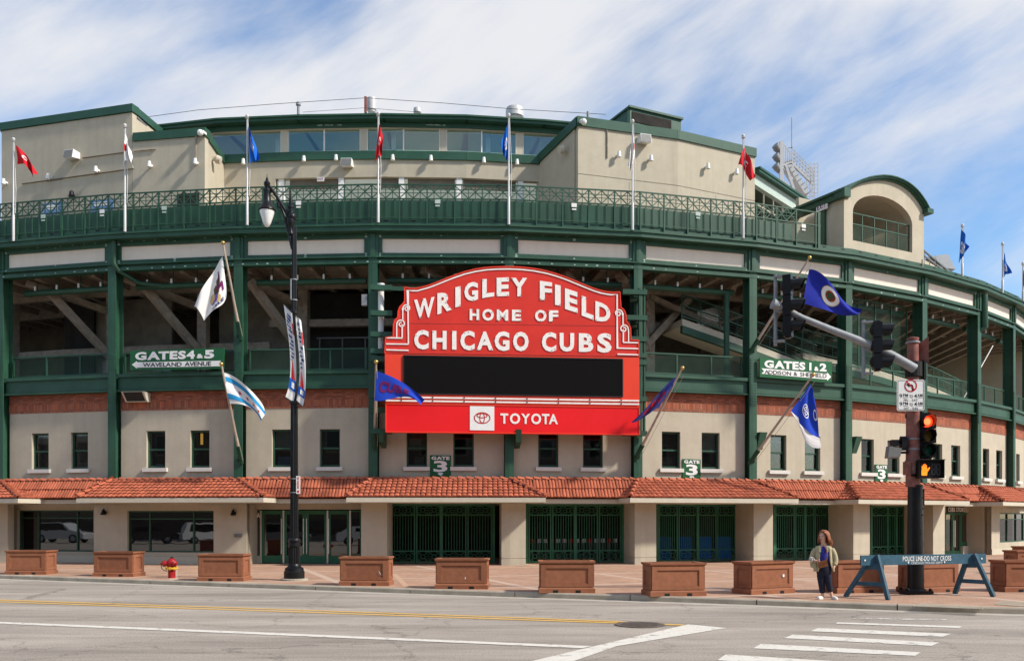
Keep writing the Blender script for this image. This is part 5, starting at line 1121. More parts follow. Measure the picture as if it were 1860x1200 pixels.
mb = MB(); PM.poly(mb, [mp(700, 732), mp(1161, 739), mp(1161.5, 789.5), mp(700.5, 784.5)], -.36, .03); sponsor = mb.build('sponsor_panel', 'red_bright', mq)
mb = MB()
for a_, b_ in (((700.5, 733), (1161, 740)), ((1160.6, 739), (1161, 789)), ((701, 784), (1161, 788.8)), ((701, 733), (701, 784))): PM.strip(mb, [mp(*a_), mp(*b_)], .04, .02, .055)
mb.build('panel_edge', 'red_mid', sponsor)
mb = MB(); PM.poly(mb, [mp(853.3, 737.4), mp(897.6, 738), mp(897.6, 781.7), mp(853.3, 781)], .03, .05); box_ = mb.build('logo_board', 'white', sponsor)
M['logo_red'] = mat('logo_print', (0.42, 0.03, 0.03), 0.6, 0.03, 4)
mb = MB(); lc = mp(875.6, 759)
def ell(cx_, cz_, rx, rz, n_=36): return [(cx_ + rx * math.cos(2 * math.pi * k / n_), cz_ + rz * math.sin(2 * math.pi * k / n_)) for k in range(n_ + 1)]
PM.strip(mb, ell(lc[0], lc[1], .315, .215), .042, .05, .056); PM.strip(mb, ell(lc[0], lc[1], .095, .195, 28), .036, .051, .057); PM.strip(mb, ell(lc[0], lc[1] + .095, .205, .085, 28), .036, .052, .058)
mb.build('logo', 'logo_red', box_)
tl = mp(908.6, 750.6); br_ = mp(1013, 770.3)
mb = MB(); x = [908.6, 923, 926, 944.5, 946.5, 962.5, 964.5, 982.5, 984, 997.5, 996.5, 1013]
for k, ch in enumerate('TOYOTA'):
    a0, a1 = PM.ax(x[2 * k]), PM.ax(x[2 * k + 1]); e = .012 if ch in 'O' else 0
    put_glyph(mb, ch, lambda u, v, f: PM.W(a0 + u * (a1 - a0), .03 + .018 * f, br_[1] - e + .05 - .0035 * x[2 * k] + 3.15 + v * (tl[1] - br_[1] + 2 * e)) if False else PM.W(a0 + u * (a1 - a0), .03 + .018 * f, br_[1] - e + v * (tl[1] - br_[1] + 2 * e)), True, .03)
mb.build('sponsor_lettering', 'letter', sponsor)
ZX, ZY, ZS = 680, 460, 3.53                     # the enlarged view the letters were measured on
def zp(x, y): return (ZX + x / ZS, ZY + y / ZS)
LET = [('W', 255, 385, 299, 419, 279, 408), ('R', 404, 496, 256, 393, 247, 361), ('I', 519, 553, 218, 347, 210, 338), ('G', 577, 665, 188, 308, 182, 303), ('L', 692, 768, 166, 287, 162, 275), ('E', 784, 863, 157, 276, 154, 273), ('Y', 878, 979, 157, 276, 158, 276),
       ('F', 1061, 1139, 176, 298, 187, 301), ('I', 1158, 1194, 199, 330, 207, 336), ('E', 1222, 1303, 223, 356, 250, 382), ('L', 1329, 1405, 272, 398, 295, 427), ('D', 1417, 1513, 305, 432, 335, 443)]
letters = []
for ch, x0, x1, tl_, bl_, tr_, brr in LET: letters.append((ch, zp(x0, bl_), zp(x1, brr), zp(x1, tr_), zp(x0, tl_)))
def row(s, xs, y0, y1, slope, ov=3):
    for ch, (x0, x1) in zip(s, xs):
        e = ov if ch in 'OCGSQ' else 0; f = lambda x: (x - 255) * slope
        letters.append((ch, zp(x0, y1 + e + f(x0)), zp(x1, y1 + e + f(x1)), zp(x1, y0 - e + f(x1)), zp(x0, y0 - e + f(x0))))
row('HOMEOF', [(611, 672), (692, 766), (785, 858), (882, 941), (1030, 1103), (1119, 1179)], 351, 422, .0165, 2)
row('CHICAGOCUBS', [(255, 348), (372, 463), (498, 526), (551, 643), (656, 761), (771, 866), (889, 989), (1074, 1166), (1188, 1281), (1311, 1404), (1429, 1521)], 493, 612, .0178)
for ch, p0, p1, p2, p3 in letters:
    q = [Vector(mp(*p)) for p in (p0, p1, p2, p3)]; mb = MB()
    fn = lambda u, v, f: (lambda r: PM.W(r.x, -.016 + .022 * f, r.y))((q[0].lerp(q[1], u)).lerp(q[3].lerp(q[2], u), v))
    put_glyph(mb, ch, fn, True, .042 if ch != 'W' else .035); o = mb.build('letter', 'letter', mq)
    mb = MB()                                   # dark outline behind and tube standoffs
    for t in range(4 if ch != 'I' else 2):
        rnd = random.Random(hash(ch) % 97 + t * 7 + int(p0[0])); vs = glyph(ch, .042)[0]; u, v = rnd.choice(vs); u = .5 + (u - .5) * .84; v = .5 + (v - .5) * .88
        p = fn(u, v, 1); mb.lathe([(.018, 0), (.014, .02)], p, 6, (PM.n.x, PM.n.y, 0))
    mb.build('tube_support', 'greydark', o, kind='stuff')
M['letter_edge'] = mat('letter_return', (0.10, 0.02, 0.018), 0.6, 0.1, 5)
for ch, p0, p1, p2, p3 in letters:
    c_ = [(p0[0] + p1[0]) / 2, (p0[1] + p2[1]) / 2]; q = [Vector(mp(c_[0] + (p[0] - c_[0]) * 1.0 + .9, c_[1] + (p[1] - c_[1]) * 1.0 + .9)) for p in (p0, p1, p2, p3)]
# neon tube borders
nb = MB(); W_ = .05
tp = [zp(x, y) for x, y in ((218, 582), (216, 400), (214, 237))] + [(x + (3.5 if x < 760 else (-3.5 if x > 1105 else 0)), y + 4.6) for x, y in TOP[1:-1]] + [zp(x, y) for x, y in ((1556, 263), (1556, 400), (1558, 607), (1692, 611))]
PM.strip(nb, [mp(*zp(75, 580)), mp(*zp(218, 582))], W_, -.02, .012); PM.strip(nb, [mp(*p) for p in tp], W_, -.02, .012)
def scroll(pts, cx_, cy_, r0, s_, n_=22, turns=1.3, start=0):
    sp_ = [(cx_ + s_ * (r0 * (1 - .72 * k / n_)) * math.cos(math.radians(start) + 2 * math.pi * turns * k / n_), cy_ - (r0 * (1 - .72 * k / n_)) * math.sin(math.radians(start) + 2 * math.pi * turns * k / n_)) for k in range(n_ + 1)]
    PM.strip(nb, [mp(*zp(*p)) for p in pts + sp_], W_ * .9, -.02, .012)
scroll([(182, 432), (182, 370), (183, 352)], 208, 352, 25, -1, start=0); scroll([(143, 540), (143, 470), (144, 456)], 172, 452, 28, -1, start=0)
scroll([(1594, 470), (1594, 402), (1592, 384)], 1565, 384, 26, 1, start=0); scroll([(1630, 570), (1630, 500), (1628, 486)], 1600, 484, 28, 1, start=0)
for pl_ in ([(178, 540), (178, 455)], [(1596, 570), (1596, 487)], [(78, 541), (180, 543)], [(1595, 571), (1692, 573)], [(76, 618), (220, 622)], [(1558, 646), (1692, 650)]): PM.strip(nb, [mp(*zp(*p)) for p in pl_], W_, -.02, .012)
PM.strip(nb, [mp(701, 720.8), mp(1160.5, 727.8)], .065, 0, .05); PM.strip(nb, [mp(701, 727.2), mp(1160.5, 734)], .065, 0, .05)
nb.build('neon_tube', 'letter', mq)
mb = MB()
for k in range(8):
    for y_ in (720.8, 727.2): x = 701 + 28 + k * 57; p = PM.P(x, y_ + k * .87, 0); mb.lathe([(.03, 0), (.03, .075)], p, 6, (PM.n.x, PM.n.y, 0))
for k in range(9): PM.strip(mb, [mp(712 + k * 55.5, 641.5 + k * .79), mp(766 + k * 55.5, 642.3 + k * .79)], .014, .0, .004)
PM.strip(mb, [mp(740, 587), mp(1126, 592)], .012, -.021, -.015); mb.build('sheet_joint', 'letter_edge', mq)
# support steel either side
mb = MB()
for y in (517, 564, 603, 634, 648, 715, 742, 781):
    z = PM.pt(690, y)[1]; a0, a1 = PM.ax(672), PM.ax(712)
    PM.box(mb, a0, a1, -.62, -.36, z - .1, z + .1); mb.build('support_arm', 'green', mq); mb = MB()
    if y == 517: PM.box(mb, a1, PM.ax(775), -.62, -.5, z - .08, z + .08); mb.build('support_arm', 'green', mq); mb = MB()
for y in (526, 573, 612, 642, 655, 722, 785):
    z = PM.pt(1170, y)[1]; PM.box(mb, PM.ax(1135), PM.ax(1180), -.62, -.36, z - .1, z + .1); mb.build('support_arm', 'green', mq); mb = MB()
PM.box(mb, PM.ax(1165), PM.ax(1168), -.6, -.4, C + 3.6, C + 9.6); PM.box(mb, PM.ax(1174), PM.ax(1177), -.6, -.4, C + 3.6, C + 9.6)
mb.build('support_post', 'green', mq)
for y in (545, 593): p = PM.P(1150, y, -.5); mb = MB(); mb.bar(p, p + Vector((.5, .9, .25)), .3, .1); mb.build('support_brace', 'green', mq)
mb = MB(); p = F(4.12, .1, 3.1); mb.prism([F(4.04, .0, 3.6), F(4.04, .9, 3.6), F(4.04, .75, 3.1), F(4.04, .0, 2.9)], (.22, 0, 0)); mb.build('bracket', 'green', mq); mb = MB(); mb.prism([F(3.06, .0, 3.6), F(3.06, .9, 3.6), F(3.06, .75, 3.1), F(3.06, .0, 2.9)], (.2, 0, 0)); mb.build('bracket', 'green', mq)

# ------------------------------------------------------------------ direction signs and gate numbers
def board(name, lab, P, quad, m, o0, o1, cat='sign', group=None):
    q = [Vector(P.pt(x, y, o1)) for x, y in quad]            # bl, br, tr, tl
    t = thing(name, lab, cat, P.W((q[0].x + q[1].x) / 2, o1, min(q[0].y, q[1].y)), 0, group); mb = MB()
    mb.hexa([P.W(p.x, o0, p.y) for p in q], [P.W(p.x, o1, p.y) for p in q]); mb.build('board', m, t)
    fn = lambda u, v, f=1, e=.012: (lambda r: P.W(r.x, o1 + .002 + e * f, r.y))((q[0].lerp(q[1], u)).lerp(q[3].lerp(q[2], u), v)); return t, fn
def sub(fn, u0, u1, v0, v1): return lambda u, v, f: fn(u0 + u * (u1 - u0), v0 + v * (v1 - v0), f)
P = bay(1, .22)
t, fn = board('gate_sign', 'green sign reading GATES 4&5 WAVELAND AVENUE with a left arrow', P, [(236.5, 672), (406, 669), (407, 631.5), (236.5, 637)], 'green_sign', .1, .16)
for s_, u0, u1, v0, v1 in (('GATES', .055, .60, .5, .92), ('4', .605, .695, .5, .92), ('&', .715, .785, .52, .74), ('5', .795, .90, .5, .92)): text_parts(t, s_, sub(fn, u0, u1, v0, v1), 'white', gap=.03, off=.05)
mb = MB()
for pl_ in ([(.02, .28), (.075, .47), (.075, .40), (.97, .38), (.97, .11), (.075, .12), (.075, .06)],): mb.poly([fn(u, v, 1) for u, v in pl_])
mb.build('arrow', 'white', t)
text_parts(t, 'WAVELAND AVENUE', lambda u, v, f: fn(.14 + u * .73, .145 + v * .21, 1.4), 'black', gap=.07, off=.02)
P = bay(6, .22)
t, fn = board('gate_sign', 'green sign reading GATES 1&2 ADDISON & SHEFFIELD with a right arrow', P, [(1380, 684.5), (1511, 694), (1511.5, 657), (1380, 649.5)], 'green_sign', .1, .16)
for s_, u0, u1, v0, v1 in (('GATES', .06, .62, .5, .90), ('1', .675, .705, .5, .90), ('&', .745, .81, .5, .72), ('2', .82, .92, .5, .90)): text_parts(t, s_, sub(fn, u0, u1, v0, v1), 'white', gap=.03, off=.05)
mb = MB(); mb.poly([fn(u, v, 1) for u, v in [(.02, .46), (.93, .40), (.93, .47), (.985, .26), (.93, .05), (.93, .12), (.02, .18), (.055, .31)]]); mb.build('arrow', 'white', t)
text_parts(t, 'ADDISON & SHEFFIELD', lambda u, v, f: fn(.06 + u * .86, .185 + v * .2, 1.4), 'black', gap=.06, off=.015)
for c, quad, lb in ((3, [(781, 865), (819, 865.5), (819.3, 826.8), (781, 826.3)], 'below the left half of the red sign'), (5, [(1240, 870.5), (1272.5, 871.5), (1272.7, 834), (1240, 833)], 'right of the red sign between two windows'), (7, [(1590, 876.5), (1612, 877.5), (1612, 844), (1590, 843)], 'beside the traffic signal pole')):
    P = bay(c, -.17); t, fn = board('gate_number_sign', 'small green GATE 3 sign ' + lb, P, quad, 'green_sign', .0, .05, group='gate number signs')
    text_parts(t, 'GATE', sub(fn, .07, .93, .79, .95), 'white', gap=.04, off=.05); text_parts(t, '3', sub(fn, .17, .83, .22, .75), 'white', name='number', off=.03)
    mb = MB(); mb.poly([fn(u, v, 1) for u, v in ((.36, .14), (.42, .19), (.58, .19), (.64, .14), (.5, .03))]); mb.build('arrow', 'white', t)

# ------------------------------------------------------------------ flags
def lag(pts, t):
    n_ = len(pts) - 1; r = Vector((0, 0, 0))
    for i, p in enumerate(pts):
        w_ = 1.0
        for j in range(n_ + 1):
            if j != i: w_ *= (t * n_ - j) / (i - j)
        r += p * w_
    return r
def cloth(rows, Y, amp=.12, waves=2.2, ph=0.0):     # rows from top to bottom, each from hoist to fly, photo pixels
    R_ = [[at(x, y, Y) for x, y in r] for r in rows]
    def S(u, v, f=0):                             # v = 0 bottom .. 1 top
        p = lag([lag(r, u) for r in R_], 1 - v); e = amp * (.25 + u) * math.sin(ph + waves * math.pi * 2 * (u * .8 + v * .55)) + amp * .35 * math.sin(ph * 2 + 9 * u + 3 * v)
        return p + Vector((0, e - (.014 * f), 0))
    return S
def put_cloth(S, parent, m, name='flag', n_=22, k=14):
    mb = MB(); g_ = [[mb.V(S(i / n_, j / k)) for i in range(n_ + 1)] for j in range(k + 1)]
    for j in range(k):
        for i in range(n_): mb.face((g_[j][i], g_[j][i + 1], g_[j + 1][i + 1], g_[j + 1][i]))
    return mb.build(name, m, parent, smooth=True, fix=False)
def patch(mb, S, u0, u1, v0, v1, n_=10, k=4, f=1, fx=None):
    fx = fx or (lambda a, b: (u0 + (u1 - u0) * a, v0 + (v1 - v0) * b)); g_ = [[mb.V(S(*fx(i / n_, j / k), f)) for i in range(n_ + 1)] for j in range(k + 1)]
    for j in range(k):
        for i in range(n_): mb.face((g_[j][i], g_[j][i + 1], g_[j + 1][i + 1], g_[j + 1][i]))
def disc(mb, S, cu_, cv_, ru, rv, f=1, n_=20, r0=0.0): patch(mb, S, 0, 0, 0, 0, n_, 3, f, lambda a, b: (cu_ + ru * (r0 + (1 - r0) * b) * math.cos(2 * math.pi * a), cv_ + rv * (r0 + (1 - r0) * b) * math.sin(2 * math.pi * a)))
def star(mb, S, cu_, cv_, r, rv, f=1, n_=6):
    pts_ = [S(cu_ + (r if k % 2 == 0 else r * .45) * math.cos(math.pi * k / n_), cv_ + (rv if k % 2 == 0 else rv * .45) * math.sin(math.pi * k / n_), f) for k in range(2 * n_)]; c_ = S(cu_, cv_, f)
    for k in range(2 * n_): mb.poly([c_, pts_[k], pts_[(k + 1) % (2 * n_)]])
def text_on(mb, S, s, u0, u1, v0, v1, f=1, off=.04): text_line(mb, s, lambda u, v, q: S(u0 + u * (u1 - u0), v0 + v * (v1 - v0), f), gap=.05, off=off, depth=False)
def pole_thing(lab, x, yt, yb, Y, group, r=.038):
    b_ = at(x, yb, Y); t_ = at(x, yt, Y); g_ = thing('flagpole', lab, 'flagpole', b_, 0, group); mb = MB(); mb.tube([b_, b_ + (t_ - b_) * .25, b_ + (t_ - b_) * .26, t_], [r * 1.5, r * 1.45, r, r * .8], 10); mb.build('pole', 'whitemet', g_, smooth=True)
    mb = MB(); mb.sphere(t_, .075, 10, 8); mb.lathe([(.05, -.1), (.09, -.09), (.05, -.06)], t_, 8); mb.build('finial', 'whitemet', g_, smooth=True)
    mb = MB(); mb.tube([b_ + Vector((.09, -.02, 1.2)), b_.lerp(t_, .5) + Vector((.12, -.02, 0)), t_ + Vector((.03, -.02, -.05))], .012, 4); mb.build('halyard', 'whitemet', g_); return g_
GP = 'white flagpoles along the terrace rail'
def Ycol(x): return F2(U(x, .62), .62).y
tops = [(24.5, 253, 438, 'redflag', [[(29, 264), (50, 285), (68, 316)], [(31, 299), (46, 299), (57, 321)]], 'with a wind-blown red flag at the far left edge'),
        (227, 228, 421, 'whiteflag', [[(228, 243), (233, 262), (237, 275)], [(226, 272), (233, 284), (240, 292)], [(223, 301), (232, 293), (243, 307)]], 'with a limp white flag on the left block'),
        (449, 211, 409, 'brightblue', [[(451, 225), (460, 252), (473, 290)], [(452, 250), (460, 272), (466, 292)], [(455, 298), (460, 293), (468, 294)]], 'with a blue flag above the lamp post'),
        (687, 206, 404, 'redflag', [[(688, 224), (695, 246), (695, 265)], [(686, 248), (689, 264), (693, 281)], [(680, 297), (685, 288), (688, 284)]], 'with a red flag in front of the suite windows'),
        (924, 209, 408, 'brightblue', [[(923, 223), (915, 245), (909, 264)], [(923, 258), (918, 268), (913, 276)], [(922, 294), (919, 288), (916, 284)]], 'with a blue flag below the wide roof fan'),
        (1149, 220, 418, 'whiteflag', [[(1149.5, 240), (1146, 265), (1141, 300)], [(1153, 270), (1148, 285), (1142, 306)], [(1153, 290), (1148, 300), (1145, 311)]], 'with a limp white flag on the right block'),
        (1350, 247, 433, 'redflag', [[(1352, 267), (1362, 290), (1374, 318)], [(1345, 284), (1356, 302), (1368, 325)], [(1341, 299), (1350, 305), (1362, 329)]], 'with a red flag at the end of the right block'),
        (1748, 409, 502, 'brightblue', [[(1747, 416), (1754, 432), (1759, 449)], [(1744, 445), (1748, 455), (1753, 460)], [(1741, 478), (1744, 474), (1748, 466)]], 'with a blue flag just right of the arched tower'),
        (1821, 442, 532, 'brightblue', [[(1823, 459), (1829, 475), (1837, 497)], [(1823, 485), (1827, 490), (1832, 497)], [(1824, 503), (1826, 499), (1830, 497)]], 'with a blue flag near the right edge'),
        (1858, 478, 546, 'redflag', [[(1859, 490), (1863, 496), (1868, 505)], [(1859, 522), (1863, 518), (1868, 520)]], 'with a red flag at the right edge')]
for i, (x, yt, yb, m, rows, lb) in enumerate(tops):
    Y = Ycol(x); g_ = pole_thing('tall white flagpole ' + lb, x, yt, yb, Y, GP); S = cloth(rows, Y - .08, .10, 1.6, i * 1.3); put_cloth(S, g_, m)
    mb = MB()
    if m == 'brightblue': text_on(mb, S, 'CHICAGO' if i in (2,) else 'CUBS', .15, .62, .35, .72); mb.build('flag_print', 'white', g_)
    elif i in (0, 3, 6): text_on(mb, S, 'C', .3, .5, .45, .75); mb.build('flag_print', 'white', g_)
    elif i in (1, 5): disc(mb, S, .12, .62, .1, .12); mb.build('flag_print', 'redflag', g_)
# angled poles on the columns
def angled(lab, bx, by, tx, ty, c, dY, rows, m, fY=None, amp=.12, ph=0.0, r=.055):
    Yb = F2(c, .3).y; p, q = at(bx, by, Yb), at(tx, ty, Yb - dY); g_ = thing('flagpole', lab, 'flagpole', p, 0, 'angled flagpoles on the columns')
    mb = MB(); mb.tube([p, q], [r * 1.15, r * .7], 10); mb.build('pole', 'flagpole', g_, smooth=True)
    mb = MB(); mb.sphere(q, .085, 10, 8); mb.build('finial', 'gold', g_, smooth=True)
    mb = MB(); d = (q - p).normalized(); mb.tube([p - d * .25, p + d * .5], [.085, .1], 10); mb.bar(p + d * .1, F(c, .15, p.z - C - .1), .12); mb.bar(p - d * .2, F(c, .15, p.z - C - .35), .06); mb.build('holder', 'green_dark', g_)
    mb = MB(); mb.tube([p + Vector((.12, -.05, -.1)), q + Vector((.05, -.05, -.3))], .01, 4); mb.build('halyard', 'flagpole', g_)
    S = cloth(rows, fY or Yb - dY * .8, amp, 1.5, ph); put_cloth(S, g_, m); return g_, S
g_, S = angled('angled flagpole with a white eagle emblem flag above the GATES 4&5 sign', 436, 606, 405, 441, 2, 1.2, [[(405, 467), (390, 487), (372, 520), (351, 556)], [(409, 505), (395, 528), (377, 552), (361, 562)], [(411, 536), (400, 556), (385, 566), (369, 581)]], 'whiteflag', amp=.10, ph=.6)
mb = MB(); disc(mb, S, .33, .50, .09, .14); patch(mb, S, .2, .34, .56, .74, 6, 4); patch(mb, S, .36, .45, .52, .68, 5, 4); mb.build('eagle_print', 'brown', g_)
mb = MB(); disc(mb, S, .52, .46, .085, .15, 1.3); disc(mb, S, .30, .24, .07, .1, 1.3); mb.build('flag_print', 'tan', g_)
mb = MB(); patch(mb, S, .12, .30, .44, .54, 6, 3, 1.5); patch(mb, S, .10, .16, .30, .5, 4, 3, 1.5); patch(mb, S, .22, .26, .68, .84, 4, 3, 1.5); mb.build('flag_print', 'crimson', g_)
mb = MB(); patch(mb, S, .40, .56, .28, .36, 6, 3, 1.6); disc(mb, S, .38, .34, .06, .1, 1.5); mb.build('flag_print', 'purple', g_)
mb = MB(); text_on(mb, S, 'SIONILLI', .16, .60, .06, .17); mb.build('flag_print', 'navy_print', g_)
g_, S = angled('angled flagpole with the white and light blue city flag, below the eagle flag', 437, 831, 402, 661, 2, 1.4, [[(404, 676), (432, 688), (462, 715), (481, 747)], [(411, 704), (438, 716), (462, 737), (478, 757)], [(418, 733), (442, 735), (460, 745), (474, 768)]], 'whiteflag', amp=.10, ph=2.0)
mb = MB(); patch(mb, S, 0, 1, .72, .88, 18, 3); patch(mb, S, 0, 1, .14, .32, 18, 3); mb.build('stripe', 'skyblue', g_)
mb = MB()
for u in (.3, .48, .66, .83): star(mb, S, u, .52, .05, .09)
mb.build('star', 'redflag', g_)
g_, S = angled('angled flagpole with a royal blue team flag over the left edge of the marquee', 680.5, 806, 683, 657, 3, 2.0, [[(684, 674), (712, 684), (740, 700), (772, 726)], [(682, 702), (708, 705), (738, 712), (768, 729)], [(680, 727), (706, 725), (736, 720), (764, 735)]], 'blueflag', fY=34.3, amp=.05, ph=4.0)
mb = MB(); text_on(mb, S, 'CUBS', .10, .72, .3, .74, off=.06); mb.build('flag_print', 'crimson', g_)
g_, S = angled('angled flagpole with a faded team flag streaming left, right of the marquee', 1158, 826, 1239.5, 668, 5, 1.9, [[(1231, 686), (1212, 697), (1180, 733), (1147, 766)], [(1215, 712), (1200, 722), (1175, 746), (1152, 767)], [(1197, 740), (1186, 746), (1172, 756), (1156, 765)]], 'navyflag', amp=.10, ph=1.0)
mb = MB(); text_on(mb, S, 'CUBS', .22, .75, .3, .7, off=.05); mb.build('flag_print', 'redflag', g_)
g_, S = angled('angled flagpole with a dark blue round-seal flag above the GATES 1&2 sign', 1366, 634, 1470.5, 468, 6, 2.0, [[(1471, 488), (1500, 507), (1532, 542), (1566, 561)], [(1464, 520), (1496, 530), (1530, 555), (1563, 568)], [(1458, 550), (1492, 561), (1526, 570), (1552, 573)]], 'royal', amp=.16, ph=3.0)
for r_, m, f in ((1.0, 'tan', 1), (.93, 'whiteflag', 1.4), (.56, 'tan', 1.8), (.5, 'brown', 2.2)):
    mb = MB(); disc(mb, S, .45, .50, .155 * r_, .33 * r_, f); mb.build('seal', m, g_)
mb = MB(); disc(mb, S, .45, .53, .035, .07, 2.7); disc(mb, S, .41, .44, .022, .04, 2.7); mb.build('seal', 'green_sign', g_)
mb = MB()
for k in range(7): disc(mb, S, .45 + .062 * math.cos(k * .9), .5 + .13 * math.sin(k * .9), .012, .026, 2.8, 8)
mb.build('seal', 'redflag', g_)
g_, S = angled('angled flagpole with a hanging blue and white flag, left of the traffic signals', 1366, 834, 1477, 680, 6, 2.2, [[(1471, 698), (1474, 702), (1477, 712)], [(1455, 722), (1467, 740), (1484, 757)], [(1436, 746), (1463, 780), (1489, 795)]], 'blueflag', amp=.05, ph=.2)
mb = MB(); patch(mb, cloth([[(1436, 746), (1461, 778), (1489, 795)], [(1450, 758), (1465, 803), (1491, 813)]], F2(6, .3).y - 1.76, .02, 1, 0), 0, 1, 0, 1, 10, 4); mb.build('flag_hem', 'whiteflag', g_)
mb = MB(); disc(mb, S, .42, .38, .17, .15, 1, 20, .86); disc(mb, S, .42, .38, .1, .09, 1, 16, .8); patch(mb, S, .41, .43, .25, .51, 3, 4); patch(mb, S, .27, .57, .37, .39, 4, 3); disc(mb, S, .9, .5, .08, .12, 1, 12, .7); mb.build('flag_print', 'whiteflag', g_)
# ------------------------------------------------------------------ planters
def planter_proto():
    L_, Wd, Ht = 1.45, .75, .82; parts = {}
    mb = MB(); x0, x1, y0, y1 = -L_ / 2 + .05, L_ / 2 - .05, -Wd / 2 + .05, Wd / 2 - .05
    for a, b in (((x0, y0), (x1, y0 + .06)), ((x0, y1 - .06), (x1, y1)), ((x0, y0 + .06), (x0 + .06, y1 - .06)), ((x1 - .06, y0 + .06), (x1, y1 - .06))): mb.box(a[0], b[0], a[1], b[1], .14, .76)
    parts['body'] = (mb, 'planter')
    mb = MB()
    def ring(z0, z1, e0, e1, inn):
        for k in range(4):
            def cr(e, kk): sx = (-1, 1, 1, -1)[kk % 4]; sy = (-1, -1, 1, 1)[kk % 4]; return (sx * (L_ / 2 + e), sy * (Wd / 2 + e))
            A, B = cr(e0, k), cr(e0, k + 1); A1, B1 = cr(e1, k), cr(e1, k + 1); Ai, Bi = cr(inn, k), cr(inn, k + 1)
            mb.hexa([(A[0], A[1], z0), (B[0], B[1], z0), (Bi[0], Bi[1], z0), (Ai[0], Ai[1], z0)], [(A1[0], A1[1], z1), (B1[0], B1[1], z1), (Bi[0], Bi[1], z1), (Ai[0], Ai[1], z1)])
    ring(.725, .775, -.05, .0, -.11); ring(.775, .82, .0, .005, -.12); parts['rim'] = (mb, 'planter')
    mb = MB(); ring(.0, .11, .0, .0, -.12); ring(.11, .155, .0, -.045, -.12); parts['base'] = (mb, 'planter')
    mb = MB()
    def frame_face(p0, ux, wd, nrm):
        p0, ux, nrm = Vector(p0), Vector(ux), Vector(nrm)
        def q(a0, a1, z0, z1): mb.hexa([p0 + ux * a0 + Vector((0, 0, z0)), p0 + ux * a1 + Vector((0, 0, z0)), p0 + ux * a1 + Vector((0, 0, z1)), p0 + ux * a0 + Vector((0, 0, z1))], [p0 + ux * a0 + Vector((0, 0, z0)) + nrm * .028, p0 + ux * a1 + Vector((0, 0, z0)) + nrm * .028, p0 + ux * a1 + Vector((0, 0, z1)) + nrm * .028, p0 + ux * a0 + Vector((0, 0, z1)) + nrm * .028])
        t = .13; q(0, t, .155, .73); q(wd - t, wd, .155, .73); q(t, wd - t, .155, .235); q(t, wd - t, .64, .73)
        t2 = .022
        for r_ in ((t, t + t2, .235, .64), (wd - t - t2, wd - t, .235, .64), (t + t2, wd - t - t2, .235, .235 + t2), (t + t2, wd - t - t2, .64 - t2, .64)): mb.hexa([p0 + ux * r_[0] + Vector((0, 0, r_[2])), p0 + ux * r_[1] + Vector((0, 0, r_[2])), p0 + ux * r_[1] + Vector((0, 0, r_[3])), p0 + ux * r_[0] + Vector((0, 0, r_[3]))], [p + nrm * .013 for p in (p0 + ux * r_[0] + Vector((0, 0, r_[2])), p0 + ux * r_[1] + Vector((0, 0, r_[2])), p0 + ux * r_[1] + Vector((0, 0, r_[3])), p0 + ux * r_[0] + Vector((0, 0, r_[3])))])
    frame_face((x0, y0, 0), (1, 0, 0), x1 - x0, (0, -1, 0)); frame_face((x1, y1, 0), (-1, 0, 0), x1 - x0, (0, 1, 0)); frame_face((x1, y0, 0), (0, 1, 0), y1 - y0, (1, 0, 0)); frame_face((x0, y1, 0), (0, -1, 0), y1 - y0, (-1, 0, 0))
    parts['panel_frame'] = (mb, 'planter')
    mb = MB(); mb.box(x0 + .06, x1 - .06, y0 + .06, y1 - .06, .5, .70); parts['soil'] = (mb, 'soil')
    mb = MB()
    for x in (-.36, .22): mb.box(x, x + .13, -Wd / 2 - .004, Wd / 2 + .004, .0, .075)
    parts['fork_slot'] = (mb, 'blackmatte')
    return {k: v[0].mesh(k, v[1]) for k, v in parts.items()}
PME = planter_proto()
PLN = [(7, 102, 1043, 22 / 73, 'at the left edge of the pavement'), (165, 263, 1047, 23 / 72, 'left of the red fire hydrant'), (357, 455, 1055, 16 / 82, 'between the red hydrant and the lamp post'), (613, 717, 1063.5, 10.5 / 90, 'right of the lamp post with a white scratch'), (788, 892, 1069.5, 5.6 / 97, 'second right of the lamp post, small white mark'),
       (975, 1083, 1076.5, -.03, 'before the gate with the turnstiles'), (1165, 1284, 1083, -19 / 101, 'third left of the woman, in front of the fourth pillar'), (1332, 1445, 1080, -36 / 77, 'nearest on the left of the woman, with a white sticker'), (1506, 1597, 1077.5, -30 / 80, 'right behind the woman and the blue barricade'), (1638, 1740, 1077, -36 / 66, 'behind the traffic signal pole'), (1813, 1912, 1075, -26 / 78, 'cut by the right edge of the picture'), (1838, 1905, 1043, -.4, 'partly hidden, second row at the right edge'), (1852, 1910, 1030, -.4, 'farthest back of the row at the right edge')]
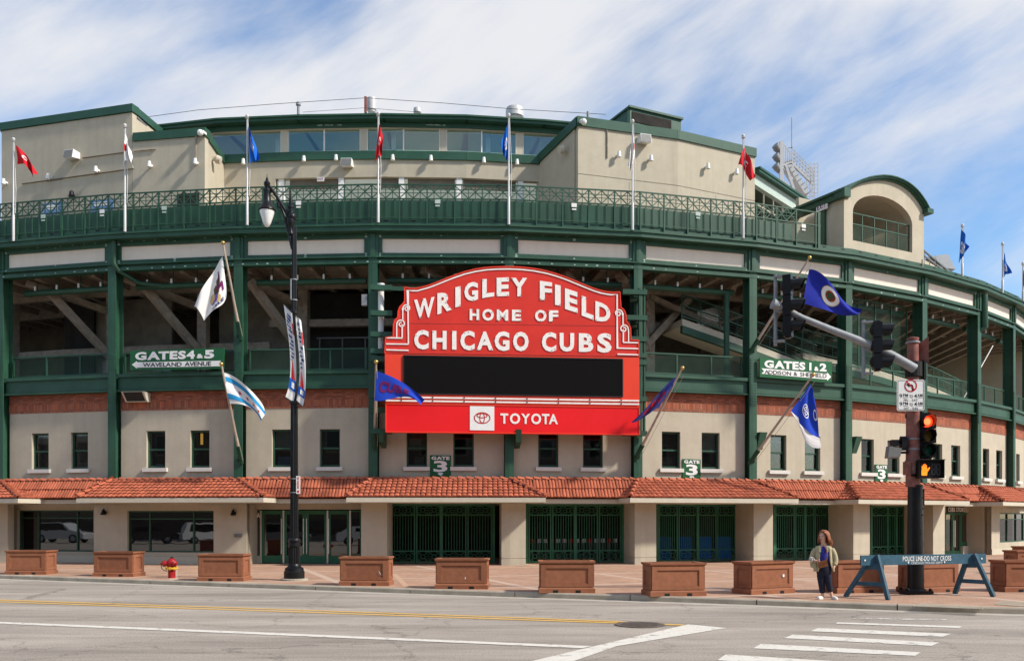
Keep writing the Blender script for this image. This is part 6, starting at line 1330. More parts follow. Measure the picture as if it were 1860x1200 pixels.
for x0, x1, yb, ratio, lb in PLN:
    Y = FP * (C - SW) / (yb - HY); xc = (x0 + x1) / 2; k = (xc - PX) / FP; L_, Wd = 1.45, .75
    a = math.atan(ratio * L_ / Wd) + math.atan(k); dirv = Vector((math.cos(a), -math.sin(a), 0)); bk = Vector((math.sin(a), math.cos(a), 0))
    near = min((dirv * sx * L_ / 2 + bk * sy * Wd / 2 for sx in (-1, 1) for sy in (-1, 1)), key=lambda v: v.y)
    cy = Y - near.y; cx_ = k * (cy - .1)
    t = thing('planter', 'brown panelled box planter ' + lb, 'planter', (cx_, cy, SW), -a, 'brown box planters along the pavement')
    for kk, me in PME.items():
        o = bpy.data.objects.new(kk, me); col.objects.link(o); o.parent = t; ROOT[o.name] = ROOT[t.name]
    if 'scratch' in lb or 'mark' in lb or 'sticker' in lb:
        mb = MB()
        if 'scratch' in lb: mb.poly([(.42, -.347, .42), (.45, -.347, .40), (.50, -.347, .30), (.47, -.347, .33)])
        elif 'sticker' in lb: mb.poly([(.33, -.347, .42), (.39, -.347, .42), (.39, -.347, .49), (.33, -.347, .49)])
        else: mb.poly([(.10, -.347, .27), (.12, -.347, .27), (.12, -.347, .33), (.10, -.347, .33)])
        mb.build('mark', 'white', t, local=True)
# ------------------------------------------------------------------ fire hydrant
yb = 1049; Y = FP * (C - SW) / (yb - HY); hx = (312 - PX) / FP * Y; t = thing('fire_hydrant', 'red fire hydrant with a yellow band on the pavement', 'fire hydrant', (hx, Y, SW))
s_ = Y / FP
mb = MB(); mb.lathe([(.115, 0), (.115, .29), (.10, .30)], (0, 0, 0), 20); mb.build('barrel', 'hydrant', t, local=True, smooth=True)
mb = MB(); mb.lathe([(.10, .285), (.20, .29), (.20, .345), (.13, .35)], (0, 0, 0), 20)
for k in range(8): mb.lathe([(.022, -.02), (.022, .085)], (.17 * math.cos(k * .785), .17 * math.sin(k * .785), .28), 6)
mb.build('flange', 'yellow', t, local=True)
mb = MB(); mb.lathe([(.13, .34), (.15, .40), (.155, .50), (.14, .56), (.10, .61), (.05, .635), (0, .64)], (0, 0, 0), 20)
for ax, rr, ln in (((-1, -.25, 0), .10, .30), ((.75, -.66, 0), .085, .24)):
    A = Vector(ax).normalized(); o = Vector((0, 0, .47)); mb.lathe([(rr * .8, .08), (rr * .8, ln * .6), (rr, ln * .62), (rr, ln * .88), (rr * .75, ln * .95), (rr * .3, ln), (rr * .3, ln + .04), (0, ln + .04)], o, 14, A)
mb.build('bonnet', 'hydrant', t, local=True, smooth=True)
mb = MB(); mb.lathe([(.035, .63), (.035, .68), (0, .68)], (0, 0, 0), 5); mb.box(-.06, .05, -.02, .02, .645, .66); mb.build('operating_nut', 'black', t, local=True)
mb = MB(); mb.tube([(-.31, -.08, .42), (-.30, -.08, .33), (-.22, -.08, .25), (-.12, -.06, .22)], .012, 5); mb.build('chain', 'black', t, local=True)
# ------------------------------------------------------------------ street lamp
yb = 1053; Y = FP * (C - SW) / (yb - HY); s_ = Y / FP; lx = (534.5 - PX) * s_
t = thing('street_lamp', 'tall black ornamental street lamp with one hanging globe', 'street lamp', (lx, Y, SW))
hz = lambda y: (yb - y) * s_
def prof(l): return [(w_ / 2 * s_, hz(y)) for y, w_ in l]
mb = MB(); mb.lathe([(.42, 0), (.42, .05), (.36, .06), (0, .06)], (0, 0, 0), 24); mb.build('footing', 'concrete', t, local=True)
mb = MB(); mb.lathe(prof([(1050, 37), (1037.5, 37), (1036, 34), (1031, 33), (1028.5, 24), (1026, 23.6), (1024, 21.5), (1023.5, 21)]), (0, 0, 0), 24); mb.build('base', 'black', t, local=True, smooth=True)
def fluted(mb, y0, y1, w0, w1, n_=16):
    for k in range(n_):
        a0, a1 = 2 * math.pi * k / n_, 2 * math.pi * (k + 1) / n_; am = (a0 + a1) / 2; r0, r1 = w0 / 2 * s_, w1 / 2 * s_; q = .88
        f = lambda r, a, y: (r * math.cos(a), r * math.sin(a), hz(y))
        mb.poly([f(r0, a0, y0), f(r0 * q, am, y0), f(r1 * q, am, y1), f(r1, a0, y1)]); mb.poly([f(r0 * q, am, y0), f(r0, a1, y0), f(r1, a1, y1), f(r1 * q, am, y1)])
mb = MB(); fluted(mb, 1024, 992, 21, 20); mb.lathe(prof([(993, 20), (992, 22.5), (988, 22.5), (987, 20.5), (984, 20.5), (983, 23), (980, 23), (977.5, 20), (976, 15)]), (0, 0, 0), 24); fluted(mb, 978, 733, 15.2, 13); mb.lathe(prof([(735, 13), (733, 17.5), (729, 17.5), (727, 11)]), (0, 0, 0), 20); fluted(mb, 729, 412, 10.5, 9); mb.lathe(prof([(572, 10), (570, 13), (566, 13), (564, 10)]), (0, 0, 0), 16); mb.build('shaft', 'black', t, local=True)
mb = MB(); mb.lathe(prof([(427, 9), (426, 11), (423, 11.5), (421, 9), (411, 10), (408, 13), (400, 14.5), (394, 14), (387, 11), (384, 11.5), (382, 8), (379.5, 8), (378, 11), (374.5, 11), (372, 7), (369, 7.5), (355, 4), (342, .6)]), (-6.2 * s_, 0, 0), 18); mb.build('finial', 'black', t, local=True, smooth=True)
def lp(x, y): return ((x - 534.5) * s_, 0, hz(y))
mb = MB(); mb.tube([lp(526, 394), lp(512, 372), lp(500, 353), lp(491, 341), lp(486, 336)], .05, 10); mb.tube([lp(531, 452), lp(524, 420), lp(517, 393), lp(511, 377), lp(506, 369)], [.05, .055, .05, .045, .04], 10); mb.tube([lp(506, 368), lp(506, 377)], .06, 8); mb.sphere(lp(530, 394), .14, 12, 8); mb.build('arm', 'black', t, local=True, smooth=True)
gx = lp(485, 0)[0]
mb = MB(); mb.lathe(prof([(383.5, 28), (382, 31), (380, 30), (376, 26), (370, 19), (366, 14), (350, 13), (347, 15), (344.5, 14.5), (342, 8), (339, 8), (337, 11), (332, 11.5), (329, 7), (327, 4), (325, 5), (323, 2), (315, .5)]), (gx, 0, 0), 20); mb.build('lantern_hood', 'black', t, local=True, smooth=True)
mb = MB(); mb.lathe(prof([(412.5, 2), (411, 8), (405, 14), (396, 20), (388, 25), (382, 27)]), (gx, 0, 0), 20); mb.build('globe', 'lampglass', t, local=True, smooth=True)
mb = MB()
for y in (508, 545): mb.lathe(prof([(y + 1, 9), (y + 1, 11), (y - 1, 11), (y - 1, 9)]), (0, 0, 0), 14)
for y in (869, 894): mb.lathe(prof([(y + .7, 13), (y + .7, 15), (y - .7, 15), (y - .7, 13)]), (0, 0, 0), 14)
mb.box(lp(529, 0)[0], lp(531, 0)[0], -.12, -.08, hz(545), hz(508)); mb.build('band_clamp', 'grey', t, local=True)
Pq = at(541.5, 880, Y - .12); sg = thing('parking_sign', 'small white and red no parking sign strapped to the lamp post', 'sign', Pq); mb = MB(); mb.box(-3.6 * s_, 3.6 * s_, 0, .02, -16 * s_, 16 * s_); mb.build('plate', 'white', sg, local=True)
mb = MB(); text_line(mb, 'NO PARKING', lambda u, v, f: (-2 * s_ + v * 3.6 * s_, -.004, 14 * s_ - u * 21 * s_), off=.05, depth=False); mb.lathe([(2.2 * s_, 0), (2.2 * s_, .004)], (0, 0, -12 * s_), 12, (0, -1, 0)); mb.build('lettering', 'redflag', sg, local=True)
for i, (rows, lb) in enumerate((([[(515, 551), (523, 559), (531, 568)], [(521, 594), (529, 604), (535, 608)], [(526.5, 640), (533, 644), (538, 648)], [(526.5, 685), (533, 690), (538, 694)], [(518, 721), (525, 726), (532, 730)]], 'left of the lamp shaft'), ([[(537, 572), (542, 577), (547, 582)], [(541, 620), (547, 622), (552, 626)], [(544, 660), (550, 664), (555.5, 668)], [(542.5, 700), (549, 705), (555, 710)], [(538, 727), (544, 732), (550, 738)]], 'right of the lamp shaft'))):
    Yb_ = Y - .15; S = cloth(rows, Yb_, .03, .6, i); g_ = thing('street_banner', 'narrow white printed banner with a blue band, ' + lb, 'banner', at(rows[0][0][0], rows[0][0][1], Yb_), 0, 'banners on the lamp post')
    put_cloth(S, g_, 'whiteflag', 'cloth', 10, 30)
    mb = MB(); patch(mb, S, 0, 1, .14, .25, 4, 6); mb.build('print', 'skyblue' if False else 'brightblue', g_); mb = MB(); patch(mb, S, .3, .75, .165, .225, 3, 3, 1.6); mb.build('print', 'white', g_)
    mb = MB(); patch(mb, S, 0, 0, 0, 0, 6, 8, 1, lambda a, b: (.22 + a * .5 * (1 - b), .25 + b * .22)); patch(mb, S, .8, 1, .74, .88, 3, 4); mb.build('print', 'redflag', g_)
    mb = MB(); rnd = random.Random(i + 3)
    for k in range(11): v = .46 + k * .043 + (.03 if k > 5 else 0); u0 = rnd.uniform(.1, .35); patch(mb, S, u0, u0 + rnd.uniform(.25, .5), v, v + rnd.uniform(.012, .032), 3, 3, 1.3)
    mb.build('print', 'navy_print', g_)
    mb = MB(); a, b = S(0, 1), S(1, 1); mb.tube([a, b, Vector((lx, Y, b.z))], .018, 6); a, b = S(0, 0), S(1, 0); mb.tube([a, b, Vector((lx, Y, b.z))], .018, 6); mb.build('banner_arm', 'black', g_)
# ------------------------------------------------------------------ traffic signal pole and its fittings
yb = 1078; Y = FP * (C - SW) / (yb - HY); s_ = Y / FP; tx = (1662.5 - PX) * s_
t = thing('signal_pole', 'thick traffic signal pole, black below and worn red above, with a grey mast arm', 'traffic pole', (tx, Y, SW))
hz = lambda y: (yb - y) * s_
ql = lambda x, y, d=0: ((x - 1662.5) * s_, d, hz(y))
mb = MB(); mb.lathe([(0, hz(884))] + [(12.2 * s_, hz(884)), (12.2 * s_, hz(842)), (13.4 * s_, hz(841)), (13.4 * s_, hz(836)), (12 * s_, hz(835)), (11.4 * s_, hz(745)), (11.8 * s_, hz(744)), (10.4 * s_, hz(690)), (10 * s_, hz(645)), (9.6 * s_, hz(618)), (10.4 * s_, hz(617)), (10.4 * s_, hz(614)), (6 * s_, hz(612.5)), (0, hz(612))], (-4.5 * s_, 0, 0), 24); mb.build('upper_pole', 'rustpole', t, local=True, smooth=True)
mb = MB(); mb.lathe(prof([(1075, 30), (1040, 29), (900, 26), (884, 25.5), (883, 27), (881, 27), (880, 20)]), (0, 0, 0), 24)
rnd = random.Random(4)
for k in range(26): y = 890 + k * 6.5 + rnd.uniform(-2, 2); a = rnd.uniform(-2.6, -.5); mb.box(.17 * math.cos(a) - .03, .17 * math.cos(a) + .04, .18 * math.sin(a) - .012, .18 * math.sin(a), hz(y), hz(y) + rnd.uniform(.015, .035))
mb.build('lower_pole', 'black', t, local=True)
mb = MB(); mb.box(-.34, .34, -.27, .27, 0.02, .09); mb.lathe([(.26, .09), (.24, .14), (.2, .15)], (0, 0, 0), 16)
for a in (-.28, .28):
    for b in (-.21, .21): mb.lathe([(.04, .0), (.04, .14), (.02, .16)], (a, b, 0), 8)
mb.build('base_plate', 'black', t, local=True)
mb = MB()
for y in (622, 797, 815.5, 851): mb.lathe([(11.6 * s_, hz(y + 1.5)), (12.2 * s_, hz(y + 1.5)), (12.2 * s_, hz(y - 1.5)), (11.6 * s_, hz(y - 1.5))], (-4.5 * s_, 0, 0), 16)
mb.build('band_clamp', 'grey', t, local=True)
arm = [(1654, 672), (1640, 664), (1612, 648), (1580, 633), (1540, 617), (1500, 602), (1450, 582), (1420, 566), (1408, 560)]
mb = MB(); mb.tube([ql(x, y, -.22 - .012 * i) for i, (x, y) in enumerate(arm)], [(8.6 - 3.8 * i / 8) * s_ for i in range(9)], 12); mb.tube([ql(1407, 561, -.33), ql(1396, 557, -.35)], [.1, .14], 10); mb.build('mast_arm', 'grey', t, local=True, smooth=True)
mb = MB(); mb.lathe([(11.5 * s_, hz(685)), (14.5 * s_, hz(684)), (14.5 * s_, hz(658)), (11.5 * s_, hz(657))], (-3 * s_, 0, 0), 16); mb.box(13 * s_, 17 * s_, -.1, .1, hz(690), hz(655)); mb.build('arm_clamp', 'blackmatte', t, local=True)
mb = MB(); mb.box(ql(1661, 0)[0], ql(1676, 0)[0], -.1, .12, hz(918), hz(888)); mb.build('control_box', 'blackmatte', t, local=True); mb = MB(); mb.box(ql(1643, 0)[0], ql(1649, 0)[0], -.18, .1, hz(862), hz(838)); mb.build('control_box', 'rustpole', t, local=True)
M['lens_off'] = mat('unlit_segment', (0.05, 0.05, 0.055), 0.5, 0.1, 9)
def lensmat(name, c, e): M[name] = mat(name, c, 0.3, 0.05, 6, emit=(c, e) if e else None)
lensmat('lens_red', (1.0, 0.045, 0.012), 1.8); lensmat('lens_amber', (0.13, 0.085, 0.012), 0); lensmat('lens_green', (0.006, 0.085, 0.05), 0); lensmat('lens_orange', (1.0, 0.17, 0.012), 1.5); lensmat('lens_core', (1.0, 0.13, 0.04), 2.6)
def visor(mb, c, ax, r, ln, up=Vector((0, 0, 1)), n_=14, open_=1.25):     # tunnel visor open at the bottom
    ax = Vector(ax).normalized(); sd_ = ax.cross(up).normalized(); c = Vector(c); a, b, a2, b2 = [], [], [], []
    for k in range(n_ + 1):
        th = -math.pi / 2 + open_ * .5 + (2 * math.pi - open_) * k / n_; d = sd_ * math.cos(th) + up * math.sin(th); f_ = ln * (.62 + .38 * (math.sin(th) + 1) / 2)
        a.append(mb.V(c + d * r)); b.append(mb.V(c + d * r * 1.02 + ax * f_)); a2.append(mb.V(c + d * (r - .008))); b2.append(mb.V(c + d * (r * 1.02 - .008) + ax * f_))
    for k in range(n_): mb.face((a[k], a[k + 1], b[k + 1], b[k])); mb.face((a2[k], b2[k], b2[k + 1], a2[k + 1])); mb.face((b[k], b[k + 1], b2[k + 1], b2[k]))
def head(lab, origin, fwd, lenses, hgt=1.2, wd=.31, dep=.2, tilt=0.0, lit=None):
    fwd = Vector(fwd).normalized(); rz = math.atan2(fwd.x, -fwd.y); g_ = thing('traffic_light', lab, 'traffic light', origin, rz, 'traffic light heads at the crossing'); sh = tilt
    h3 = hgt / 3
    mb = MB()
    for k in range(3):
        z0 = k * h3; mb.hexa([(-wd / 2 + sh * z0, 0, z0 + .01), (wd / 2 + sh * z0, 0, z0 + .01), (wd / 2 + sh * z0, dep, z0 + .01), (-wd / 2 + sh * z0, dep, z0 + .01)], [(-wd / 2 + sh * (z0 + h3), 0, z0 + h3 - .01), (wd / 2 + sh * (z0 + h3), 0, z0 + h3 - .01), (wd / 2 + sh * (z0 + h3), dep, z0 + h3 - .01), (-wd / 2 + sh * (z0 + h3), dep, z0 + h3 - .01)])
        mb.sphere((sh * (z0 + h3 / 2), dep, z0 + h3 / 2), .14, 10, 6, (1, .6, 1))
    mb.box(-wd * .3, wd * .3, .04, dep - .04, -.03, hgt + .03); mb.build('housing', 'black', g_, local=True)
    for k, nm in enumerate(lenses):
        z = h3 * (2.5 - k); mb = MB(); mb.lathe([(.14, -.01), (.14, .01), (.11, .04), (0, .055)], (sh * z, 0, z), 18, (0, -1, 0)); mb.build('lens', nm, g_, local=True, smooth=True)
        if nm == 'lens_red' and lit: mb = MB(); mb.lathe([(.085, .045), (.05, .058), (0, .062)], (sh * z, 0, z), 14, (0, -1, 0)); mb.build('lit_core', 'lens_core', g_, local=True, smooth=True)
        mb = MB(); visor(mb, (sh * z, 0, z), (0, -1, 0), .155, .32); mb.build('visor', 'black', g_, local=True, fix=False, smooth=True)
    return g_
o3 = at(1689.5, 830, Y - .3); g_ = head('traffic light head on the pole with its red lens lit, facing the viewer', (o3.x, Y - .12, o3.z), (-.12, -1, 0), ('lens_red', 'lens_amber', 'lens_green'), hgt=78 * s_, wd=33 * s_, lit=True)
mb = MB(); mb.box(-.48, -.25, .05, .16, 1.02, 1.12); mb.box(-.36, -.2, .05, .16, .02, .1); mb.box(-.2, .1, .06, .18, 1.09, 1.15); mb.build('mounting_bracket', 'black', g_, local=True)
for x, y0, y1, lb in ((1440, 611, 502, 'traffic light head seen side-on at the tip of the mast arm'), (1602, 671, 586, 'traffic light head seen side-on on the mast arm beside the pole')):
    o = at(x, y0, Y - .35); hh = (y0 - y1) * s_
    g_ = head(lb, (o.x, Y - .32, o.z), (1, -.25, 0) if x > 1500 else (.85, -.45, 0), ('lens_off', 'lens_amber', 'lens_green'), hgt=hh, tilt=-.06 if x < 1500 else 0)
    pz = -.24 if x < 1500 else -.22
    mb = MB(); mb.tube([(0.02, .42, -.18), (0.02, .42, hh + .08)], .045, 10); mb.box(-.05, .09, .2, .46, hh, hh + .05); mb.box(-.05, .09, .2, .46, -.1, -.05); mb.tube([(0.02, .42, hh * .45), (0.02, .2, hh * .45)], .05, 8); mb.build('mount_tube', 'grey', g_, local=True)
oo = at(1668, 868, Y - .32); g_ = thing('pedestrian_signal', 'black pedestrian signal with a lit orange hand and a blank countdown', 'signal', (oo.x, Y - .3, oo.z), 0)
pw, ph_ = 43 * s_, 32 * s_
mb = MB(); mb.box(0, pw, 0, .22, 0, ph_); mb.box(-.02, pw + .02, -.14, 0, ph_, ph_ + .02); mb.box(-.02, 0, -.1, 0, 0, ph_); mb.box(pw, pw + .02, -.1, 0, 0, ph_); mb.box(-.1, 0, .08, .16, .05, .11); mb.build('housing', 'black', g_, local=True)
mb = MB(); cx_, cz = pw * .27, ph_ * .42
hand = [(-.075, -.13), (.065, -.13), (.075, -.04), (.135, .045), (.15, .09), (.125, .095), (.07, .045), (.065, .10), (.058, .155), (.038, .16), (.03, .10), (.024, .185), (.002, .19), (-.006, .10), (-.014, .175), (-.036, .175), (-.040, .09), (-.052, .14), (-.074, .135), (-.075, .03), (-.085, -.05)]
bm = bmesh.new(); vs = [bm.verts.new((cx_ + x * .92, -.008, cz + z * .92)) for x, z in hand]; bm.faces.new(vs); bm.normal_update(); bmesh.ops.triangulate(bm, faces=bm.faces[:], ngon_method='EAR_CLIP'); bm.verts.index_update()
ii = [mb.V(v.co) for v in bm.verts]
for f in bm.faces: mb.face([ii[v.index] for v in f.verts])
bm.free(); mb.build('hand_symbol', 'lens_orange', g_, local=True)
mb = MB()
for d in range(2):
    X0 = pw * (.58 + d * .2); 
    for z in (.22, .5, .78): mb.box(X0, X0 + pw * .13, -.006, 0, ph_ * z - .012, ph_ * z + .012)
    for x in (X0, X0 + pw * .13): mb.box(x - .012, x + .012, -.006, 0, ph_ * .24, ph_ * .76)
mb.build('countdown_digits', 'lens_off', g_, local=True)
# no left turn sign
c0 = at(1655.5, 717, Y - .3); g_ = thing('turn_sign', 'white rectangular no left turn sign with time limits on the signal pole', 'sign', (c0.x, Y - .26, c0.z), 0)
w2, h2 = 24.6 * s_, 28 * s_
def rrect(w_, h_, r_, n_=5): return [(sx * (w_ - r_) + r_ * math.cos(a0 + math.pi / 2 * k / n_), sz * (h_ - r_) + r_ * math.sin(a0 + math.pi / 2 * k / n_)) for sx, sz, a0 in ((1, 1, 0), (-1, 1, math.pi / 2), (-1, -1, math.pi), (1, -1, 1.5 * math.pi)) for k in range(n_ + 1)]
def prism_xz(mb, pts_, y0, y1): mb.hexa([(x, y0, z) for x, z in pts_], [(x, y1, z) for x, z in pts_])
mb = MB(); prism_xz(mb, rrect(w2, h2, .05), 0, .015); mb.build('plate', 'white', g_, local=True)
LP = Pl((0, 0), (1, 0))
class _L:                                          # local plane used for flat print
    pass
def lstrip(mb, pts_, wd, y):
    LP.strip(mb, pts_, wd, -y, -y + .004) if False else None
    P_ = [Vector(p) for p in pts_]
    for i in range(len(P_) - 1):
        d = (P_[i + 1] - P_[i]).normalized(); q = Vector((-d.y, d.x)) * wd / 2; d = d * wd * .08
        mb.poly([(P_[i].x + q.x - d.x, y, P_[i].y + q.y - d.y), (P_[i + 1].x + q.x + d.x, y, P_[i + 1].y + q.y + d.y), (P_[i + 1].x - q.x + d.x, y, P_[i + 1].y - q.y + d.y), (P_[i].x - q.x - d.x, y, P_[i].y - q.y - d.y)])
mb = MB(); b_ = rrect(w2 - .025, h2 - .025, .04); lstrip(mb, b_ + [b_[0]], .012, -.003)
cz = h2 * .53; lstrip(mb, [(.05, cz - .1), (.05, cz + .0), (.03, cz + .04), (-.04, cz + .05)], .045, -.004); mb.poly([(-.03, -.004, cz + .11), (-.03, -.004, cz - .01), (-.12, -.004, cz + .06)])
def line(s, x0, x1, z0, z1, off=.005): text_line(mb, s, lambda u, v, f: (x0 + u * (x1 - x0), -.004, z0 + v * (z1 - z0)), gap=.08, off=off, depth=False, keep=True)
LNOFF = 0
for r_, dz in (('FRI - SAT', 0), ('SAT - SUN', -.205)):
    z = -.02 + dz + .0; line('9', -w2 * .82, -w2 * .62, z - .05, z + .06); line('PM', -w2 * .55, -w2 * .2, z - .02, z + .06); line('TO', -w2 * .1, w2 * .16, z - .05, z + .02 + .01); line('4', w2 * .25, w2 * .46, z - .05, z + .06); line('AM', w2 * .50, w2 * .86, z - .02, z + .06)
    lstrip(mb, [(-w2 * .55, z - .04), (-w2 * .2, z - .04)], .01, -.004); lstrip(mb, [(w2 * .5, z - .04), (w2 * .86, z - .04)], .01, -.004); line(r_, -w2 * .5, w2 * .52, z - .135, z - .072, .0)
mb.build('lettering', 'black', g_, local=True)
mb = MB(); lstrip(mb, [(.145 * math.cos(k * math.pi / 16), cz + .03 + .145 * math.sin(k * math.pi / 16)) for k in range(33)], .028, -.006); lstrip(mb, [(-.10, cz + .13), (.10, cz - .07)], .026, -.007); mb.build('prohibition_ring', 'crimson' if False else 'redflag', g_, local=True)
# back of a sign on the far side and a camera cluster
o = at(1664, 640, Y + .2); mb = MB(); mb.hexa([(0, .1, -.28), (.17, -.12, -.32), (.18, -.1, -.32), (.01, .12, -.28)], [(0, .1, .2), (.17, -.12, .35), (.18, -.1, .35), (.01, .12, .2)]); q = tag(mb.build('street_sign', 'rustpole', local=True), 'small sign seen from behind near the top of the signal pole', 'sign'); q.location = (o.x, Y, o.z)
o = at(1628, 818, Y); g_ = thing('signal_camera', 'dark camera and flood lamp cluster on the left of the signal pole', 'camera', (o.x, Y - .1, o.z)); s9 = s_
mb = MB(); mb.hexa([(-21 * s9, -.1, -13 * s9), (1 * s9, -.1, -12 * s9), (2 * s9, .15, -14 * s9), (-20 * s9, .15, -14 * s9)], [(-18 * s9, -.1, 7 * s9), (4 * s9, -.1, 3 * s9), (4 * s9, .15, 5 * s9), (-17 * s9, .15, 8 * s9)]); mb.build('lamp_housing', 'greydark', g_, local=True)
mb = MB(); mb.box(-12 * s9, 4 * s9, -.06, .1, 8 * s9, 19 * s9); mb.box(0, 18 * s9, -.06, .06, 12 * s9, 16 * s9); mb.tube([(4 * s9, 0, 22 * s9), (16 * s9, 0, 22 * s9)], .05, 8); mb.box(5 * s9, 16 * s9, -.08, .1, 0, 21 * s9); mb.box(4 * s9, 18 * s9, -.05, .05, -6 * s9, -2 * s9); mb.build('camera_body', 'black', g_, local=True)
# ------------------------------------------------------------------ police barricade
zL, zR = FP * (C - SW) / (1087 - HY), FP * (C - SW) / (1081 - HY)
pL, pR = at(1562, 1010, zL), at(1788.5, 1008, zR + .1); d = (pR - pL); d.z = 0; Lb = d.length; rz = math.atan2(d.y, d.x)
g_ = thing('police_barricade', 'blue wooden police barricade on two A-frame trestles', 'barricade', (pL.x, pL.y, SW), rz)
hb = .80; mb = MB(); mb.box(0, Lb, -.045, .0, hb, hb + .24); plank = mb.build('plank', 'bluewood', g_, local=True)
text_parts(g_, 'POLICE LINE-DO NOT CROSS', lambda u, v, f: (Lb * (.322 + .388 * u), -.049, hb + .085 + v * .125), 'white', gap=.09, off=.012, keep=True, local=True)
mb = MB(); text_line(mb, 'CHICAGO POLICE DEPT', lambda u, v, f: (Lb * (.39 + .25 * u), -.049, hb + .012 + v * .055), gap=.12, off=.0, depth=False, keep=True)
for x in (.10, Lb - .14, Lb * .365, Lb * .655): mb.lathe([(.022, 0), (.022, .012), (0, .014)], (x, -.046, hb + (.12 if x < .2 or x > Lb - .3 else .05)), 8, (0, -1, 0))
mb.build('lettering', 'white', g_, local=True)
for ax_, fx, bx in ((.40, .46, .0), (Lb - .42, Lb - .14, Lb - .40)):
    mb = MB(); mb.bar((ax_ + .02, -.075, hb + .24), (fx, -.42, 0), .06, .12, (0, 1, 0)); tr = mb.build('trestle_leg', 'bluewood', g_, local=True)
    mb = MB(); mb.bar((ax_ - .03, .045, hb + .22), (bx, .55, 0), .06, .12, (0, 1, 0)); mb.build('trestle_leg', 'bluewood', g_, local=True)
    f = lambda t: Vector((ax_ + .02, -.075, hb + .24)).lerp(Vector((fx, -.42, 0)), t); g2 = lambda t: Vector((ax_ - .03, .045, hb + .22)).lerp(Vector((bx, .55, 0)), t)
    mb = MB(); mb.bar(f(.66), g2(.66), .04, .10); mb.bar(f(.26), g2(.26), .04, .13); mb.build('cross_piece', 'bluewood', g_, local=True)

# ------------------------------------------------------------------ the woman
M['skin'] = mat('skin', (0.62, 0.37, 0.28), 0.55, 0.06, 12)
M['hair'] = mat('auburn_hair', (0.27, 0.082, 0.027), 0.5, 0.45, 30, 0.5, 60, spec=0.5)
M['khaki'] = mat('khaki_cotton', (0.38, 0.33, 0.205), 0.9, 0.16, 9, 0.3, 30)
M['top_blue'] = mat('blue_knit', (0.035, 0.045, 0.30), 0.9, 0.1, 12)
M['trouser'] = mat('navy_trouser', (0.014, 0.017, 0.035), 0.8, 0.25, 9, 0.2, 20)
M['leather'] = mat('tan_leather', (0.24, 0.085, 0.032), 0.5, 0.2, 10, 0.2, 30)
M['scarf'] = mat('scarf_cloth', (0.50, 0.47, 0.43), 0.95, 0.35, 22, 0.5, 30)
M['shoe'] = mat('white_shoe', (0.66, 0.65, 0.63), 0.6, 0.06, 12)
Yw = FP * (C - SW) / (1087.5 - HY); sw = Yw / FP; wx = (1497 - PX) * sw
wo_ = thing('person', 'red haired woman in a khaki jacket and navy trousers waiting at the kerb', 'person', (wx, Yw, SW), -.28)
TW = Matrix.Rotation(-.28, 3, 'Z')
def wp(x, y, d=0.0): return Vector(((x - 1497) * sw, d, (1087.5 - y) * sw))
def skin_obj(name, nodes, edges, m, parent, lv=2, root=0):
    me = bpy.data.meshes.new(name); me.from_pydata([n_[0] for n_ in nodes], edges, []); o = bpy.data.objects.new(name, me); col.objects.link(o); o.parent = parent; ROOT[o.name] = ROOT[parent.name]
    md = o.modifiers.new('Skin', 'SKIN'); md.use_smooth_shade = True; sv = me.skin_vertices[0].data
    for i, n_ in enumerate(nodes): r_ = n_[1]; sv[i].radius = (r_, r_) if not isinstance(r_, tuple) else r_; sv[i].use_root = (i == root)
    o.modifiers.new('Sub', 'SUBSURF').levels = lv; o.modifiers['Sub'].render_levels = lv; me.materials.append(M[m]); return o
nodes = [(wp(1496, 1034), (.135, .10)), (wp(1496, 1018), (.12, .09)), (wp(1496, 1002), (.14, .095)), (wp(1496.5, 993.5), (.095, .06)), (wp(1496, 987), .05), (wp(1494.5, 981, -.01), .06), (wp(1494, 975, -.015), (.078, .092)), (wp(1494.5, 968.5), (.07, .085)), (wp(1495, 964.5, .01), .045), (wp(1490, 976.5, -.082), .017),
         (wp(1484.5, 995.5), .042), (wp(1479, 1005, .02), .045), (wp(1476, 1015, -.02), .038), (wp(1479, 1017, -.16), .03), (wp(1484, 1018, -.20), .03),
         (wp(1508.5, 995.5), .042), (wp(1515, 1007, .02), .045), (wp(1517, 1019, .0), .038), (wp(1513, 1029, -.08), .032), (wp(1511, 1034, -.09), .03),
         (wp(1491, 1040), .085), (wp(1492, 1057, -.03), .06), (wp(1493.5, 1070, .0), .052), (wp(1494.5, 1082, .01), .036), (wp(1494, 1085, -.0), .04), (wp(1488, 1086.2, -.11), .028),
         (wp(1502, 1040), .085), (wp(1504, 1057, -.03), .06), (wp(1507, 1070, .0), .052), (wp(1510, 1081, .01), .036), (wp(1511.5, 1085, -.0), .04), (wp(1517, 1086.4, -.11), .028)]
edges = [(0, 1), (1, 2), (2, 3), (3, 4), (4, 5), (5, 6), (6, 7), (7, 8), (6, 9), (3, 10), (10, 11), (11, 12), (12, 13), (13, 14), (3, 15), (15, 16), (16, 17), (17, 18), (18, 19), (0, 20), (20, 21), (21, 22), (22, 23), (23, 24), (24, 25), (0, 26), (26, 27), (27, 28), (28, 29), (29, 30), (30, 31)]
body = skin_obj('body', nodes, edges, 'skin', wo_)
for i, (dx_, dz_) in enumerate(((-.018, .01), (-.006, -.012), (.006, -.03), (.016, -.045))):    # fingers of the hand resting on the bag
    skin_obj('finger', [(wp(1484, 1018, -.20) + Vector((0, 0, dz_ * .5)), .012), (wp(1486.5, 1018, -.235) + Vector((.01, 0, dz_)), .011), (wp(1489, 1019.5, -.245) + Vector((.012, 0, dz_ - .005)), .010), (wp(1490.5, 1021, -.235) + Vector((.01, .01, dz_ - .01)), .008)], [(0, 1), (1, 2), (2, 3)], 'skin', body, 1)
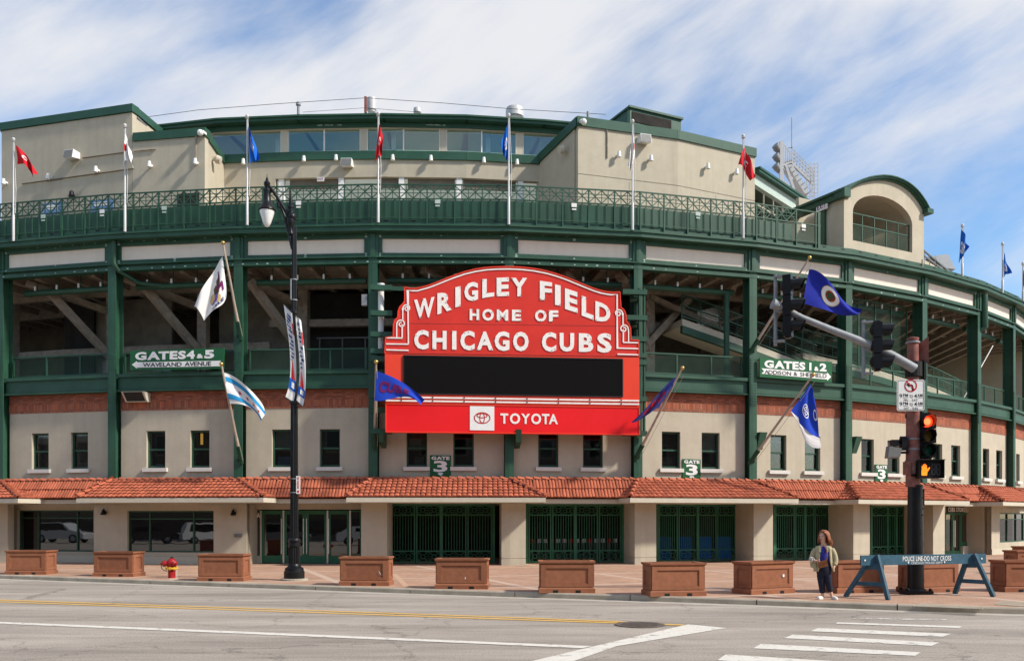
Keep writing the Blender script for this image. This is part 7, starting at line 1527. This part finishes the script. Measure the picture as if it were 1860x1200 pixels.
skin_obj('thumb', [(wp(1484, 1017, -.2), .013), (wp(1486, 1014.8, -.225), .012), (wp(1488, 1014.5, -.24), .010)], [(0, 1), (1, 2)], 'skin', body, 1)
mb = MB()
for x in (1489.3, 1493.4): mb.sphere(wp(x, 973.6, -.098), .0105, 8, 6)
mb.build('eye', 'black', body, local=True)
mb = MB(); mb.sphere(wp(1491.3, 979.6, -.098), .018, 8, 6, (1.2, .5, .4)); mb.build('mouth', 'crimson', body, local=True)
def loft(mb, rings, close=True):
    idx = [[mb.V(p) for p in r] for r in rings]
    for i in range(len(idx) - 1):
        n_ = len(idx[i]); 
        for k in range(n_ if close else n_ - 1): mb.face((idx[i][k], idx[i][(k + 1) % n_], idx[i + 1][(k + 1) % n_], idx[i + 1][k]))
def ellr(cx_, y, rx, ry, d=0, gap=0, n_=20, rot=0.0):
    c_ = wp(cx_, y, d); g0 = -math.pi / 2 + rot
    return [c_ + Vector((rx * math.cos(g0 + gap + (2 * math.pi - 2 * gap) * k / n_), ry * math.sin(g0 + gap + (2 * math.pi - 2 * gap) * k / n_), 0)) for k in range(n_ + (1 if gap else 0))]
mb = MB()
loft(mb, [ellr(1496, 962.8, .02, .02, .02), ellr(1496.3, 963.4, .055, .06, .015), ellr(1496.8, 965.3, .088, .10, .01)])
loft(mb, [ellr(1496.8, 965.3, .088, .10, .01, .02, 22, -.45), ellr(1497.5, 968, .103, .112, .01, .5, 22, -.5), ellr(1498, 973, .112, .118, .02, .9, 22, -.55), ellr(1498.8, 980, .12, .12, .03, 1.0, 22, -.55), ellr(1499.5, 986, .115, .11, .04, 1.1, 22, -.5)], False)
hair = mb.build('hair', 'hair', body, local=True, smooth=True, fix=False); hm = hair.modifiers.new('Solid', 'SOLIDIFY'); hm.thickness = .016
mb = MB(); rnd = random.Random(2)
for k in range(75):
    a_ = rnd.uniform(-.75, 3.75); c_ = wp(1497.2, 0, .015); c2 = wp(1499.3, 0, .03); q0_ = wp(0, 963.2 + rnd.uniform(0, 1.2)).z; z1 = wp(0, rnd.uniform(968, 972)).z; z2 = wp(0, rnd.uniform(977, 982)).z; z3 = wp(0, rnd.uniform(984, 993) - (4 if a_ > 2.6 else 0)).z
    f_ = lambda c, r_, z, da=0: (c.x + r_ * math.cos(a_ + da), c.y + r_ * math.sin(a_ + da), z); w1, w2 = rnd.uniform(-.12, .12), rnd.uniform(-.2, .2); ro = rnd.uniform(-.008, .022)
    mb.tube([f_(c_, .03, q0_), f_(c_, .105 + ro * .4, z1), f_(c_, .122 + ro, z2, w1), f_(c2, .13 + ro * 1.6, (z2 + z3) / 2, w2), f_(c2, .115 + ro * 2, z3, w2 + rnd.uniform(-.1, .1))], [.006, .011, .013, .012, .003], 4)
mb.build('hair_lock', 'hair', hair, local=True, smooth=True, kind='stuff')
mb = MB(); loft(mb, [ellr(1496, 991, .06, .06), ellr(1496, 993, .12, .09), ellr(1496, 1000, .155, .125), ellr(1496, 1010, .15, .125), ellr(1496, 1019.5, .15, .12)]); mb.build('blouse', 'top_blue', body, local=True, smooth=True)
mb = MB(); loft(mb, [ellr(1496, 1018, .152, .122), ellr(1496.5, 1026, .165, .13), ellr(1496.5, 1034, .175, .135), ellr(1496.5, 1041, .165, .13), ellr(1496.5, 1045, .13, .10), ellr(1496.5, 1046.5, .03, .03)]); tz = mb.build('trousers', 'trouser', body, local=True, smooth=True)
for ch in (((1491, 1036), (1491.5, 1048), (1492.5, 1060), (1493.5, 1070), (1494, 1078)), ((1502, 1036), (1503, 1048), (1505, 1060), (1507, 1069), (1508.5, 1075.5))):
    skin_obj('trouser_leg', [(wp(x, y, -.01 if k in (1, 2) else 0), (.105, .098, .082, .072, .066)[k]) for k, (x, y) in enumerate(ch)], [(k, k + 1) for k in range(4)], 'trouser', tz)
mb = MB(); g1 = .62
loft(mb, [ellr(1496, 990.5, .075, .07, .01, .5, rot=.1), ellr(1496, 992.2, .165, .095, .01, .5, rot=.1), ellr(1496, 997, .19, .125, .01, .55, rot=.1), ellr(1496, 1008, .185, .135, 0, .6, rot=.12), ellr(1496, 1020, .195, .145, 0, .62, rot=.12), ellr(1496.5, 1030, .215, .16, 0, .7, rot=.15), ellr(1497, 1037, .232, .175, 0, .78, rot=.18)], False)
jk = mb.build('jacket', 'khaki', body, local=True, smooth=True, fix=False); sdm = jk.modifiers.new('Solid', 'SOLIDIFY'); sdm.thickness = .014
skin_obj('sleeve', [(wp(1484, 994.5), .075), (wp(1478.5, 1004, .02), .072), (wp(1475.5, 1014, -.02), .066), (wp(1477.5, 1016.5, -.12), .052)], [(0, 1), (1, 2), (2, 3)], 'khaki', jk)
skin_obj('sleeve', [(wp(1508.5, 994.5), .075), (wp(1514.5, 1006, .02), .072), (wp(1517, 1018, 0), .066), (wp(1514, 1027, -.06), .06)], [(0, 1), (1, 2), (2, 3)], 'khaki', jk)
mb = MB(); mb.hexa([wp(1489, 990, -.09), wp(1492, 990, -.1), wp(1491, 1002, -.135), wp(1487, 1001, -.13)], [p + Vector((0, -.014, 0)) for p in (wp(1489, 990, -.09), wp(1492, 990, -.1), wp(1491, 1002, -.135), wp(1487, 1001, -.13))]); mb.hexa([wp(1500, 990, -.1), wp(1503.5, 990, -.09), wp(1504, 1001, -.13), wp(1501, 1003, -.135)], [p + Vector((0, -.014, 0)) for p in (wp(1500, 990, -.1), wp(1503.5, 990, -.09), wp(1504, 1001, -.13), wp(1501, 1003, -.135))]); mb.build('lapel', 'khaki', jk, local=True)
for x0, x1 in ((1495.5, 1485.5), (1511, 1518.5)):
    skin_obj('shoe', [(wp(x0, 1084.4, .05), .055), (wp((x0 + x1) / 2, 1085.2, -.04), .058), (wp(x1, 1086, -.13), .042)], [(0, 1), (1, 2)], 'shoe', body)
hbm = MB(); p = [wp(1484.5, 1020), wp(1500, 1014.5), wp(1503, 1026), wp(1487, 1031)]; hbm.hexa([q + Vector((0, -.27, 0)) for q in p], [q + Vector((0, -.19, 0)) for q in p]); hg = thing('handbag', 'tan leather crossbody bag worn by the woman', 'handbag', ROOT[wo_.name] + TW @ wp(1494, 1031, -.23), -.28)
off = wp(1494, 1031, -.23)
hbm.v = [tuple(Vector(v) - off) for v in hbm.v]; hbm.build('bag_body', 'leather', hg, local=True)
mb = MB(); q = [wp(1484.3, 1019.6), wp(1500.2, 1014.1), wp(1501.2, 1019), wp(1485.3, 1025)]; mb.hexa([v + Vector((0, -.278, 0)) - off for v in q], [v + Vector((0, -.272, 0)) - off for v in q]); mb.build('flap', 'leather', hg, local=True)
mb = MB(); mb.tube([wp(1500, 1015, -.2) - off, wp(1502, 1008, -.19) - off, wp(1500, 996, -.15) - off, wp(1496, 989, -.06) - off], .011, 6); mb.build('strap', 'leather', hg, local=True)
sc_nodes = [(wp(1474, 1014, -.17), .038), (wp(1471, 1011.5, -.15), .024), (wp(1477.5, 1011.5, -.2), .03), (wp(1470, 1016, -.16), .02), (wp(1479.5, 1014, -.21), .026), (wp(1475.5, 1017.5, -.2), .036), (wp(1473, 1021, -.17), .018)]
sfo = wp(1475, 1018, -.18); scf = thing('scarf', 'crumpled pale grey scarf held over the arm of the woman', 'scarf', ROOT[wo_.name] + TW @ sfo, -.28)
skin_obj('cloth', [(n_[0] - sfo, n_[1]) for n_ in sc_nodes], [(0, 1), (0, 2), (0, 3), (0, 4), (0, 5), (5, 6)], 'scarf', scf)
mb = MB(); mb.hexa([v - sfo for v in (wp(1472, 1016, -.12), wp(1482, 1018, -.14), wp(1484, 1035, -.15), wp(1473, 1029, -.1))], [v - sfo for v in (wp(1472, 1016, -.07), wp(1482, 1018, -.09), wp(1484, 1035, -.1), wp(1473, 1029, -.05))]); mb.build('cloth_end', 'khaki', scf, local=True)
# ------------------------------------------------------------------ across the street (seen only in the window glass)
M['brick_far'] = brick_mat('dark_brick', (0.16, 0.07, 0.05), (0.12, 0.055, 0.04), (0.16, 0.13, 0.11), 0.22, 0.075, False)
for i, (x0, x1, y1, h, lb) in enumerate(((-80, -31, -4, 11, 'dark brick building across the street, farthest left'), (-30.5, -12, -6, 13.5, 'dark brick building across the street, left of the camera'), (-11.5, 9, -13, 12.5, 'dark brick building across the street behind the camera'), (9.5, 30, -14, 14.5, 'dark brick building across the street, right of the camera'), (30.5, 55, -10, 12, 'dark brick building across the street, farthest right'))):
    t = thing('shop_building', lb, 'building', ((x0 + x1) / 2, y1, SW), 0, 'buildings across the street'); mb = MB(); mb.box(x0, x1, y1 - 12, y1, 0, h); wl = mb.build('wall', 'brick_far', t)
    mb = MB(); mb.box(x0 - .2, x1 + .2, y1 - 12.2, y1 + .3, h - .5, h + .3); mb.build('cornice', 'concrete', t)
    n_ = int((x1 - x0) / 3.2)
    for k in range(n_):
        xa = x0 + 1 + k * 3.2
        for z in (4.6, 8.2):
            if z + 2 > h - .6: continue
            mb = MB(); mb.box(xa, xa + 1.5, y1, y1 + .08, z, z + 2); f_ = mb.build('window', 'stucco_trim', t); mb = MB(); mb.box(xa + .1, xa + 1.4, y1 + .08, y1 + .1, z + .1, z + 1.9); mb.build('pane', 'glass_up', f_)
    mb = MB(); mb.box(x0 + .5, x1 - .5, y1, y1 + .1, .5, 3.3); mb.build('shop_front', 'glass_up', t)
CARM = [('silver', (0.42, 0.43, 0.44)), ('white', (0.70, 0.70, 0.70)), ('black', (0.012, 0.012, 0.014)), ('grey', (0.14, 0.15, 0.16)), ('blue', (0.04, 0.09, 0.2)), ('maroon', (0.13, 0.012, 0.018))]
M['tyre'] = mat('tyre', (0.014, 0.014, 0.014), 0.9, 0.1, 5)
def car(x, y, a, cn, cc, lab, suv):
    if 'car_' + cn not in M: M['car_' + cn] = mat('car_paint_' + cn, cc, 0.22, 0.02, 2, spec=0.6)
    t = thing('parked_car', lab, 'car', (x, y, 0), a, 'cars parked across the street')
    H_ = 1.72 if suv else 1.46
    pr = [(-2.3, .35), (-2.32, .75), (-2.2, .95), (-1.9, H_ - .12 if suv else 1.02), (-1.75 if suv else -1.1, H_ - .02), (.2, H_), (.55, H_ - .06), (1.15, 1.02), (2.1, .88), (2.3, .7), (2.32, .35)]
    mb = MB(); mb.hexa([(p, -.9, z) for p, z in pr], [(p, .9, z) for p, z in pr]); mb.build('body', 'car_' + cn, t, local=True)
    g_ = [(-1.75 if suv else -1.0, 1.04), (-1.62 if suv else -.9, H_ - .12), (.15, H_ - .1), (.5, H_ - .15), (.98, 1.04)]
    mb = MB(); mb.hexa([(p, -.91, z) for p, z in g_], [(p, .91, z) for p, z in g_]); mb.build('side_glass', 'glass_up', t, local=True)
    for wx_ in (-1.4, 1.42):
        for s_y in (-1, 1): mb = MB(); mb.lathe([(.34, -.02), (.34, .2), (.2, .22), (0, .22)], (wx_, s_y * .72, .34), 18, (0, s_y, 0)); w_ = mb.build('wheel', 'tyre', t, local=True); mb = MB(); mb.lathe([(.2, .22), (.05, .235), (0, .235)], (wx_, s_y * .72, .34), 12, (0, s_y, 0)); mb.build('rim', 'grey', w_, local=True)
    for s_y in (-1, 1): mb = MB(); mb.box(2.2, 2.33, s_y * .62 - .16, s_y * .62 + .16, .68, .82); mb.build('headlight', 'white', t, local=True)
for x, y, a, k, lab, suv in ((-52.0, 13.6, -.35, 0, 'silver sport utility car parked farthest left across the street', 1), (-46.0, 12.2, -.3, 4, 'blue car parked second from the left across the street', 0), (-38.4, 7.6, -.75, 2, 'black car parked third from the left across the street', 0), (-33.6, 6.0, -.75, 1, 'white sport utility car parked beside the black car across the street', 1), (-21.5, 9.6, -.36, 3, 'grey sport utility car parked across the street', 1), (-15.5, 7.0, -.36, 1, 'white saloon parked across the street left of the camera', 0), (-5.5, -5, -.3, 2, 'black sport utility car parked behind the camera', 1), (3.5, -6.5, -.1, 4, 'blue car parked behind the camera to the right', 0)):
    car(x, y, a, CARM[k][0], CARM[k][1], lab, suv)
